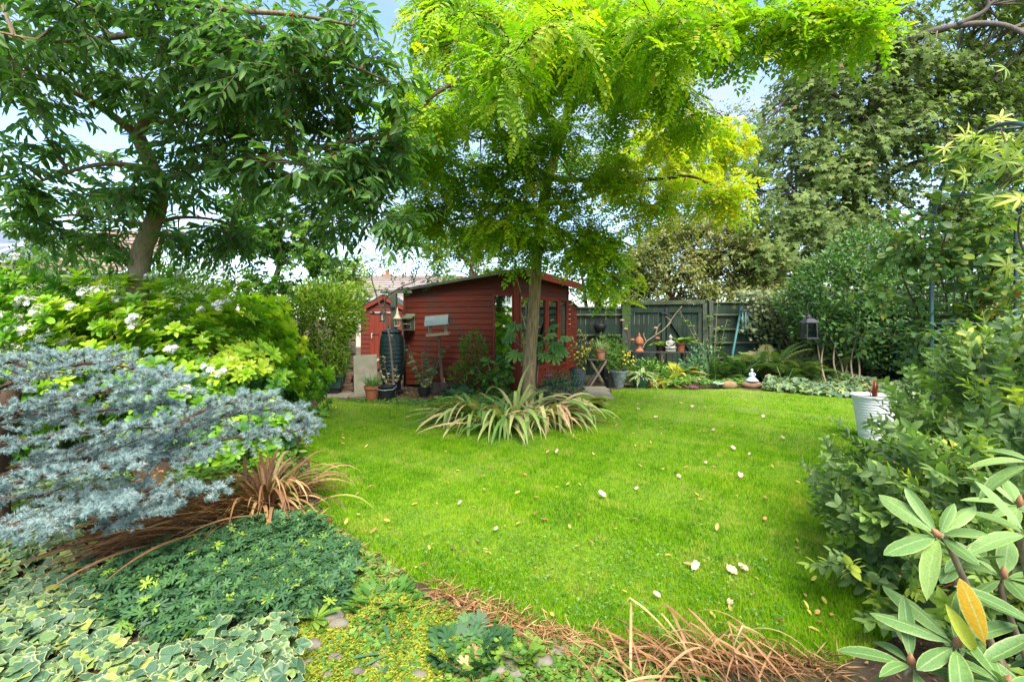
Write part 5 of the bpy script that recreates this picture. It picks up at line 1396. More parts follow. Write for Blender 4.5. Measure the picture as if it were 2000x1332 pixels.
# ---------------------------------------------------------------- shrubs at the back
LF = [leaf0(.5, .15, .12)]
bush('camellia_shrub', 'glossy dark green shrub with pale bare stems at its foot near the hanging lantern', (6.9, 9.6, 0), [(at(1650, 560, 9.6), (1.0, .7, .75)), (at(1760, 560, 9.4), (.9, .7, .8)), (at(1600, 620, 9.8), (.6, .6, .55)), (at(1720, 620, 9.4), (1.0, .6, .45)), (at(1690, 500, 9.8), (.8, .6, .6)), (at(1810, 640, 9.2), (.7, .6, .6)), (at(1560, 590, 10.2), (.45, .4, .4)), (at(1700, 680, 9.7), (.9, .5, .35))], 13000, OV, (.075, .115), LM_CAM, stems=0, jit=.6)
cs = bpy.context.scene.objects
camp = [o for o in cs if o.name.startswith('camellia_shrub')][0]
for k in range(8):
    a = Vector((6.6 + random.uniform(-.25, 1.15), 9.5 + random.uniform(-.15, .15), -.03)); b = a + Vector((random.uniform(-.22, .22), random.uniform(.1, .4), random.uniform(.8, 1.2)))
    MB().tube(crom([a, a.lerp(b, .5) + Vector((random.uniform(-.15, .15), 0, 0)), b], 5), [.022, .012], 6, jit=.08).build('stem', BK_PALE, camp, smooth=True)
def ivywall():
    t = thing('fence_ivy', 'tangle of green ivy spilling over the back fence behind the ferns', 'climber', (6.3, 11.1, 0))
    n = 7500; P = np.zeros((n, 3)); x = RG.uniform(5.3, 9.2, n); z = RG.uniform(.05, 2.1, n)
    e = np.interp(z, [0, .6, 1.2, 1.7, 2.1], [5.9, 6.0, 6.0, 5.6, 5.35]) + .2 * np.sin(z * 9) + .25 * RG.normal(size=n)
    ok = x > e; P = np.stack([x, 11.05 - .28 * RG.random(n) ** 1.5 - .25 * (lump(np.stack([x, z, z], 1), 2.2) * .5 + .5) , z], 1)[ok]; m = len(P)
    D = np.stack([RG.normal(size=m) * .6, -.3 * np.ones(m), -RG.uniform(.2, 1, m)], 1); U = nrm(np.array([0, -1.0, .5]) + RG.normal(size=(m, 3)) * .4)
    foliage(t, 'leaf', 'foliage', [palmate([(-112, .40), (-55, .50), (0, .72), (55, .50), (112, .40)], .62, .1)], P, nrm(D), U, RG.uniform(.07, .12, m), np.clip(RG.random(m) * .7 + .3 * (lump(P, 2.5, 5) * .5 + .5), 0, 1), LM_IVYG)
    for k in range(9):
        a = Vector((random.uniform(6, 8.5), 11.0, 0)); MB().tube(crom([a, a + Vector((random.uniform(-.3, .3), 0, .7)), a + Vector((random.uniform(-.6, .6), -.05, 1.6))], 5), [.012, .006], 5).build('stem', BK_TWIG, t)
ivywall()
bush('border_shrub', 'dark leafy shrub behind the white flowering choisya', (-5.6, 7.4, 0), [(Vector((-5.8, 7.4, 1.2)), (1.1, .8, 1.25)), (Vector((-4.9, 7.6, 1.25)), (.8, .7, 1.2)), (Vector((-6.9, 6.9, 1.2)), (1.0, .8, 1.25)), (Vector((-7.6, 7.4, 1.3)), (.9, .8, 1.3))], 8500, LAN, (.08, .13), LM_DKG, stems=8, sr=.02, jit=.6)
bush('border_shrub', 'sunlit yellow green shrub beside the path left of the small shed', (-3.55, 8.5, 0), [(Vector((-3.55, 8.6, 1.05)), (.55, .5, .95)), (Vector((-4.1, 8.4, 1.0)), (.6, .5, 1.05)), (Vector((-3.3, 8.9, 1.5)), (.4, .4, .6)), (Vector((-3.35, 8.3, .75)), (.33, .35, .4)), (Vector((-3.75, 8.9, 1.75)), (.5, .4, .5)), (Vector((-3.4, 8.7, 1.35)), (.35, .35, .6))], 10500, LAN, (.07, .12), LM_LIME, stems=9, sr=.012, jit=.6, droop=.4)
bush('border_shrub', 'deep green shrub in the shade under the small multi stemmed tree', (-4.3, 7.6, 0), [(Vector((-4.35, 7.5, .7)), (.55, .5, .75)), (Vector((-4.0, 7.9, 1.0)), (.4, .4, .6))], 2600, LAN, (.06, .1), LM_MID, stems=6, sr=.012, jit=.6)
bush('hedge', 'tall mixed hedge along the left boundary below the neighbouring roof', (-9.6, 9.8, 0), [(Vector((-11.8, 8.6, 1.3)), (1.6, 1.0, 1.5)), (Vector((-9.6, 9.8, 1.2)), (1.6, .9, 1.45)), (Vector((-7.6, 10.2, 1.3)), (1.4, .9, 1.4)), (Vector((-6.0, 10.6, 1.2)), (1.0, .9, 1.3))], 7500, OV, (.09, .15), LM_MID, stems=8, sr=.03, jit=.6)

# ================================================================== pots, ornaments and the back border
def pot(name, label, loc, prof, mat, cat='pot', soil=.86, n=24, parts=True):
    """open pot: outer profile [(r,z)...], a wall thickness inward and a soil disc"""
    t = thing(name, label, cat, loc)
    inner = [(r - .014, z) for r, z in prof[::-1] if z > prof[-1][1] * .55]
    MB().lathe(prof + [(prof[-1][0] - .012, prof[-1][1])] + inner, n, loc).build('wall', mat, t, smooth=False, bevel=.002)
    zt = prof[-1][1] * soil; rt_ = np.interp(zt, [p[1] for p in prof], [p[0] for p in prof]) - .012
    MB().lathe([(rt_, zt - .03), (rt_, zt), (rt_ * .5, zt + .012), (.001, zt + .015)], 18, loc).build('soil', M_SOIL, t, smooth=True)
    return t, Vector(loc) + Vector((0, 0, zt))

def tuft(name, label, base, n, temps, size, mat, cat='plant', spread=.05, part='leaf', tint=(0, 1), tilt=(-.1, .3), az=(0, 6.283), group=None):
    """each leaf of a small plant is a part"""
    t = thing(name, label, cat, base, group)
    ms = [tmesh(part, q, mat, True) for q in temps]
    for _ in range(n):
        a = random.uniform(*az); r = random.random() ** .5 * spread
        b = Vector(base) + Vector((math.cos(a) * r, math.sin(a) * r, 0))
        o = put(part, random.choice(ms), t, frame(b, (math.cos(a + random.uniform(-.6, .6)), math.sin(a + random.uniform(-.6, .6)), random.uniform(*tilt)), (0, 0, 1), random.uniform(*size)))
        o.color = (random.uniform(*tint), 0, 0, 1)
    return t

def stalky(name, label, base, stems, leaves, temps, size, mat, cat='plant', sr=.004, bark=None, per=10, droop=.2, extra=None, part='leaf', group=None):
    """upright stems with leaves along them; stems: list of end offsets"""
    t = thing(name, label, cat, base, group); pts = []
    for e in stems:
        a = Vector(base) + Vector((random.uniform(-.03, .03), random.uniform(-.03, .03), -.01)); b = Vector(base) + Vector(e)
        Q = crom([a, a.lerp(b, .5) + Vector((random.uniform(-.05, .05), random.uniform(-.05, .05), .03)), b], 6)
        MB().tube(Q, [sr * 1.3, sr * .5], 5).build('stem', bark or BK_PALE, t, smooth=True)
        pts += Q[2:]
    n = leaves; P = np.array([tuple(random.choice(pts)) for _ in range(n)]) + RG.normal(size=(n, 3)) * .015
    a = RG.uniform(0, 6.283, n); D = np.stack([np.cos(a), np.sin(a), RG.uniform(-.3, .6, n) - droop], 1)
    foliage(t, part, 'foliage', temps, P, nrm(D), zup(n), RG.uniform(size[0], size[1], n), RG.random(n), mat, min(n, 90))
    return t, pts

# ---- by the red sheds
wb = thing('water_butt', 'dark green plastic water butt with domed lid on a black stand', 'water butt', (-2.22, 8.4, 0))
c = (-2.22, 8.4, 0)
prof = [(.185, .30), (.195, .33)]
for k in range(9):
    z = .36 + k * .075; prof += [(.212 + .012 * math.sin(k / 8 * math.pi), z), (.216 + .012 * math.sin(k / 8 * math.pi), z + .03), (.208 + .012 * math.sin(k / 8 * math.pi), z + .045)]
prof += [(.205, 1.05), (.185, 1.10), (.165, 1.125), (.16, 1.13)]
MB().lathe(prof, 36, c).build('barrel', M_BUTT, wb, smooth=True)
MB().lathe([(.185, 1.125), (.187, 1.15), (.175, 1.165), (.12, 1.195), (.05, 1.205), (.001, 1.207)], 32, c).build('lid', M_BUTT, wb, smooth=True)
MB().lathe([(.20, 0), (.20, .06), (.165, .08), (.165, .24), (.20, .26), (.20, .30)], 28, c).build('stand', M_BLACKP, wb)
MB().tube([(-2.22, 8.19, .42), (-2.22, 8.12, .42), (-2.22, 8.10, .37)], .016, 8).build('tap', M_BLACKP, wb)
gp = thing('garden_post', 'tall pale green timber post with bracket behind the water butt', 'post', (-2.35, 9.05, 0))
MB().box((-2.35, 9.05, .95), (.105, .105, 1.9)).build('upright', M_POST, gp, bevel=.006)
MB().box((-2.30, 9.05, 1.925), (.62, .07, .05)).build('crossbar', M_POST, gp, bevel=.004)
MB().box((-2.46, 8.98, 1.62), (.30, .03, .03)).build('bracket', M_IRON, gp)
ln = thing('hanging_lantern', 'cream pierced metal lantern with conical top hanging by the water butt', 'lantern', (-2.25, 8.93, 1.36))
lc = (-2.25, 8.93, 0)
MB().lathe([(.001, 1.62), (.012, 1.60), (.012, 1.57), (.02, 1.55), (.03, 1.49), (.05, 1.44), (.085, 1.40), (.085, 1.385)], 12, lc).build('cone_top', M_CREAM, ln, smooth=True)
b = MB()
for k in range(8):
    a = k * math.pi / 4; b.tube([(lc[0] + .06 * math.cos(a), lc[1] + .06 * math.sin(a), 1.39), (lc[0] + .066 * math.cos(a + .2), lc[1] + .066 * math.sin(a + .2), 1.33), (lc[0] + .05 * math.cos(a), lc[1] + .05 * math.sin(a), 1.25)], .006, 4)
b.lathe([(.05, 1.235), (.058, 1.24), (.058, 1.255), (.05, 1.26)], 12, lc).build('cage', M_CREAM, ln)
MB().tube([(lc[0], lc[1], 1.61), (lc[0], lc[1], 1.9)], .004, 5).build('chain', M_IRON, ln)
bf = thing('bird_feeder', 'dark caged bird feeder hanging from the post bracket', 'bird feeder', (-2.56, 8.98, 1.35))
fc = (-2.56, 8.98, 0)
MB().lathe([(.001, 1.56), (.02, 1.55), (.05, 1.51), (.055, 1.50)], 12, fc).build('lid', M_IRON, bf, smooth=True)
b = MB()
for k in range(7):
    a = k * .9; b.tube([(fc[0] + .04 * math.cos(a), fc[1] + .04 * math.sin(a), 1.5), (fc[0] + .04 * math.cos(a), fc[1] + .04 * math.sin(a), 1.36)], .004, 4)
b.build('cage', M_IRON, bf); MB().lathe([(.05, 1.34), (.055, 1.36), (.03, 1.362)], 12, fc).build('tray', M_IRON, bf)
MB().lathe([(.028, 1.362), (.028, 1.48)], 10, fc).build('seed_tube', M_CREAM, bf)
MB().tube([(fc[0], fc[1], 1.55), (fc[0], fc[1], 1.62)], .003, 4).build('hook', M_IRON, bf)
# weathered box on the summer house wall
A = SL; x = (S1 - SL).normalized(); n = Vector((x.y, -x.x, 0))
bx = thing('bird_box', 'mossy weathered open fronted box fixed to the summer house wall', 'bird box', A + x * .17 + n * .1 + Vector((0, 0, 1.2)))
def wbox(t, nm, u0, u1, z0, z1, o0, o1, mat, bev=.004): return fbox(t, nm, A, x, n, u0, u1, z0, z1, o0, o1, mat, bev)
wbox(bx, 'back_board', .05, .27, 1.15, 1.50, .02, .04, M_GREYW); wbox(bx, 'side_board', .05, .07, 1.18, 1.40, .04, .17, M_POST); wbox(bx, 'side_board', .24, .26, 1.18, 1.40, .04, .17, M_POST)
wbox(bx, 'floor_board', .04, .27, 1.16, 1.18, .04, .18, M_POST); wbox(bx, 'shelf', .07, .24, 1.28, 1.30, .04, .16, M_PALEW)
MB().prism([A + x * .02 + n * .04 + Vector((0, 0, 1.45)), A + x * .29 + n * .04 + Vector((0, 0, 1.45)), A + x * .29 + n * .2 + Vector((0, 0, 1.39)), A + x * .02 + n * .2 + Vector((0, 0, 1.39))], (0, 0, .018)).build('roof', M_GREENC, bx)
# downpipe
dp = A + x * .035 + n * .05
tag(MB().tube([dp + Vector((0, 0, .02)), dp + Vector((0, 0, 1.25))], .022, 8).build('downpipe', M_BLACKP, smooth=True), 'thin dark pipe down the left edge of the summer house', 'pipe')
# bird table, leaning
bt_ = thing('bird_table', 'leaning wooden bird table with blue grey roof in front of the red boards', 'bird table', (-1.30, 8.62, 0))
tl3 = Matrix.Translation((-1.30, 8.62, 0)) @ Matrix.Rotation(math.radians(-5.0), 4, 'Y')
def bpart(nm, boxes, mat, parent=None, bev=.003):
    b = MB()
    for c_, s_ in boxes: b.box(c_, s_)
    b.v = [tuple(tl3 @ Vector(v)) for v in b.v]
    return b.build(nm, mat, parent or bt_, bevel=bev)
bpart('pole', [((0, 0, .53), (.055, .055, 1.1))], pmat('brown_pole', (.16, .08, .05), (.10, .05, .035), stretch=(5, 5, .6)))
bpart('foot', [((.02, 0, .13), (.06, .03, .28))], M_PALEW)
bpart('tray', [((0, 0, 1.085), (.40, .28, .02)), ((0, -.14, 1.10), (.42, .015, .05)), ((0, .14, 1.10), (.42, .015, .05)), ((-.205, 0, 1.10), (.015, .27, .05)), ((.205, 0, 1.10), (.015, .27, .05))], M_PALEW)
for sx_ in (-.15, .15):
    for sy_ in (-.1, .1): bpart('upright', [((sx_, sy_, 1.20), (.03, .03, .20))], M_PALEW)
for s_ in (-1, 1):
    b = MB().prism([(-.22, s_ * .17, 1.26), (.22, s_ * .17, 1.26), (.22, 0, 1.44), (-.22, 0, 1.44)], (0, s_ * .012, .012)); b.v = [tuple(tl3 @ Vector(v)) for v in b.v]; b.build('roof_board', M_SLATE, bt_)
b = MB().prism([(-.2, .155, 1.265), (-.2, -.155, 1.265), (-.2, 0, 1.43)], (.02, 0, 0)); b.prism([(.18, .155, 1.265), (.18, -.155, 1.265), (.18, 0, 1.43)], (.02, 0, 0)); b.v = [tuple(tl3 @ Vector(v)) for v in b.v]; b.build('gable', M_PALEW, bt_)
bpart('ridge', [((0, 0, 1.452), (.45, .03, .02))], M_PALEW)
# slab, bricks, trough, pots
tag(MB().box((-2.66, 8.28, .36), (.42, .045, .74), rx=-.20, rz=.12, ry=-.06).build('stone_slab', pmat('lichen_slab', (.34, .30, .23), (.22, .19, .14), scale=7, rough=.9, bump=.3, c3=(.25, .25, .17), s3=4), bevel=.008), 'pale mossy paving slab leaning beside the terracotta pot', 'slab')
for i in range(6):
    for j in range(2):
        if i == 5 and j: continue
        o = MB().box((0, 0, 0), (.21, .10, .062)).build('brick', M_BRICK, bevel=.005)
        o.location = (-3.06 + random.uniform(-.03, .03) + j * .02, 8.45 + j * .115, .035 + i * .066); o.rotation_euler = (0, 0, random.uniform(-.25, .25))
        tag(o, 'old brick in the loose stack by the slab, ' + ['bottom', 'second', 'third', 'fourth', 'fifth', 'top'][i] + ' layer, ' + ('rear' if j else 'front') + ' row', 'brick', 'bricks stacked beside the leaning slab')
tg = thing('plant_trough', 'dark green plastic trough under the yellow green shrub', 'trough', (-3.36, 8.35, 0))
MB().prism([(-3.58, 8.24, .12), (-3.12, 8.24, .12), (-3.08, 8.2, .34), (-3.62, 8.2, .34)], (0, .2, 0)).build('body', M_GREENP, tg, bevel=.01)
MB().box((-3.35, 8.3, .345), (.58, .25, .03)).build('rim', M_GREENP, tg, bevel=.006)
MB().box((-3.35, 8.3, .06), (.42, .18, .12)).build('foot', M_BLACKP, tg)
_, sp_ = pot('flower_pot', 'terracotta pot of grassy leaves beside the black bucket', (-2.36, 7.68, 0), [(.088, 0), (.122, .20), (.134, .20), (.138, .255)], M_TERRA)
GB = [blade(.03, r_, b_, 8) for r_, b_ in ((80, 120), (70, 150), (60, 130))]
tuft('grassy_plant', 'fresh green grassy plant overflowing the terracotta pot by the bucket', sp_, 130, GB, (.18, .34), LM_GREEN, spread=.09, part='blade')
_, sp_ = pot('bucket', 'black plastic bucket with rolled rim in front of the water butt', (-2.12, 7.72, 0), [(.115, 0), (.15, .23), (.165, .235), (.165, .25)], M_BLACKP, cat='bucket', soil=.5)
MB().tube([(-2.285, 7.72, .24), (-2.25, 7.60, .20), (-2.12, 7.55, .19), (-1.99, 7.60, .20), (-1.955, 7.72, .24)], .004, 5).build('handle', M_ALU, bpy.data.objects['bucket'])
# honesty with pale seed discs
hon, pts = stalky('honesty_plant', 'dry honesty stems with round papery seed discs before the water butt', (-2.1, 7.98, 0), [(-.25, 0, .66), (-.15, -.05, .74), (.08, 0, .56), (-.3, .05, .5), (.12, -.05, .4), (-.05, 0, .45)], 70, [palmate([(a, .5) for a in range(-150, 181, 30)], .98, .12, cup=.02)], (.045, .065), LM_TAN, bark=BK_PALE, part='seed_disc')
pal3 = palmate([(-100, .42), (-48, .58), (0, .64), (48, .58), (100, .42)], .72, .28)
stalky('currant_shrub', 'young shrub with lobed pale green leaves against the red boards', (-1.62, 8.55, 0), [(-.1, .1, .7), (.05, .05, .62), (.25, 0, .75), (-.35, .1, .9), (.15, -.05, .5), (.35, 0, .85), (-.25, .05, .55)], 110, [pal3], (.10, .15), LM_BGREEN, bark=BK_PALE, cat='shrub')
_, sp_ = pot('plant_pot', 'small black plastic pot at the foot of the bird table', (-1.58, 8.15, 0), [(.08, 0), (.11, .16), (.115, .17)], M_BLACKP)
stalky('pruned_plant', 'straggly plant with bare cut stems in the small black pot', sp_, [(-.1, 0, .18), (.12, 0, .24), (.2, 0, .3), (-.15, 0, .1)], 16, OV, (.06, .09), LM_GREEN, bark=BK_PALE)
cr = thing('crate', 'dark broken crate of old boards under the bird table', 'crate', (-1.18, 8.3, 0))
for k in range(4):
    MB().box((-1.35 + .12 * k, 8.28 + .02 * k, .10 + .012 * k), (.4, .025, .10), ry=-.5 + .3 * k, rz=.2 * k).build('board', M_DARKW, cr)
MB().box((-1.2, 8.4, .11), (.5, .03, .2)).build('side', M_DARKW, cr)
bush('border_shrub', 'narrow dark green shrub with reddish tips in front of the red boards', (-.72, 8.35, 0), [(Vector((-.74, 8.35, .55)), (.24, .2, .42)), (Vector((-.70, 8.35, .9)), (.15, .14, .28)), (Vector((-.95, 8.3, .35)), (.2, .15, .25))], 900, LAN, (.06, .095), LM_MID, stems=6, sr=.008, jit=.6, lo=.2)
stalky('fig_shrub', 'spreading green leaved shrub with pale forked stem before the corner window', (-.28, 7.95, 0), [(-.35, .05, .55), (-.15, 0, .7), (.1, 0, .72), (.25, 0, .6), (-.45, 0, .5), (.05, -.1, .5), (.3, .05, .45), (-.2, -.1, .4)], 230, [leaf2(.5, .1, .25, [.2, .6, .9, 1, .9, .65, .3, .02], pet=.12)], (.10, .17), LM_GREEN, bark=BK_PALE, cat='shrub', sr=.009)
tuft('mallow_plant', 'broad leaved blue green seedling under the bird table', (-.98, 8.0, 0), 26, [palmate([(-120, .46), (-60, .58), (0, .62), (60, .58), (120, .46)], .8, .5)], (.16, .28), LM_BGREEN, spread=.1, tilt=(.2, 1.2))
tuft('mallow_plant', 'low bright green round leaved clump at the lawn edge before the shed', (-.98, 7.45, 0), 46, [palmate([(-130, .5), (-65, .58), (0, .6), (65, .58), (130, .5)], .92, .4)], (.12, .20), LM_GREEN, spread=.22, tilt=(.1, .9))
tuft('mallow_plant', 'green broad leaved clump left of the strap leaves', (-.55, 7.2, 0), 34, [palmate([(-130, .5), (-65, .58), (0, .6), (65, .58), (130, .5)], .92, .4)], (.10, .18), LM_GREEN, spread=.2, tilt=(.1, .9))
# fatsia behind the robinia trunk
fat = thing('fatsia_plant', 'fatsia with large fingered leaves behind the robinia trunk', 'shrub', (.45, 7.95, 0))
fl_ = palmate([(a, r) for a, r in ((-128, .40), (-96, .52), (-64, .6), (-32, .66), (0, .7), (32, .66), (64, .6), (96, .52), (128, .40))], .42, .06, shoulder=.8, cup=.18)
fme = tmesh('leaf', fl_, LM_FAT, False)
for x_, y_, d_, s_, dx, dz in [(1008, 632, 7.8, .27, -.7, -.4), (1012, 688, 7.75, .30, -.8, -.5), (998, 660, 7.7, .22, -.9, -.3), (1000, 650, 7.8, .2, -.6, -.6), (1072, 640, 7.9, .26, .5, .2), (1068, 655, 7.85, .24, .7, .1), (1080, 672, 7.8, .30, .9, -.4), (1090, 680, 7.75, .28, .9, -.6), (1078, 692, 7.8, .27, .6, -.6), (1060, 690, 7.8, .22, .4, -.6), (1020, 640, 8.0, .24, -.3, .3), (1055, 668, 8.0, .24, .3, .0), (1096, 660, 7.9, .22, .9, 0), (1030, 690, 8.0, .22, -.2, -.5)]:
    q = at(x_, y_, d_); dv = Vector((dx, -.5, dz))
    o = put('leaf', fme, fat, frame(q, dv, Vector((dx * .3, -.7, 1)), s_ * 1.15)); o.color = (random.random(), 0, 0, 1)
    a = Vector((.45, 7.95, .55)); MB().tube(crom([a, a.lerp(q, .5) + Vector((0, 0, .06)), q], 4), [.007, .004], 5).build('leaf_stalk', BK_PALE, fat, smooth=True)
MB().tube([(.45, 7.95, -.03), (.44, 7.96, .3), (.45, 7.95, .57)], [.018, .014], 7).build('stem', BK_PALE, fat, smooth=True)
bush('small_shrub', 'low variegated fuchsia like shrub right of the robinia trunk', (.72, 7.7, 0), [(Vector((.70, 7.7, .28)), (.27, .22, .26)), (Vector((.95, 7.75, .22)), (.22, .2, .2))], 1300, OV, (.03, .05), LM_BGREEN, stems=5, sr=.005, jit=.7, lo=.3)
tuft('pink_fuchsia', 'few magenta flowers on the low shrub by the robinia', (.60, 7.5, .45), 7, [xf(fl1, Matrix.Scale(.6, 4))], (.05, .07), M_PINK, spread=.06, part='flower')
tuft('bergenia_plant', 'large drooping green and yellow leaves beside the stone path', (1.12, 7.3, 0), 30, [leaf2(.55, .1, .5, [.2, .6, .9, 1, .92, .68, .32, .02], pet=.15), leaf2(.5, .14, .8, [.2, .6, .9, 1, .92, .68, .32, .02], pet=.15)], (.28, .42), LM_YEL, spread=.14, tilt=(.3, 1.4), tint=(0, .45))

# ---- pots by the summer house door
_, sp_ = pot('plant_pot', 'dark grey slatted pot with a tall yellowing tomato plant by the red door', (1.36, 9.42, 0), [(.12, 0), (.15, .14), (.155, .14), (.165, .28), (.17, .28), (.178, .38)], M_GREYP)
tom, _ = stalky('tomato_plant', 'tall withered tomato plant with yellow fruit beside the summer house door', sp_, [(-.12, 0, .7), (.05, .05, .85), (.15, 0, .75), (.22, -.05, .5), (-.05, 0, .55), (.3, 0, .65), (.0, -.1, .4)], 260, [leaf1(.45, .2, .3)], (.06, .10), LM_TWG, bark=BK_PALE, droop=.4)
M_TOM = pmat('yellow_fruit', (.60, .45, .04), (.45, .40, .04), scale=10, rough=.3)
fr = MB().lathe([(.001, -.02), (.014, -.014), (.02, 0), (.014, .014), (.001, .02)], 10).mesh('fruit', M_TOM, True)
for _ in range(16):
    put('fruit', fr, tom, Matrix.Translation(sp_ + Vector((random.uniform(-.1, .2), random.uniform(-.18, -.05), random.uniform(-.05, .5)))))
stl = thing('folding_stool', 'small green slatted stool with crossed legs carrying the terracotta pot', 'stool', (1.78, 9.5, 0))
for k in range(4): MB().box((1.78, 9.38 + k * .08, .55), (.42, .07, .022)).build('slat', M_POST, stl, bevel=.003)
for yy in (9.36, 9.64):
    MB().beam((1.60, yy, 0), (1.94, yy, .535), .03, .035).build('leg', M_GREYW, stl); MB().beam((1.94, yy + .03, 0), (1.62, yy + .03, .535), .03, .035).build('leg', M_GREYW, stl)
_, sp_ = pot('flower_pot', 'terracotta pot with trailing plant on the folding stool', (1.84, 9.48, .561), [(.085, 0), (.11, .16), (.125, .16), (.128, .21)], M_TERRA)
tuft('spider_plant', 'striped trailing plant in the terracotta pot on the stool', sp_, 60, GB, (.18, .36), LM_HOSTA, spread=.07, part='blade')
tuft('spider_plant', 'round grey green leaves at the front of the pot on the stool', sp_ + Vector((.03, -.07, .02)), 18, [palmate([(a, .5) for a in range(-150, 181, 30)], .95, .2)], (.05, .08), LM_BGREEN, spread=.06)
_, sp_ = pot('plant_pot', 'black pot hidden behind the stool holding a feathery green plant', (2.06, 9.95, 0), [(.11, 0), (.15, .30), (.155, .31)], M_BLACKP)
stalky('feathery_plant', 'bright green feathery leaved plant behind the folding stool', sp_, [(-.1, 0, .55), (.1, 0, .6), (.2, 0, .5), (0, -.1, .75), (.0, 0, .4)], 70, [pinnate(4, leaf1(.5, .1, .1), .32, .3)], (.14, .24), LM_GREEN)
_, sp_ = pot('plant_pot', 'mottled grey tall pot with a chilli plant beside the green hosta pot', (2.18, 9.3, 0), [(.10, 0), (.15, .22), (.165, .30), (.18, .31), (.18, .34)], M_MOTP)
chi, _ = stalky('chilli_plant', 'green plant with yellow fruits in the mottled grey pot', sp_, [(-.1, 0, .4), (.1, 0, .5), (.2, -.05, .45), (0, 0, .55), (.15, 0, .3), (-.05, -.05, .25)], 170, LAN, (.06, .10), LM_GREEN)
for _ in range(26): put('fruit', fr, chi, Matrix.Translation(sp_ + Vector((random.uniform(.05, .3), random.uniform(-.15, .0), random.uniform(.18, .48)))))
_, sp_ = pot('plant_pot', 'small black pot between the stool and the mottled pot', (1.98, 9.28, 0), [(.06, 0), (.085, .17), (.09, .18)], M_BLACKP)
tuft('seedling', 'small green seedling in the black pot beside the stool', sp_, 14, GB, (.08, .14), LM_GREEN, spread=.04, part='blade')
gpt, sp_ = pot('plant_pot', 'glazed green bowl pot of wilting variegated hosta', (2.62, 9.25, 0), [(.12, 0), (.13, .03), (.17, .10), (.20, .20), (.215, .25), (.225, .25), (.225, .28)], M_GREENP)
HO = [leaf2(.30, .1, .7, [.2, .6, .9, 1, .92, .68, .32, .02], pet=.35), leaf2(.26, .15, 1.1, [.2, .6, .9, 1, .92, .68, .32, .02], pet=.3), leaf2(.28, .2, 1.5, [.2, .6, .9, 1, .92, .68, .32, .02], pet=.35)]
tuft('hosta_plant', 'wilting cream edged hosta drooping over the green bowl pot', sp_, 110, HO, (.13, .24), LM_HOSTA, spread=.10, tilt=(.3, 1.8))
tb_ = thing('garden_table', 'dark metal table carrying the terracotta finial in front of the gate', 'table', (3.05, 10.35, 0))
MB().box((3.05, 10.35, .655), (.70, .42, .03)).build('top', M_IRON, tb_, bevel=.008)
for xx in (2.76, 3.34):
    for yy in (10.18, 10.52): MB().box((xx, yy, .32), (.035, .035, .64)).build('leg', M_IRON, tb_)
fin = thing('finial', 'terracotta pierced onion shaped finial on the dark table', 'ornament', (2.88, 10.3, .67))
fcn = (2.88, 10.3, .671)
MB().lathe([(.10, 0), (.10, .012), (.085, .03), (.05, .07), (.042, .10), (.06, .125), (.062, .14), (.05, .145)], 20, fcn).build('base', M_TERRA, fin, smooth=True)
MB().lathe([(.05, .145), (.085, .16), (.098, .20), (.095, .235), (.075, .28), (.045, .32), (.022, .345), (.026, .355), (.024, .375), (.012, .40), (.003, .43), (.001, .44)], 20, fcn).build('bulb', M_TERRA, fin, smooth=True)
b = MB()
for k in range(9):
    a = k * 2 * math.pi / 9; b.box((fcn[0] + .093 * math.cos(a), fcn[1] + .093 * math.sin(a), fcn[2] + .235), (.012, .012, .022), rz=a)
b.build('pierced_hole', M_BLACKP, fin)
dw = thing('driftwood_branch', 'bare pale forked branch standing on the dark table', 'branch', (2.98, 10.4, .67))
for l in ([(1252, 688, 10.4), (1262, 668, 10.4), (1280, 655, 10.4), (1300, 640, 10.4), (1318, 615, 10.4), (1332, 598, 10.4)], [(1280, 655, 10.4), (1284, 640, 10.4), (1290, 632, 10.4)], [(1262, 668, 10.4), (1257, 655, 10.4), (1258, 650, 10.4)], [(1300, 640, 10.4), (1310, 628, 10.4), (1300, 618, 10.4)]):
    q = px3(l)
    if l[0][1] == 688: q[0].z = .672
    MB().tube(crom(q, 5), [.016, .007], 6, jit=.1).build('limb', BK_PALE, dw, smooth=True)
stand = thing('plant_stand', 'dark timber plant stand behind the yellowing hosta', 'stand', (3.62, 10.3, 0))
MB().box((3.62, 10.3, .66), (.66, .36, .03)).build('top', M_DARKW, stand, bevel=.005)
for xx in (3.34, 3.9):
    for yy in (10.16, 10.44): MB().box((xx, yy, .325), (.05, .05, .645)).build('leg', M_DARKW, stand)
MB().box((3.62, 10.3, .25), (.6, .3, .02)).build('shelf', M_DARKW, stand)
# seated figure, grey stone
bd = thing('seated_statue', 'small grey stone statue of a seated meditating figure on the dark stand', 'statue', (3.56, 10.22, .675))
bc = (3.56, 10.22, .676)
MB().lathe([(.115, 0), (.12, .02), (.11, .03), (.118, .045), (.10, .055)], 20, bc, 1, .75).build('plinth', M_GREYST, bd, smooth=True)
b = MB(); b.lathe([(.03, .05), (.105, .06), (.115, .085), (.085, .11), (.068, .15), (.072, .19), (.078, .215), (.055, .24), (.026, .25), (.024, .27)], 18, bc, 1, .72)
b.tube(crom([(bc[0] - .075, bc[1], bc[2] + .22), (bc[0] - .10, bc[1] - .02, bc[2] + .16), (bc[0] - .05, bc[1] - .08, bc[2] + .115)], 4), [.024, .018], 8)
b.tube(crom([(bc[0] + .075, bc[1], bc[2] + .22), (bc[0] + .10, bc[1] - .02, bc[2] + .16), (bc[0] + .05, bc[1] - .08, bc[2] + .115)], 4), [.024, .018], 8)
b.tube(crom([(bc[0] - .11, bc[1] - .01, bc[2] + .08), (bc[0] - .03, bc[1] - .085, bc[2] + .08), (bc[0] + .06, bc[1] - .085, bc[2] + .075)], 4), [.03, .022], 8)
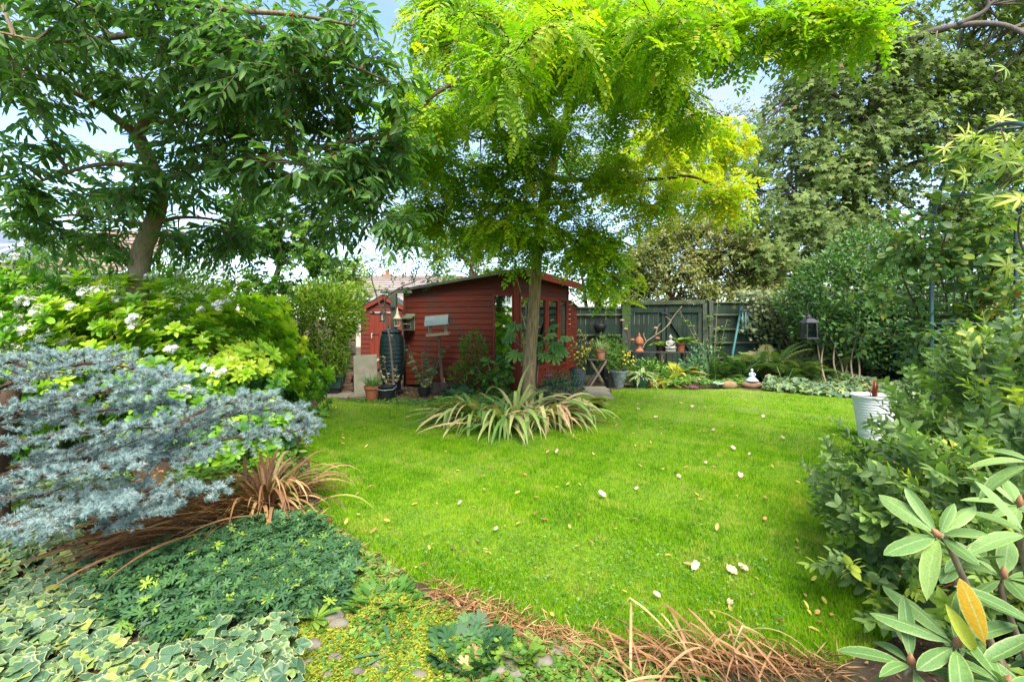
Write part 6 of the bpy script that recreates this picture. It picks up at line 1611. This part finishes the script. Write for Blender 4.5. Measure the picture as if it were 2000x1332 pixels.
b.tube(crom([(bc[0] + .11, bc[1] - .01, bc[2] + .08), (bc[0] + .03, bc[1] - .08, bc[2] + .095), (bc[0] - .06, bc[1] - .085, bc[2] + .085)], 4), [.03, .022], 8)
b.build('body', M_GREYST, bd, smooth=True)
MB().lathe([(.018, .262), (.036, .285), (.042, .31), (.036, .335), (.022, .35), (.017, .355), (.014, .375), (.001, .385)], 16, bc).build('head', M_GREYST, bd, smooth=True)
_, sp_ = pot('flower_pot', 'orange terracotta pot with leafy plant beside the grey statue', (3.80, 10.28, .676), [(.085, 0), (.105, .15), (.12, .15), (.124, .20)], M_TERRA)
tuft('potted_plant', 'broad leaved green plant in the orange pot beside the statue', sp_, 22, [leaf2(.6, .1, .4, [.2, .6, .9, 1, .92, .68, .32, .02], pet=.25)], (.2, .36), LM_GREEN, spread=.06, tilt=(.2, 1.6))
_, sp_ = pot('plant_pot', 'dark low pot behind the grey statue', (3.42, 10.42, .676), [(.10, 0), (.12, .12), (.125, .13)], M_BLACKP)
tuft('potted_plant', 'yellow green leafy plant left of the grey statue', sp_, 20, [leaf2(.6, .1, .4, [.2, .6, .9, 1, .92, .68, .32, .02], pet=.25)], (.16, .28), LM_YEL, spread=.07, tilt=(.2, 1.2), tint=(0, .3))
tuft('hosta_plant', 'tall yellowing hosta with browning leaves in front of the dark stand', (3.25, 9.75, 0), 90, HO, (.2, .38), LM_YEL, spread=.2, tilt=(.7, 3.0))
tuft('hosta_plant', 'crumpled orange and yellow leaves beside the hosta pot', (2.98, 9.4, 0), 44, HO, (.18, .32), LM_YEL, spread=.16, tilt=(.4, 2.0), tint=(.35, 1))
tuft('hosta_plant', 'fading yellow leaves hanging below the grey statue', (3.62, 9.95, .2), 40, HO, (.24, .42), LM_YEL, spread=.16, tilt=(.7, 3.0), tint=(.1, .8))
# rusty mushroom stakes
def stake(label, pts, caps):
    t = thing('garden_stake', label, 'ornament', (pts[0][0], pts[0][1], 0))
    for l in pts[1]: MB().tube(crom(l, 5), .008, 6).build('rod', BK_TWIG, t, smooth=True)
    for q in caps: MB().lathe([(.02, -.01), (.055, -.012), (.058, 0), (.045, .022), (.02, .034), (.001, .036)], 14, q).build('cap', M_TERRA if random.random() < .2 else M_PALEW, t, smooth=True)
a = at(1215, 626, 10.7); b_2 = at(1222, 643, 10.65); c_2 = at(1235, 664, 10.6)
stake('tall stake with three tan mushroom caps in front of the gate post', (Vector((2.75, 10.65, 0)), [[Vector((2.78, 10.65, 0)), at(1230, 690, 10.65), c_2], [at(1230, 690, 10.65), at(1226, 655, 10.65), b_2], [at(1226, 655, 10.65), at(1217, 640, 10.68), a]]), [a, b_2, c_2])
a = at(1281, 641, 10.75); c_2 = at(1284, 661, 10.7)
stake('stake with two tan mushroom caps behind the driftwood branch', (Vector((3.42, 10.75, 0)), [[Vector((3.42, 10.75, 0)), at(1284, 700, 10.72), c_2], [at(1284, 700, 10.72), at(1280, 670, 10.75), a]]), [a, c_2])
hb = thing('hanging_basket', 'dark dried out hanging basket on the low green fence', 'basket', (2.12, 11.0, 1.1))
MB().lathe([(.03, 1.05), (.11, 1.10), (.15, 1.20), (.16, 1.28), (.15, 1.29), (.10, 1.26), (.001, 1.25)], 18, (2.12, 10.98, 0)).build('bowl', M_BLACKP, hb, smooth=True)
hbm = [tmesh('dry_stalk', t, leafmat('black_dry_stalk', [(0, (.015, .013, .012)), (1, (.05, .04, .03))], rough=.8, transl=0), True) for t in GB]
for _ in range(40): put('dry_stalk', random.choice(hbm), hb, frame((2.12 + random.uniform(-.1, .1), 10.98 + random.uniform(-.1, .05), 1.25), (random.uniform(-1, 1), random.uniform(-1, .4), random.uniform(-.3, .5)), (0, 0, 1), random.uniform(.12, .26)))
MB().tube([(2.12, 11.2, 1.42), (2.12, 10.98, 1.44), (2.12, 10.98, 1.28)], .006, 5).build('bracket', M_IRON, hb)
# wind chimes, pole, lantern
wc = thing('wind_chime', 'wind chime of pale teal tubes under a wooden disc on the fence', 'wind chime', (5.62, 11.0, 1.3))
MB().lathe([(.085, 1.60), (.09, 1.605), (.09, 1.63), (.08, 1.635)], 20, (5.62, 10.98, 0)).build('disc', M_PALEW, wc)
for k in range(6):
    a = k * math.pi / 3 + .3; L_ = .42 + .05 * (k % 3)
    MB().tube([(5.62 + .068 * math.cos(a), 10.98 + .068 * math.sin(a), 1.58 - L_), (5.62 + .068 * math.cos(a), 10.98 + .068 * math.sin(a), 1.58)], .0155, 8).build('tube', M_CHIME, wc, smooth=True)
    MB().tube([(5.62 + .068 * math.cos(a), 10.98 + .068 * math.sin(a), 1.57), (5.62 + .068 * math.cos(a), 10.98 + .068 * math.sin(a), 1.61)], .002, 4).build('cord', M_IRON, wc)
MB().lathe([(.03, 1.34), (.032, 1.345), (.03, 1.36)], 12, (5.62, 10.98, 0)).build('striker', M_PALEW, wc)
MB().tube([(5.62, 10.98, 1.63), (5.62, 11.05, 1.80), (5.62, 11.16, 1.82)], .003, 4).build('hanger', M_IRON, wc)
tag(MB().tube([at(1431, 690, 10.8) + Vector((0, 0, -.35)), at(1431, 690, 10.85), at(1450, 590, 11.08)], .028, 8).build('leaning_pole', M_TEAL, smooth=True), 'teal painted pole leaning on the green fence beside the wind chime', 'pole')
lt_ = thing('hanging_lantern', 'dark metal glazed lantern hanging among the ivy', 'lantern', (5.87, 9.0, .98))
lx, ly = 5.87, 9.0
MB().box((lx, ly, 1.01), (.24, .24, .03)).build('base', M_IRON, lt_, bevel=.004)
for sx_ in (-1, 1):
    for sy_ in (-1, 1): MB().box((lx + sx_ * .10, ly + sy_ * .10, 1.17), (.018, .018, .30)).build('corner_bar', M_IRON, lt_)
for sx_, sy_, w_, h_ in ((-.1, 0, .004, .18), (.1, 0, .004, .18), (0, -.1, .18, .004), (0, .1, .18, .004)): MB().box((lx + sx_, ly + sy_, 1.17), (w_, h_, .29)).build('glass_pane', M_GLASS, lt_)
MB().add([(lx - .13, ly - .13, 1.32), (lx + .13, ly - .13, 1.32), (lx + .13, ly + .13, 1.32), (lx - .13, ly + .13, 1.32), (lx - .06, ly - .06, 1.40), (lx + .06, ly - .06, 1.40), (lx + .06, ly + .06, 1.40), (lx - .06, ly + .06, 1.40)], [(0, 3, 2, 1), (4, 5, 6, 7), (0, 1, 5, 4), (1, 2, 6, 5), (2, 3, 7, 6), (3, 0, 4, 7)]).lathe([(.05, 1.40), (.055, 1.43), (.02, 1.46), (.012, 1.48)], 12, (lx, ly, 0)).build('roof', M_IRON, lt_)
MB().lathe([(.035, 1.026), (.037, 1.03), (.036, 1.10), (.03, 1.105)], 14, (lx, ly, 0)).build('candle', M_CREAM, lt_, smooth=True)
MB().tube([(lx, ly, 1.47), (lx, ly + .05, 1.62), (lx + .15, ly + .25, 1.72), (lx + .5, ly + .6, 1.75)], .006, 5).build('hanger', M_IRON, lt_)

# ---- back border plants
FR = [frond(15, .34, a_) for a_ in (.25, .45, .7)]
for bx_, by_, n_, s0_, s1_, lab, ti_ in ((5.0, 10.0, 26, .5, .85, 'green shuttlecock fern at the fence post foot', (0, .55)), (5.65, 10.1, 38, .6, 1.05, 'tall browning fern below the wind chime', (.3, 1)), (6.25, 9.9, 30, .5, .9, 'arching olive fern left of the hanging lantern', (.2, .8)), (4.45, 9.9, 20, .35, .65, 'small bright fern in front of the gate', (0, .5)), (6.9, 9.9, 18, .4, .75, 'low fern under the hanging lantern', (.3, .9))):
    tuft('fern', lab, (bx_, by_, 0), n_, FR, (s0_, s1_), LM_FERN, spread=.08, part='frond', tint=ti_, tilt=(.0, .6))
def lowplant(name, label, px, n, temps, size, mat, h, npx=40):
    return carpet(name, label, 'ground cover', px, n, temps, size, mat, h, nparts=npx, tilt=.6, toward=.6, bump=2.2)
lowplant('phlox_mat', 'low bright green tufted mat along the lawn edge before the gate', [(1288, 760), (1290, 742), (1330, 735), (1400, 735), (1460, 738), (1455, 757), (1400, 760), (1340, 763)], 2600, LAN, (.06, .11), LM_GREEN, .30)
lowplant('creeping_plant', 'mixed creeping foliage under the ferns', [(1330, 738), (1400, 728), (1480, 728), (1560, 732), (1600, 742), (1540, 748), (1460, 742)], 2200, OV, (.06, .10), LM_BGREEN, .32)
lowplant('border_ivy', 'pale variegated ivy edging the lawn below the camellia', [(1490, 764), (1500, 748), (1560, 744), (1640, 745), (1760, 752), (1830, 770), (1820, 800), (1740, 790), (1690, 781), (1600, 775), (1540, 769)], 2600, ivl, (.09, .14), LM_IVY, .26)
lowplant('bed_foliage', 'dull green foliage carpeting the shaded bed below the camellia', [(1500, 742), (1560, 728), (1700, 725), (1900, 735), (1960, 770), (1850, 775), (1760, 752), (1640, 745)], 2400, OV, (.07, .12), LM_IVYG, .35)
lowplant('bed_foliage', 'low foliage beneath the strap leaves and the corner window', [(840, 795), (880, 770), (960, 766), (1010, 775), (1010, 800), (930, 806)], 900, OV, (.06, .11), LM_GREEN, .16)
tuft('pink_flower', 'bright pink small flower cluster at the lawn edge before the gate', (3.60, 8.98, .05), 16, [xf(fl1, Matrix.Scale(.6, 4))], (.06, .09), M_PINK, spread=.11, part='flower', tilt=(-.5, .5))
tuft('pink_flower', 'paler pink flowers behind the bright pink cluster', (3.85, 9.25, .16), 10, [xf(fl1, Matrix.Scale(.6, 4))], (.05, .07), pmat('pale_pink', (.55, .33, .36), (.42, .24, .27), rough=.6), spread=.14, part='flower', tilt=(-.5, .5))
def stone(name, label, c, s_, mat, group=None, seed=0):
    b = MB(); n_, m_ = 10, 7; vv = []
    for i in range(m_):
        th = math.pi * i / (m_ - 1)
        for k in range(n_):
            a = 2 * math.pi * k / n_; r = 1 + .12 * math.sin(2 * a + seed) + .08 * math.sin(3 * a + 2 * seed + th)
            vv.append((c[0] + s_[0] * r * math.sin(th) * math.cos(a), c[1] + s_[1] * r * math.sin(th) * math.sin(a), c[2] + s_[2] * math.cos(th)))
    b.add(vv, [(i * n_ + k, (i + 1) * n_ + k, (i + 1) * n_ + (k + 1) % n_, i * n_ + (k + 1) % n_) for i in range(m_ - 1) for k in range(n_)])
    return tag(b.build(name, mat, smooth=True), label, 'stone', group)
stone('edging_stone', 'flat brown edging stone before the tufted mat', (4.35, 9.15, .06), (.17, .12, .09), M_BROWNST, seed=1)
stone('edging_stone', 'brown edging stone beneath the blue figurine', (4.85, 9.2, .06), (.20, .12, .09), M_BROWNST, seed=2.4)
fg = thing('figurine', 'small blue and white figurine with wide skirt on the edging stone', 'statue', (4.85, 9.2, .145))
fgc = (4.85, 9.2, .14); FZ = .72
def fsq(mb):
    mb.v = [(fgc[0] + (v[0] - fgc[0]) * .82, fgc[1] + (v[1] - fgc[1]) * .82, fgc[2] + (v[2] - fgc[2]) * FZ) for v in mb.v]; return mb
fsq(MB().lathe([(.15, 0), (.152, .01), (.11, .06), (.075, .10), (.06, .125), (.05, .14)], 22, fgc)).build('skirt', M_BLUEW, fg, smooth=True)
b = MB().lathe([(.05, .13), (.042, .16), (.036, .19), (.042, .22), (.028, .245), (.014, .255), (.014, .27)], 14, fgc)
for s_ in (-1, 1): b.tube(crom([(fgc[0] + s_ * .04, fgc[1], fgc[2] + .23), (fgc[0] + s_ * .075, fgc[1] - .02, fgc[2] + .18), (fgc[0] + s_ * .02, fgc[1] - .06, fgc[2] + .15)], 4), [.014, .011], 7)
fsq(b).build('torso', M_BLUEW, fg, smooth=True)
fsq(MB().lathe([(.012, .262), (.026, .28), (.03, .305), (.024, .33), (.001, .34)], 14, fgc)).build('head', M_SKINW, fg, smooth=True)
tag(MB().lathe([(.03, .07), (.10, .09), (.12, .12), (.11, .12), (.05, .09), (.001, .085)], 18, (4.12, 9.12, 0)).build('shallow_dish', M_BLUEW, smooth=True), 'pale blue shallow dish half hidden in the tufted mat', 'dish')
# thin climber on the gate post
stalky('climbing_plant', 'thin climber with pale leaves up the fence post beside the gate', (4.85, 11.0, 0), [(-.1, .02, 1.5), (.12, .0, 1.9), (.35, 0, 1.4), (-.55, 0, 1.35), (.1, 0, 1.2), (-.8, 0, 1.62)], 210, OV, (.06, .11), LM_AKE if False else LM_GREEN, bark=BK_PALE, cat='climber', sr=.008)

# ---- white pot with red cordyline
wp, sp_ = pot('planter', 'white ribbed planter on the lawn beside the hypericum', (4.07, 5.12, 0), [(.135, 0)] + [q for k in range(15) for q in ((.137 + .0042 * k, .012 + k * .030), (.142 + .0042 * k, .02 + k * .030), (.142 + .0042 * k, .034 + k * .030))] + [(.205, .475), (.215, .478), (.217, .50)], M_WHITE, cat='planter', soil=.93, n=40)
RB = [blade(.06, r_, b_, 7) for r_, b_ in ((82, 30), (74, 40), (66, 50))]
tuft('cordyline', 'small dark red spiky plant in the white planter', sp_, 34, RB, (.14, .25), leafmat('dark_red_blade', [(0, (.13, .03, .03)), (1, (.28, .07, .05))], rough=.5, transl=.2), spread=.035, part='blade', tilt=(0, .5))
# small cup in the choisya edge
tag(MB().lathe([(.03, 0), (.05, .09), (.06, .095), (.06, .105), (.045, .1), (.04, .06), (.001, .05)], 16, tuple(at(518, 655, 6.6))).build('hanging_cup', M_GREENP, smooth=True), 'small green hanging cup on the stem of the young tree', 'cup')

# fuller planting between the pots and the fence
bush('border_shrub', 'dark leafy shrub filling the gap between the stool and the dark table', (2.45, 10.5, 0), [(Vector((2.4, 10.5, .45)), (.35, .25, .45)), (Vector((2.15, 10.6, .6)), (.3, .2, .4))], 900, OV, (.07, .12), LM_MID, stems=5, sr=.008, jit=.7, lo=.3)
bush('border_shrub', 'small glossy shrub below the grey statue', (3.9, 10.0, 0), [(Vector((3.95, 10.0, .3)), (.35, .25, .32)), (Vector((4.3, 10.3, .4)), (.35, .25, .4))], 800, OV, (.06, .10), LM_BGREEN, stems=4, sr=.006, jit=.7, lo=.3)
bush('border_shrub', 'mounded leafy perennial in front of the black table legs', (3.0, 9.85, 0), [(Vector((2.95, 9.9, .22)), (.4, .25, .26))], 700, OV, (.06, .11), LM_GREEN, stems=4, sr=.005, jit=.7, lo=.3)

# ================================================================== grass, litter and near-edge plants
LM_GRASS = leafmat('lawn_grass', [(0, (.07, .19, .006)), (.4, (.135, .31, .004)), (.8, (.22, .39, .006)), (.95, (.33, .38, .04)), (1, (.44, .38, .13))], rough=.7, transl=.4, spec=.08)
LAWN2 = [(p.x, p.y) for p in LAWN]
def sow(n, d0, d1, hgt, wid, name, seg):
    Q = []
    tot = 0
    while tot < n:
        m = n * 2; y = (d0 ** -.6 + RG.random(m) * (d1 ** -.6 - d0 ** -.6)) ** (-1 / .6)      # thicker where one can tell blades apart
        x = RG.uniform(-1.25, 1.2, m) * y * .9; q = np.stack([x, y], 1); q = q[inpoly(q, LAWN2)]; q = q[RG.random(len(q)) < np.clip(((d1 - q[:, 1]) / (.55 * d1) if seg > 1 else (q[:, 1] - d0) / 2.2), 0, 1)]; Q.append(q); tot += len(q)
    q = np.concatenate(Q)[:n]; P = np.zeros((n, 3)); P[:, :2] = q; P[:, 2] = .003
    a = RG.uniform(0, 6.283, n); D = np.stack([np.cos(a), np.sin(a), np.zeros(n)], 1)
    sc2 = RG.uniform(hgt[0], hgt[1], n) * (1 + .35 * lump(P, 2.3, 4))
    ti = np.clip(.47 + .28 * lump(P, 1.6, 2) + .30 * lump(P, 7, 9) + RG.normal(size=n) * .22, 0, 1)
    dry = lump(P, 4.5, 6) + .5 * lump(P, 13, 1) > .5
    ti = np.where(dry & (RG.random(n) < .6), RG.uniform(.86, 1, n), np.clip(ti + .2 * lump(P, 19, 4), 0, .93))
    temps = [blade(wid, r_, b_, seg, prof=lambda t: 1 - t * .9) for r_, b_ in ((80, 60), (65, 70), (50, 50), (85, 110))]
    for t in temps:                                           # flat strips are enough for lawn blades
        k = len(t['v']) // 3; idx = [i for j in range(k) for i in (3 * j, 3 * j + 2)]
        t['v'] = t['v'][idx]; t['e'] = t['e'][idx]; t['f'] = [(2 * j, 2 * j + 1, 2 * j + 3, 2 * j + 2) for j in range(k - 2)] + [(2 * k - 4, 2 * k - 3, 2 * k - 2)]
    return P, D, sc2, ti, temps
gr_parts = []
for nm, n_, d0, d1, hg, wd, sg2 in (('lawn_grass', 105000, 1.7, 5.2, (.018, .036), .115, 2), ('lawn_grass_far', 200000, 2.6, 10.8, (.020, .036), .16, 1)):
    P, D, s2, ti, tp = sow(n_, d0, d1, hg, wd, nm, sg2)
    o = joined('grass', tp, P, D, zup(len(P), .15), s2, ti, LM_GRASS)
    tag(o, 'short bright green grass of the lawn', 'grass', kind='stuff')
# moss cushions and clover in the near edge
def scatter_low(label, px, n, temps, size, mat, z=(.004, .03), kind='stuff', name='moss', cat='moss', patchy=None):
    poly = [gd(x, y) for x, y in px]; q = polypts(poly, n); P = np.zeros((n, 3)); P[:, :2] = q; P[:, 2] = RG.uniform(z[0], z[1], n)
    if patchy is not None: P = P[lump(P, 7, 3) + RG.normal(size=n) * .25 > patchy]; n = len(P)
    a = RG.uniform(0, 6.283, n); D = np.stack([np.cos(a), np.sin(a), RG.uniform(-.2, .5, n)], 1)
    o = joined(name, temps, P, nrm(D), zup(n, .5), RG.uniform(size[0], size[1], n), np.clip(RG.random(n) * .7 + .3 * (lump(P, 6) * .5 + .5), 0, 1), mat)
    return tag(o, label, cat, kind=kind)
LM_MOSS = leafmat('moss_frond', [(0, (.13, .17, .015)), (.5, (.26, .30, .02)), (1, (.42, .40, .04))], rough=.7, transl=.3)
EDGE = [(585, 1165), (640, 1120), (720, 1120), (830, 1165), (930, 1205), (1080, 1262), (1220, 1290), (1400, 1315), (1400, 1420), (600, 1420), (560, 1290)]
scatter_low('yellow green moss between the stones at the near edge', [(590, 1160), (690, 1145), (800, 1170), (900, 1205), (880, 1300), (800, 1420), (640, 1420), (575, 1290)], 26000, [leaf0(.4, .2, .2)], (.010, .022), LM_MOSS, (.004, .022), patchy=-.25)
scatter_low('thin grass and clover on the bare near edge', EDGE, 9000, [leaf0(.14, .1, .1), leaf0(.6, .1, .1)], (.018, .045), LM_GREEN, (.003, .02), name='edge_weed', cat='weeds')
scatter_low('dry grass stems lying on the near edge', [(840, 1140), (960, 1180), (1080, 1230), (1250, 1265), (1640, 1290), (1640, 1330), (1250, 1310), (1050, 1270), (850, 1190)], 1500, [leaf0(.05, .1, .1)], (.04, .11), LM_STRAW, (.008, .03), name='dry_grass', cat='dry grass')
scatter_low('dead leaves and mulch on the bare soil of the near bed', [(560, 1170), (640, 1130), (900, 1215), (1250, 1295), (1250, 1420), (560, 1420)], 2500, [leaf0(.5, .2, .3)], (.015, .04), LM_DEAD, (.004, .012), name='leaf_mulch', cat='mulch')
scatter_low('dead leaves and mulch under the left bed', [(-400, 1100), (0, 960), (420, 900), (600, 860), (610, 960), (640, 1030), (500, 1100), (200, 1200), (-400, 1500)], 4500, [leaf0(.4, .2, .3), leaf0(.1, .1, .2)], (.02, .05), LM_DEAD, (.004, .02), name='leaf_mulch', cat='mulch')
scatter_low('fallen leaves on the soil before the red shed', [(640, 776), (700, 760), (900, 760), (1010, 772), (1000, 800), (860, 795), (740, 788)], 1500, [leaf0(.5, .2, .3)], (.02, .05), LM_DEAD, (.004, .015), name='leaf_mulch', cat='mulch')
scatter_low('thin weeds on the soil before the red shed', [(650, 784), (760, 778), (900, 785), (1000, 796), (900, 802), (760, 790)], 2200, [leaf0(.3, .1, .1)], (.03, .08), LM_GREEN, (.004, .03), name='edge_weed', cat='weeds')
scatter_low('leaf litter beneath the hypericum', [(1590, 1310), (1600, 1150), (1700, 950), (1900, 850), (2100, 900), (2100, 1400), (1650, 1420)], 3500, [leaf0(.4, .3, .4), leaf0(.08, .1, .1)], (.012, .03), LM_DEAD, (.004, .015), name='leaf_mulch', cat='mulch')
scatter_low('weeds and clover tufts in the near lawn', [(700, 1060), (900, 1040), (1250, 1060), (1500, 1100), (1560, 1270), (1250, 1270), (1000, 1210), (850, 1150)], 2600, [palmate([(-110, .4), (0, .45), (110, .4)], .4, .1)], (.018, .034), LM_GREEN, (.02, .045), name='clover', cat='weeds')
scatter_low('thin weeds and creeping shoots between the geranium and the lawn', [(600, 985), (640, 1030), (720, 1090), (800, 1140), (760, 1165), (690, 1120), (650, 1060), (600, 1020)], 2600, [leaf0(.14, .1, .1), leaf1(.7, .1, .1, .5)], (.02, .05), LM_GREEN, (.003, .03), name='edge_weed', cat='weeds')
scatter_low('dry stems between the geranium and the lawn', [(600, 985), (640, 1030), (720, 1090), (800, 1140), (760, 1165), (690, 1120), (650, 1060), (600, 1020)], 500, [leaf0(.05, .1, .1)], (.04, .1), LM_STRAW, (.008, .03), name='dry_grass', cat='dry grass')
carpet('bed_foliage', 'dark green leaves on the soil under the spruce tips', 'ground cover', [(330, 930), (430, 890), (560, 870), (600, 880), (590, 930), (520, 960), (430, 990), (340, 1000)], 900, OV, (.05, .09), LM_MID, .16, nparts=60, tilt=.5, toward=.4)
for lab_, poly_ in (('low green foliage covering the soil beyond the white planter', [(4.4, 4.2), (6.2, 3.6), (7.4, 5.0), (7.9, 8.6), (6.4, 8.3), (5.2, 6.4)]), ('low green foliage covering the soil between the hypericum and the arch', [(1.9, 1.4), (3.2, 1.2), (4.6, 2.4), (4.6, 4.2), (3.4, 3.6), (2.4, 2.6)]), ('low dark foliage behind the spruce trunk', [(-4.6, 2.2), (-3.0, 1.8), (-2.9, 3.2), (-3.4, 4.2), (-5.0, 4.0)])):
    n_ = 1800; q_ = polypts(poly_, n_); P = np.zeros((n_, 3)); P[:, :2] = q_; P[:, 2] = .02 + .2 * RG.random(n_) * (.6 + .4 * lump(P, 2.4, 2)); a = RG.uniform(0, 6.283, n_)
    t_ = thing('bed_foliage', lab_, 'ground cover', (poly_[0][0], poly_[0][1], 0))
    foliage(t_, 'leaf', 'foliage', OV, P, np.stack([np.cos(a), np.sin(a), RG.uniform(-.2, .4, n_)], 1), zup(n_, .5), RG.uniform(.06, .12, n_), RG.random(n_), LM_MID, 60)
# pebbles
for i, (x_, y_, r_) in enumerate([(652, 1212, .045), (662, 1226, .042), (655, 1290, .03), (640, 1325, .025), (612, 1268, .04), (1000, 1305, .035), (985, 1290, .03), (1010, 1322, .03), (1090, 1278, .03), (700, 1320, .03), (1060, 1300, .045), (735, 1305, .025), (600, 1300, .025), (975, 1318, .03), (1105, 1268, .022), (820, 1325, .03)]):
    p = gd(x_, y_)
    stone('pebble', ('large' if r_ >= .04 else 'small') + ' rounded grey pebble ' + ('in the yellow moss' if x_ < 760 else 'beside the compact geranium' if x_ < 1030 else 'by the light green seedling'), (p.x, p.y, r_ * .4), (r_, r_ * .8, r_ * .55), M_STONE, 'pebbles at the near edge', seed=i)
# small plants on the near edge
GERB = palmate([(-125, .44), (-75, .52), (-38, .58), (0, .6), (38, .58), (75, .52), (125, .44)], .55, .4, shoulder=.92, cup=.12)
c = gd(920, 1275)
tuft('geranium_plant', 'compact dark green geranium with lobed leaves at the near edge', (c.x, c.y, 0), 52, [GERB], (.06, .10), LM_GER, spread=.13, tilt=(.3, 1.6), tint=(.3, .92))
c = gd(745, 1180)
tuft('leafy_weed', 'dense clump of pointed bright green leaves beside the geranium carpet', (c.x, c.y, 0), 110, [leaf2(.36, .12, .35)], (.05, .09), LM_GREEN, spread=.13, tilt=(.2, 1.6), tint=(0, .6))
c = gd(618, 1215)
tuft('rosette_weed', 'pale green rosette of lance shaped leaves by the pebbles', (c.x, c.y, .02), 14, [leaf2(.28, .1, .2)], (.08, .13), LM_GREEN, spread=.015, tilt=(.05, .8), tint=(.5, 1))
c = gd(770, 1275)
tuft('dandelion_weed', 'flat jagged grey green weed on the moss', (c.x, c.y, 0), 16, [leaf2(.16, .1, .15, [.2, .9, .4, 1, .45, .8, .5, .02], wave=.01)], (.10, .16), LM_BGREEN, spread=.015, tilt=(.0, .45))
c = gd(1015, 1285)
tuft('leafy_weed', 'light green lobed seedling right of the compact geranium', (c.x, c.y, 0), 22, [GERB], (.06, .11), LM_GREEN, spread=.05, tilt=(.1, 1.2), tint=(.6, 1))
c = gd(930, 1335)
tuft('heuchera_plant', 'small russet crinkled leaves in front of the compact geranium', (c.x, c.y, 0), 26, [GERB], (.05, .09), LM_DEAD, spread=.12, tilt=(.0, .6), tint=(.3, .95))
c = gd(1120, 1310)
tuft('leafy_weed', 'round leaved seedlings on the bare soil near the straw leaves', (c.x, c.y, 0), 20, [GERB], (.05, .08), LM_GREEN, spread=.12, tilt=(.1, .8))
MARKS = [((0, 5.9), 'beside the strap leaf clump'), ((4.07, 5.1), 'near the white planter'), ((.7, 1.75), 'beside the straw brown strap leaves'), ((-1.2, 2.8), 'next to the geranium carpet'), ((1.6, 2.3), 'beside the hypericum'), ((2.6, 9.2), 'in front of the glazed green bowl pot'), ((4.85, 9.2), 'in front of the blue figurine'), ((-2.3, 7.7), 'near the black bucket'), ((-1.7, 3.3), 'beside the rust brown grass clump'), ((-2.7, 5.9), 'at the foot of the choisya'), ((6, 8), 'along the variegated border ivy'), ((3.6, 8.9), 'in front of the pink flowers'), ((0, 2.1), 'at the mossy near edge')]
def near(p):
    d_, t_ = min((math.hypot(p[0] - m[0][0], p[1] - m[0][1]), m[1]) for m in MARKS)
    return t_ if d_ < 1.3 else 'in the open grass'
# fallen petals and leaves, each one a thing
pm = [tmesh('fallen_petal', t, M_PETAL, True) for t in (leaf2(.95, .3, -.35, [.5, .8, .95, 1, 1, .8, .9, .4], wave=.07), leaf2(.75, .4, -.5, [.4, .8, .9, 1, .8, .9, .6, .3], wave=.09))]
for x_, y_, s_ in [(1352, 1112, .055), (1440, 1118, .055), (1462, 1114, .05), (1183, 970, .06), (1435, 878, .05), (1285, 815, .06), (1445, 932, .05), (1330, 932, .035), (895, 985, .035), (1290, 1165, .035), (1533, 857, .05), (1462, 888, .03), (855, 1005, .03), (965, 1035, .03), (1424, 1180, .03), (1490, 815, .05), (1380, 905, .03), (1240, 955, .03), (1086, 884, .04), (1390, 840, .045), (1620, 820, .045), (1350, 795, .05), (1250, 800, .05), (1490, 860, .03)]:
    p = gd(x_, y_, .026); s_ *= .85; o = put('fallen_petal', random.choice(pm), None, frame(p, (random.uniform(-1, 1), random.uniform(-1, 1), random.uniform(-.1, .2)), (random.uniform(-.3, .3), -.4, 1), s_ * 1.1))
    tag(o, ('large' if s_ >= .042 else 'small') + ' pale papery petal on the lawn ' + near(p), 'petal', 'petals fallen on the lawn')
fmx = leafmat('fallen_leaf', [(0, (.42, .36, .06)), (.4, (.52, .40, .10)), (.7, (.45, .24, .09)), (1, (.24, .10, .05))], rough=.6, transl=.2)
fm_ = [tmesh('fallen_leaf', t, fmx, True) for t in (leaf2(.42, .2, -.2), leaf2(.36, .15, .3), leaf2(.5, .25, -.3))]
k = 0
while k < 210:
    y = 1.9 * (10 / 1.9) ** random.random(); x = random.uniform(-.6, .85) * y
    if not inpoly(np.array([[x, y]]), LAWN2)[0]: continue
    o = put('fallen_leaf', random.choice(fm_), None, frame((x, y, random.uniform(.018, .032)), (random.uniform(-1, 1), random.uniform(-1, 1), random.uniform(-.2, .2)), (random.uniform(-.4, .4), random.uniform(-.6, .2), 1), random.uniform(.022, .042) * (1 + y * .07)))
    ct_ = random.random(); o.color = (ct_, 0, 0, 1)
    tag(o, ('yellow' if ct_ < .45 else 'tan orange' if ct_ < .78 else 'dark brown') + ' fallen leaf on the lawn ' + near((x, y)), 'leaf', 'leaves fallen on the lawn'); k += 1
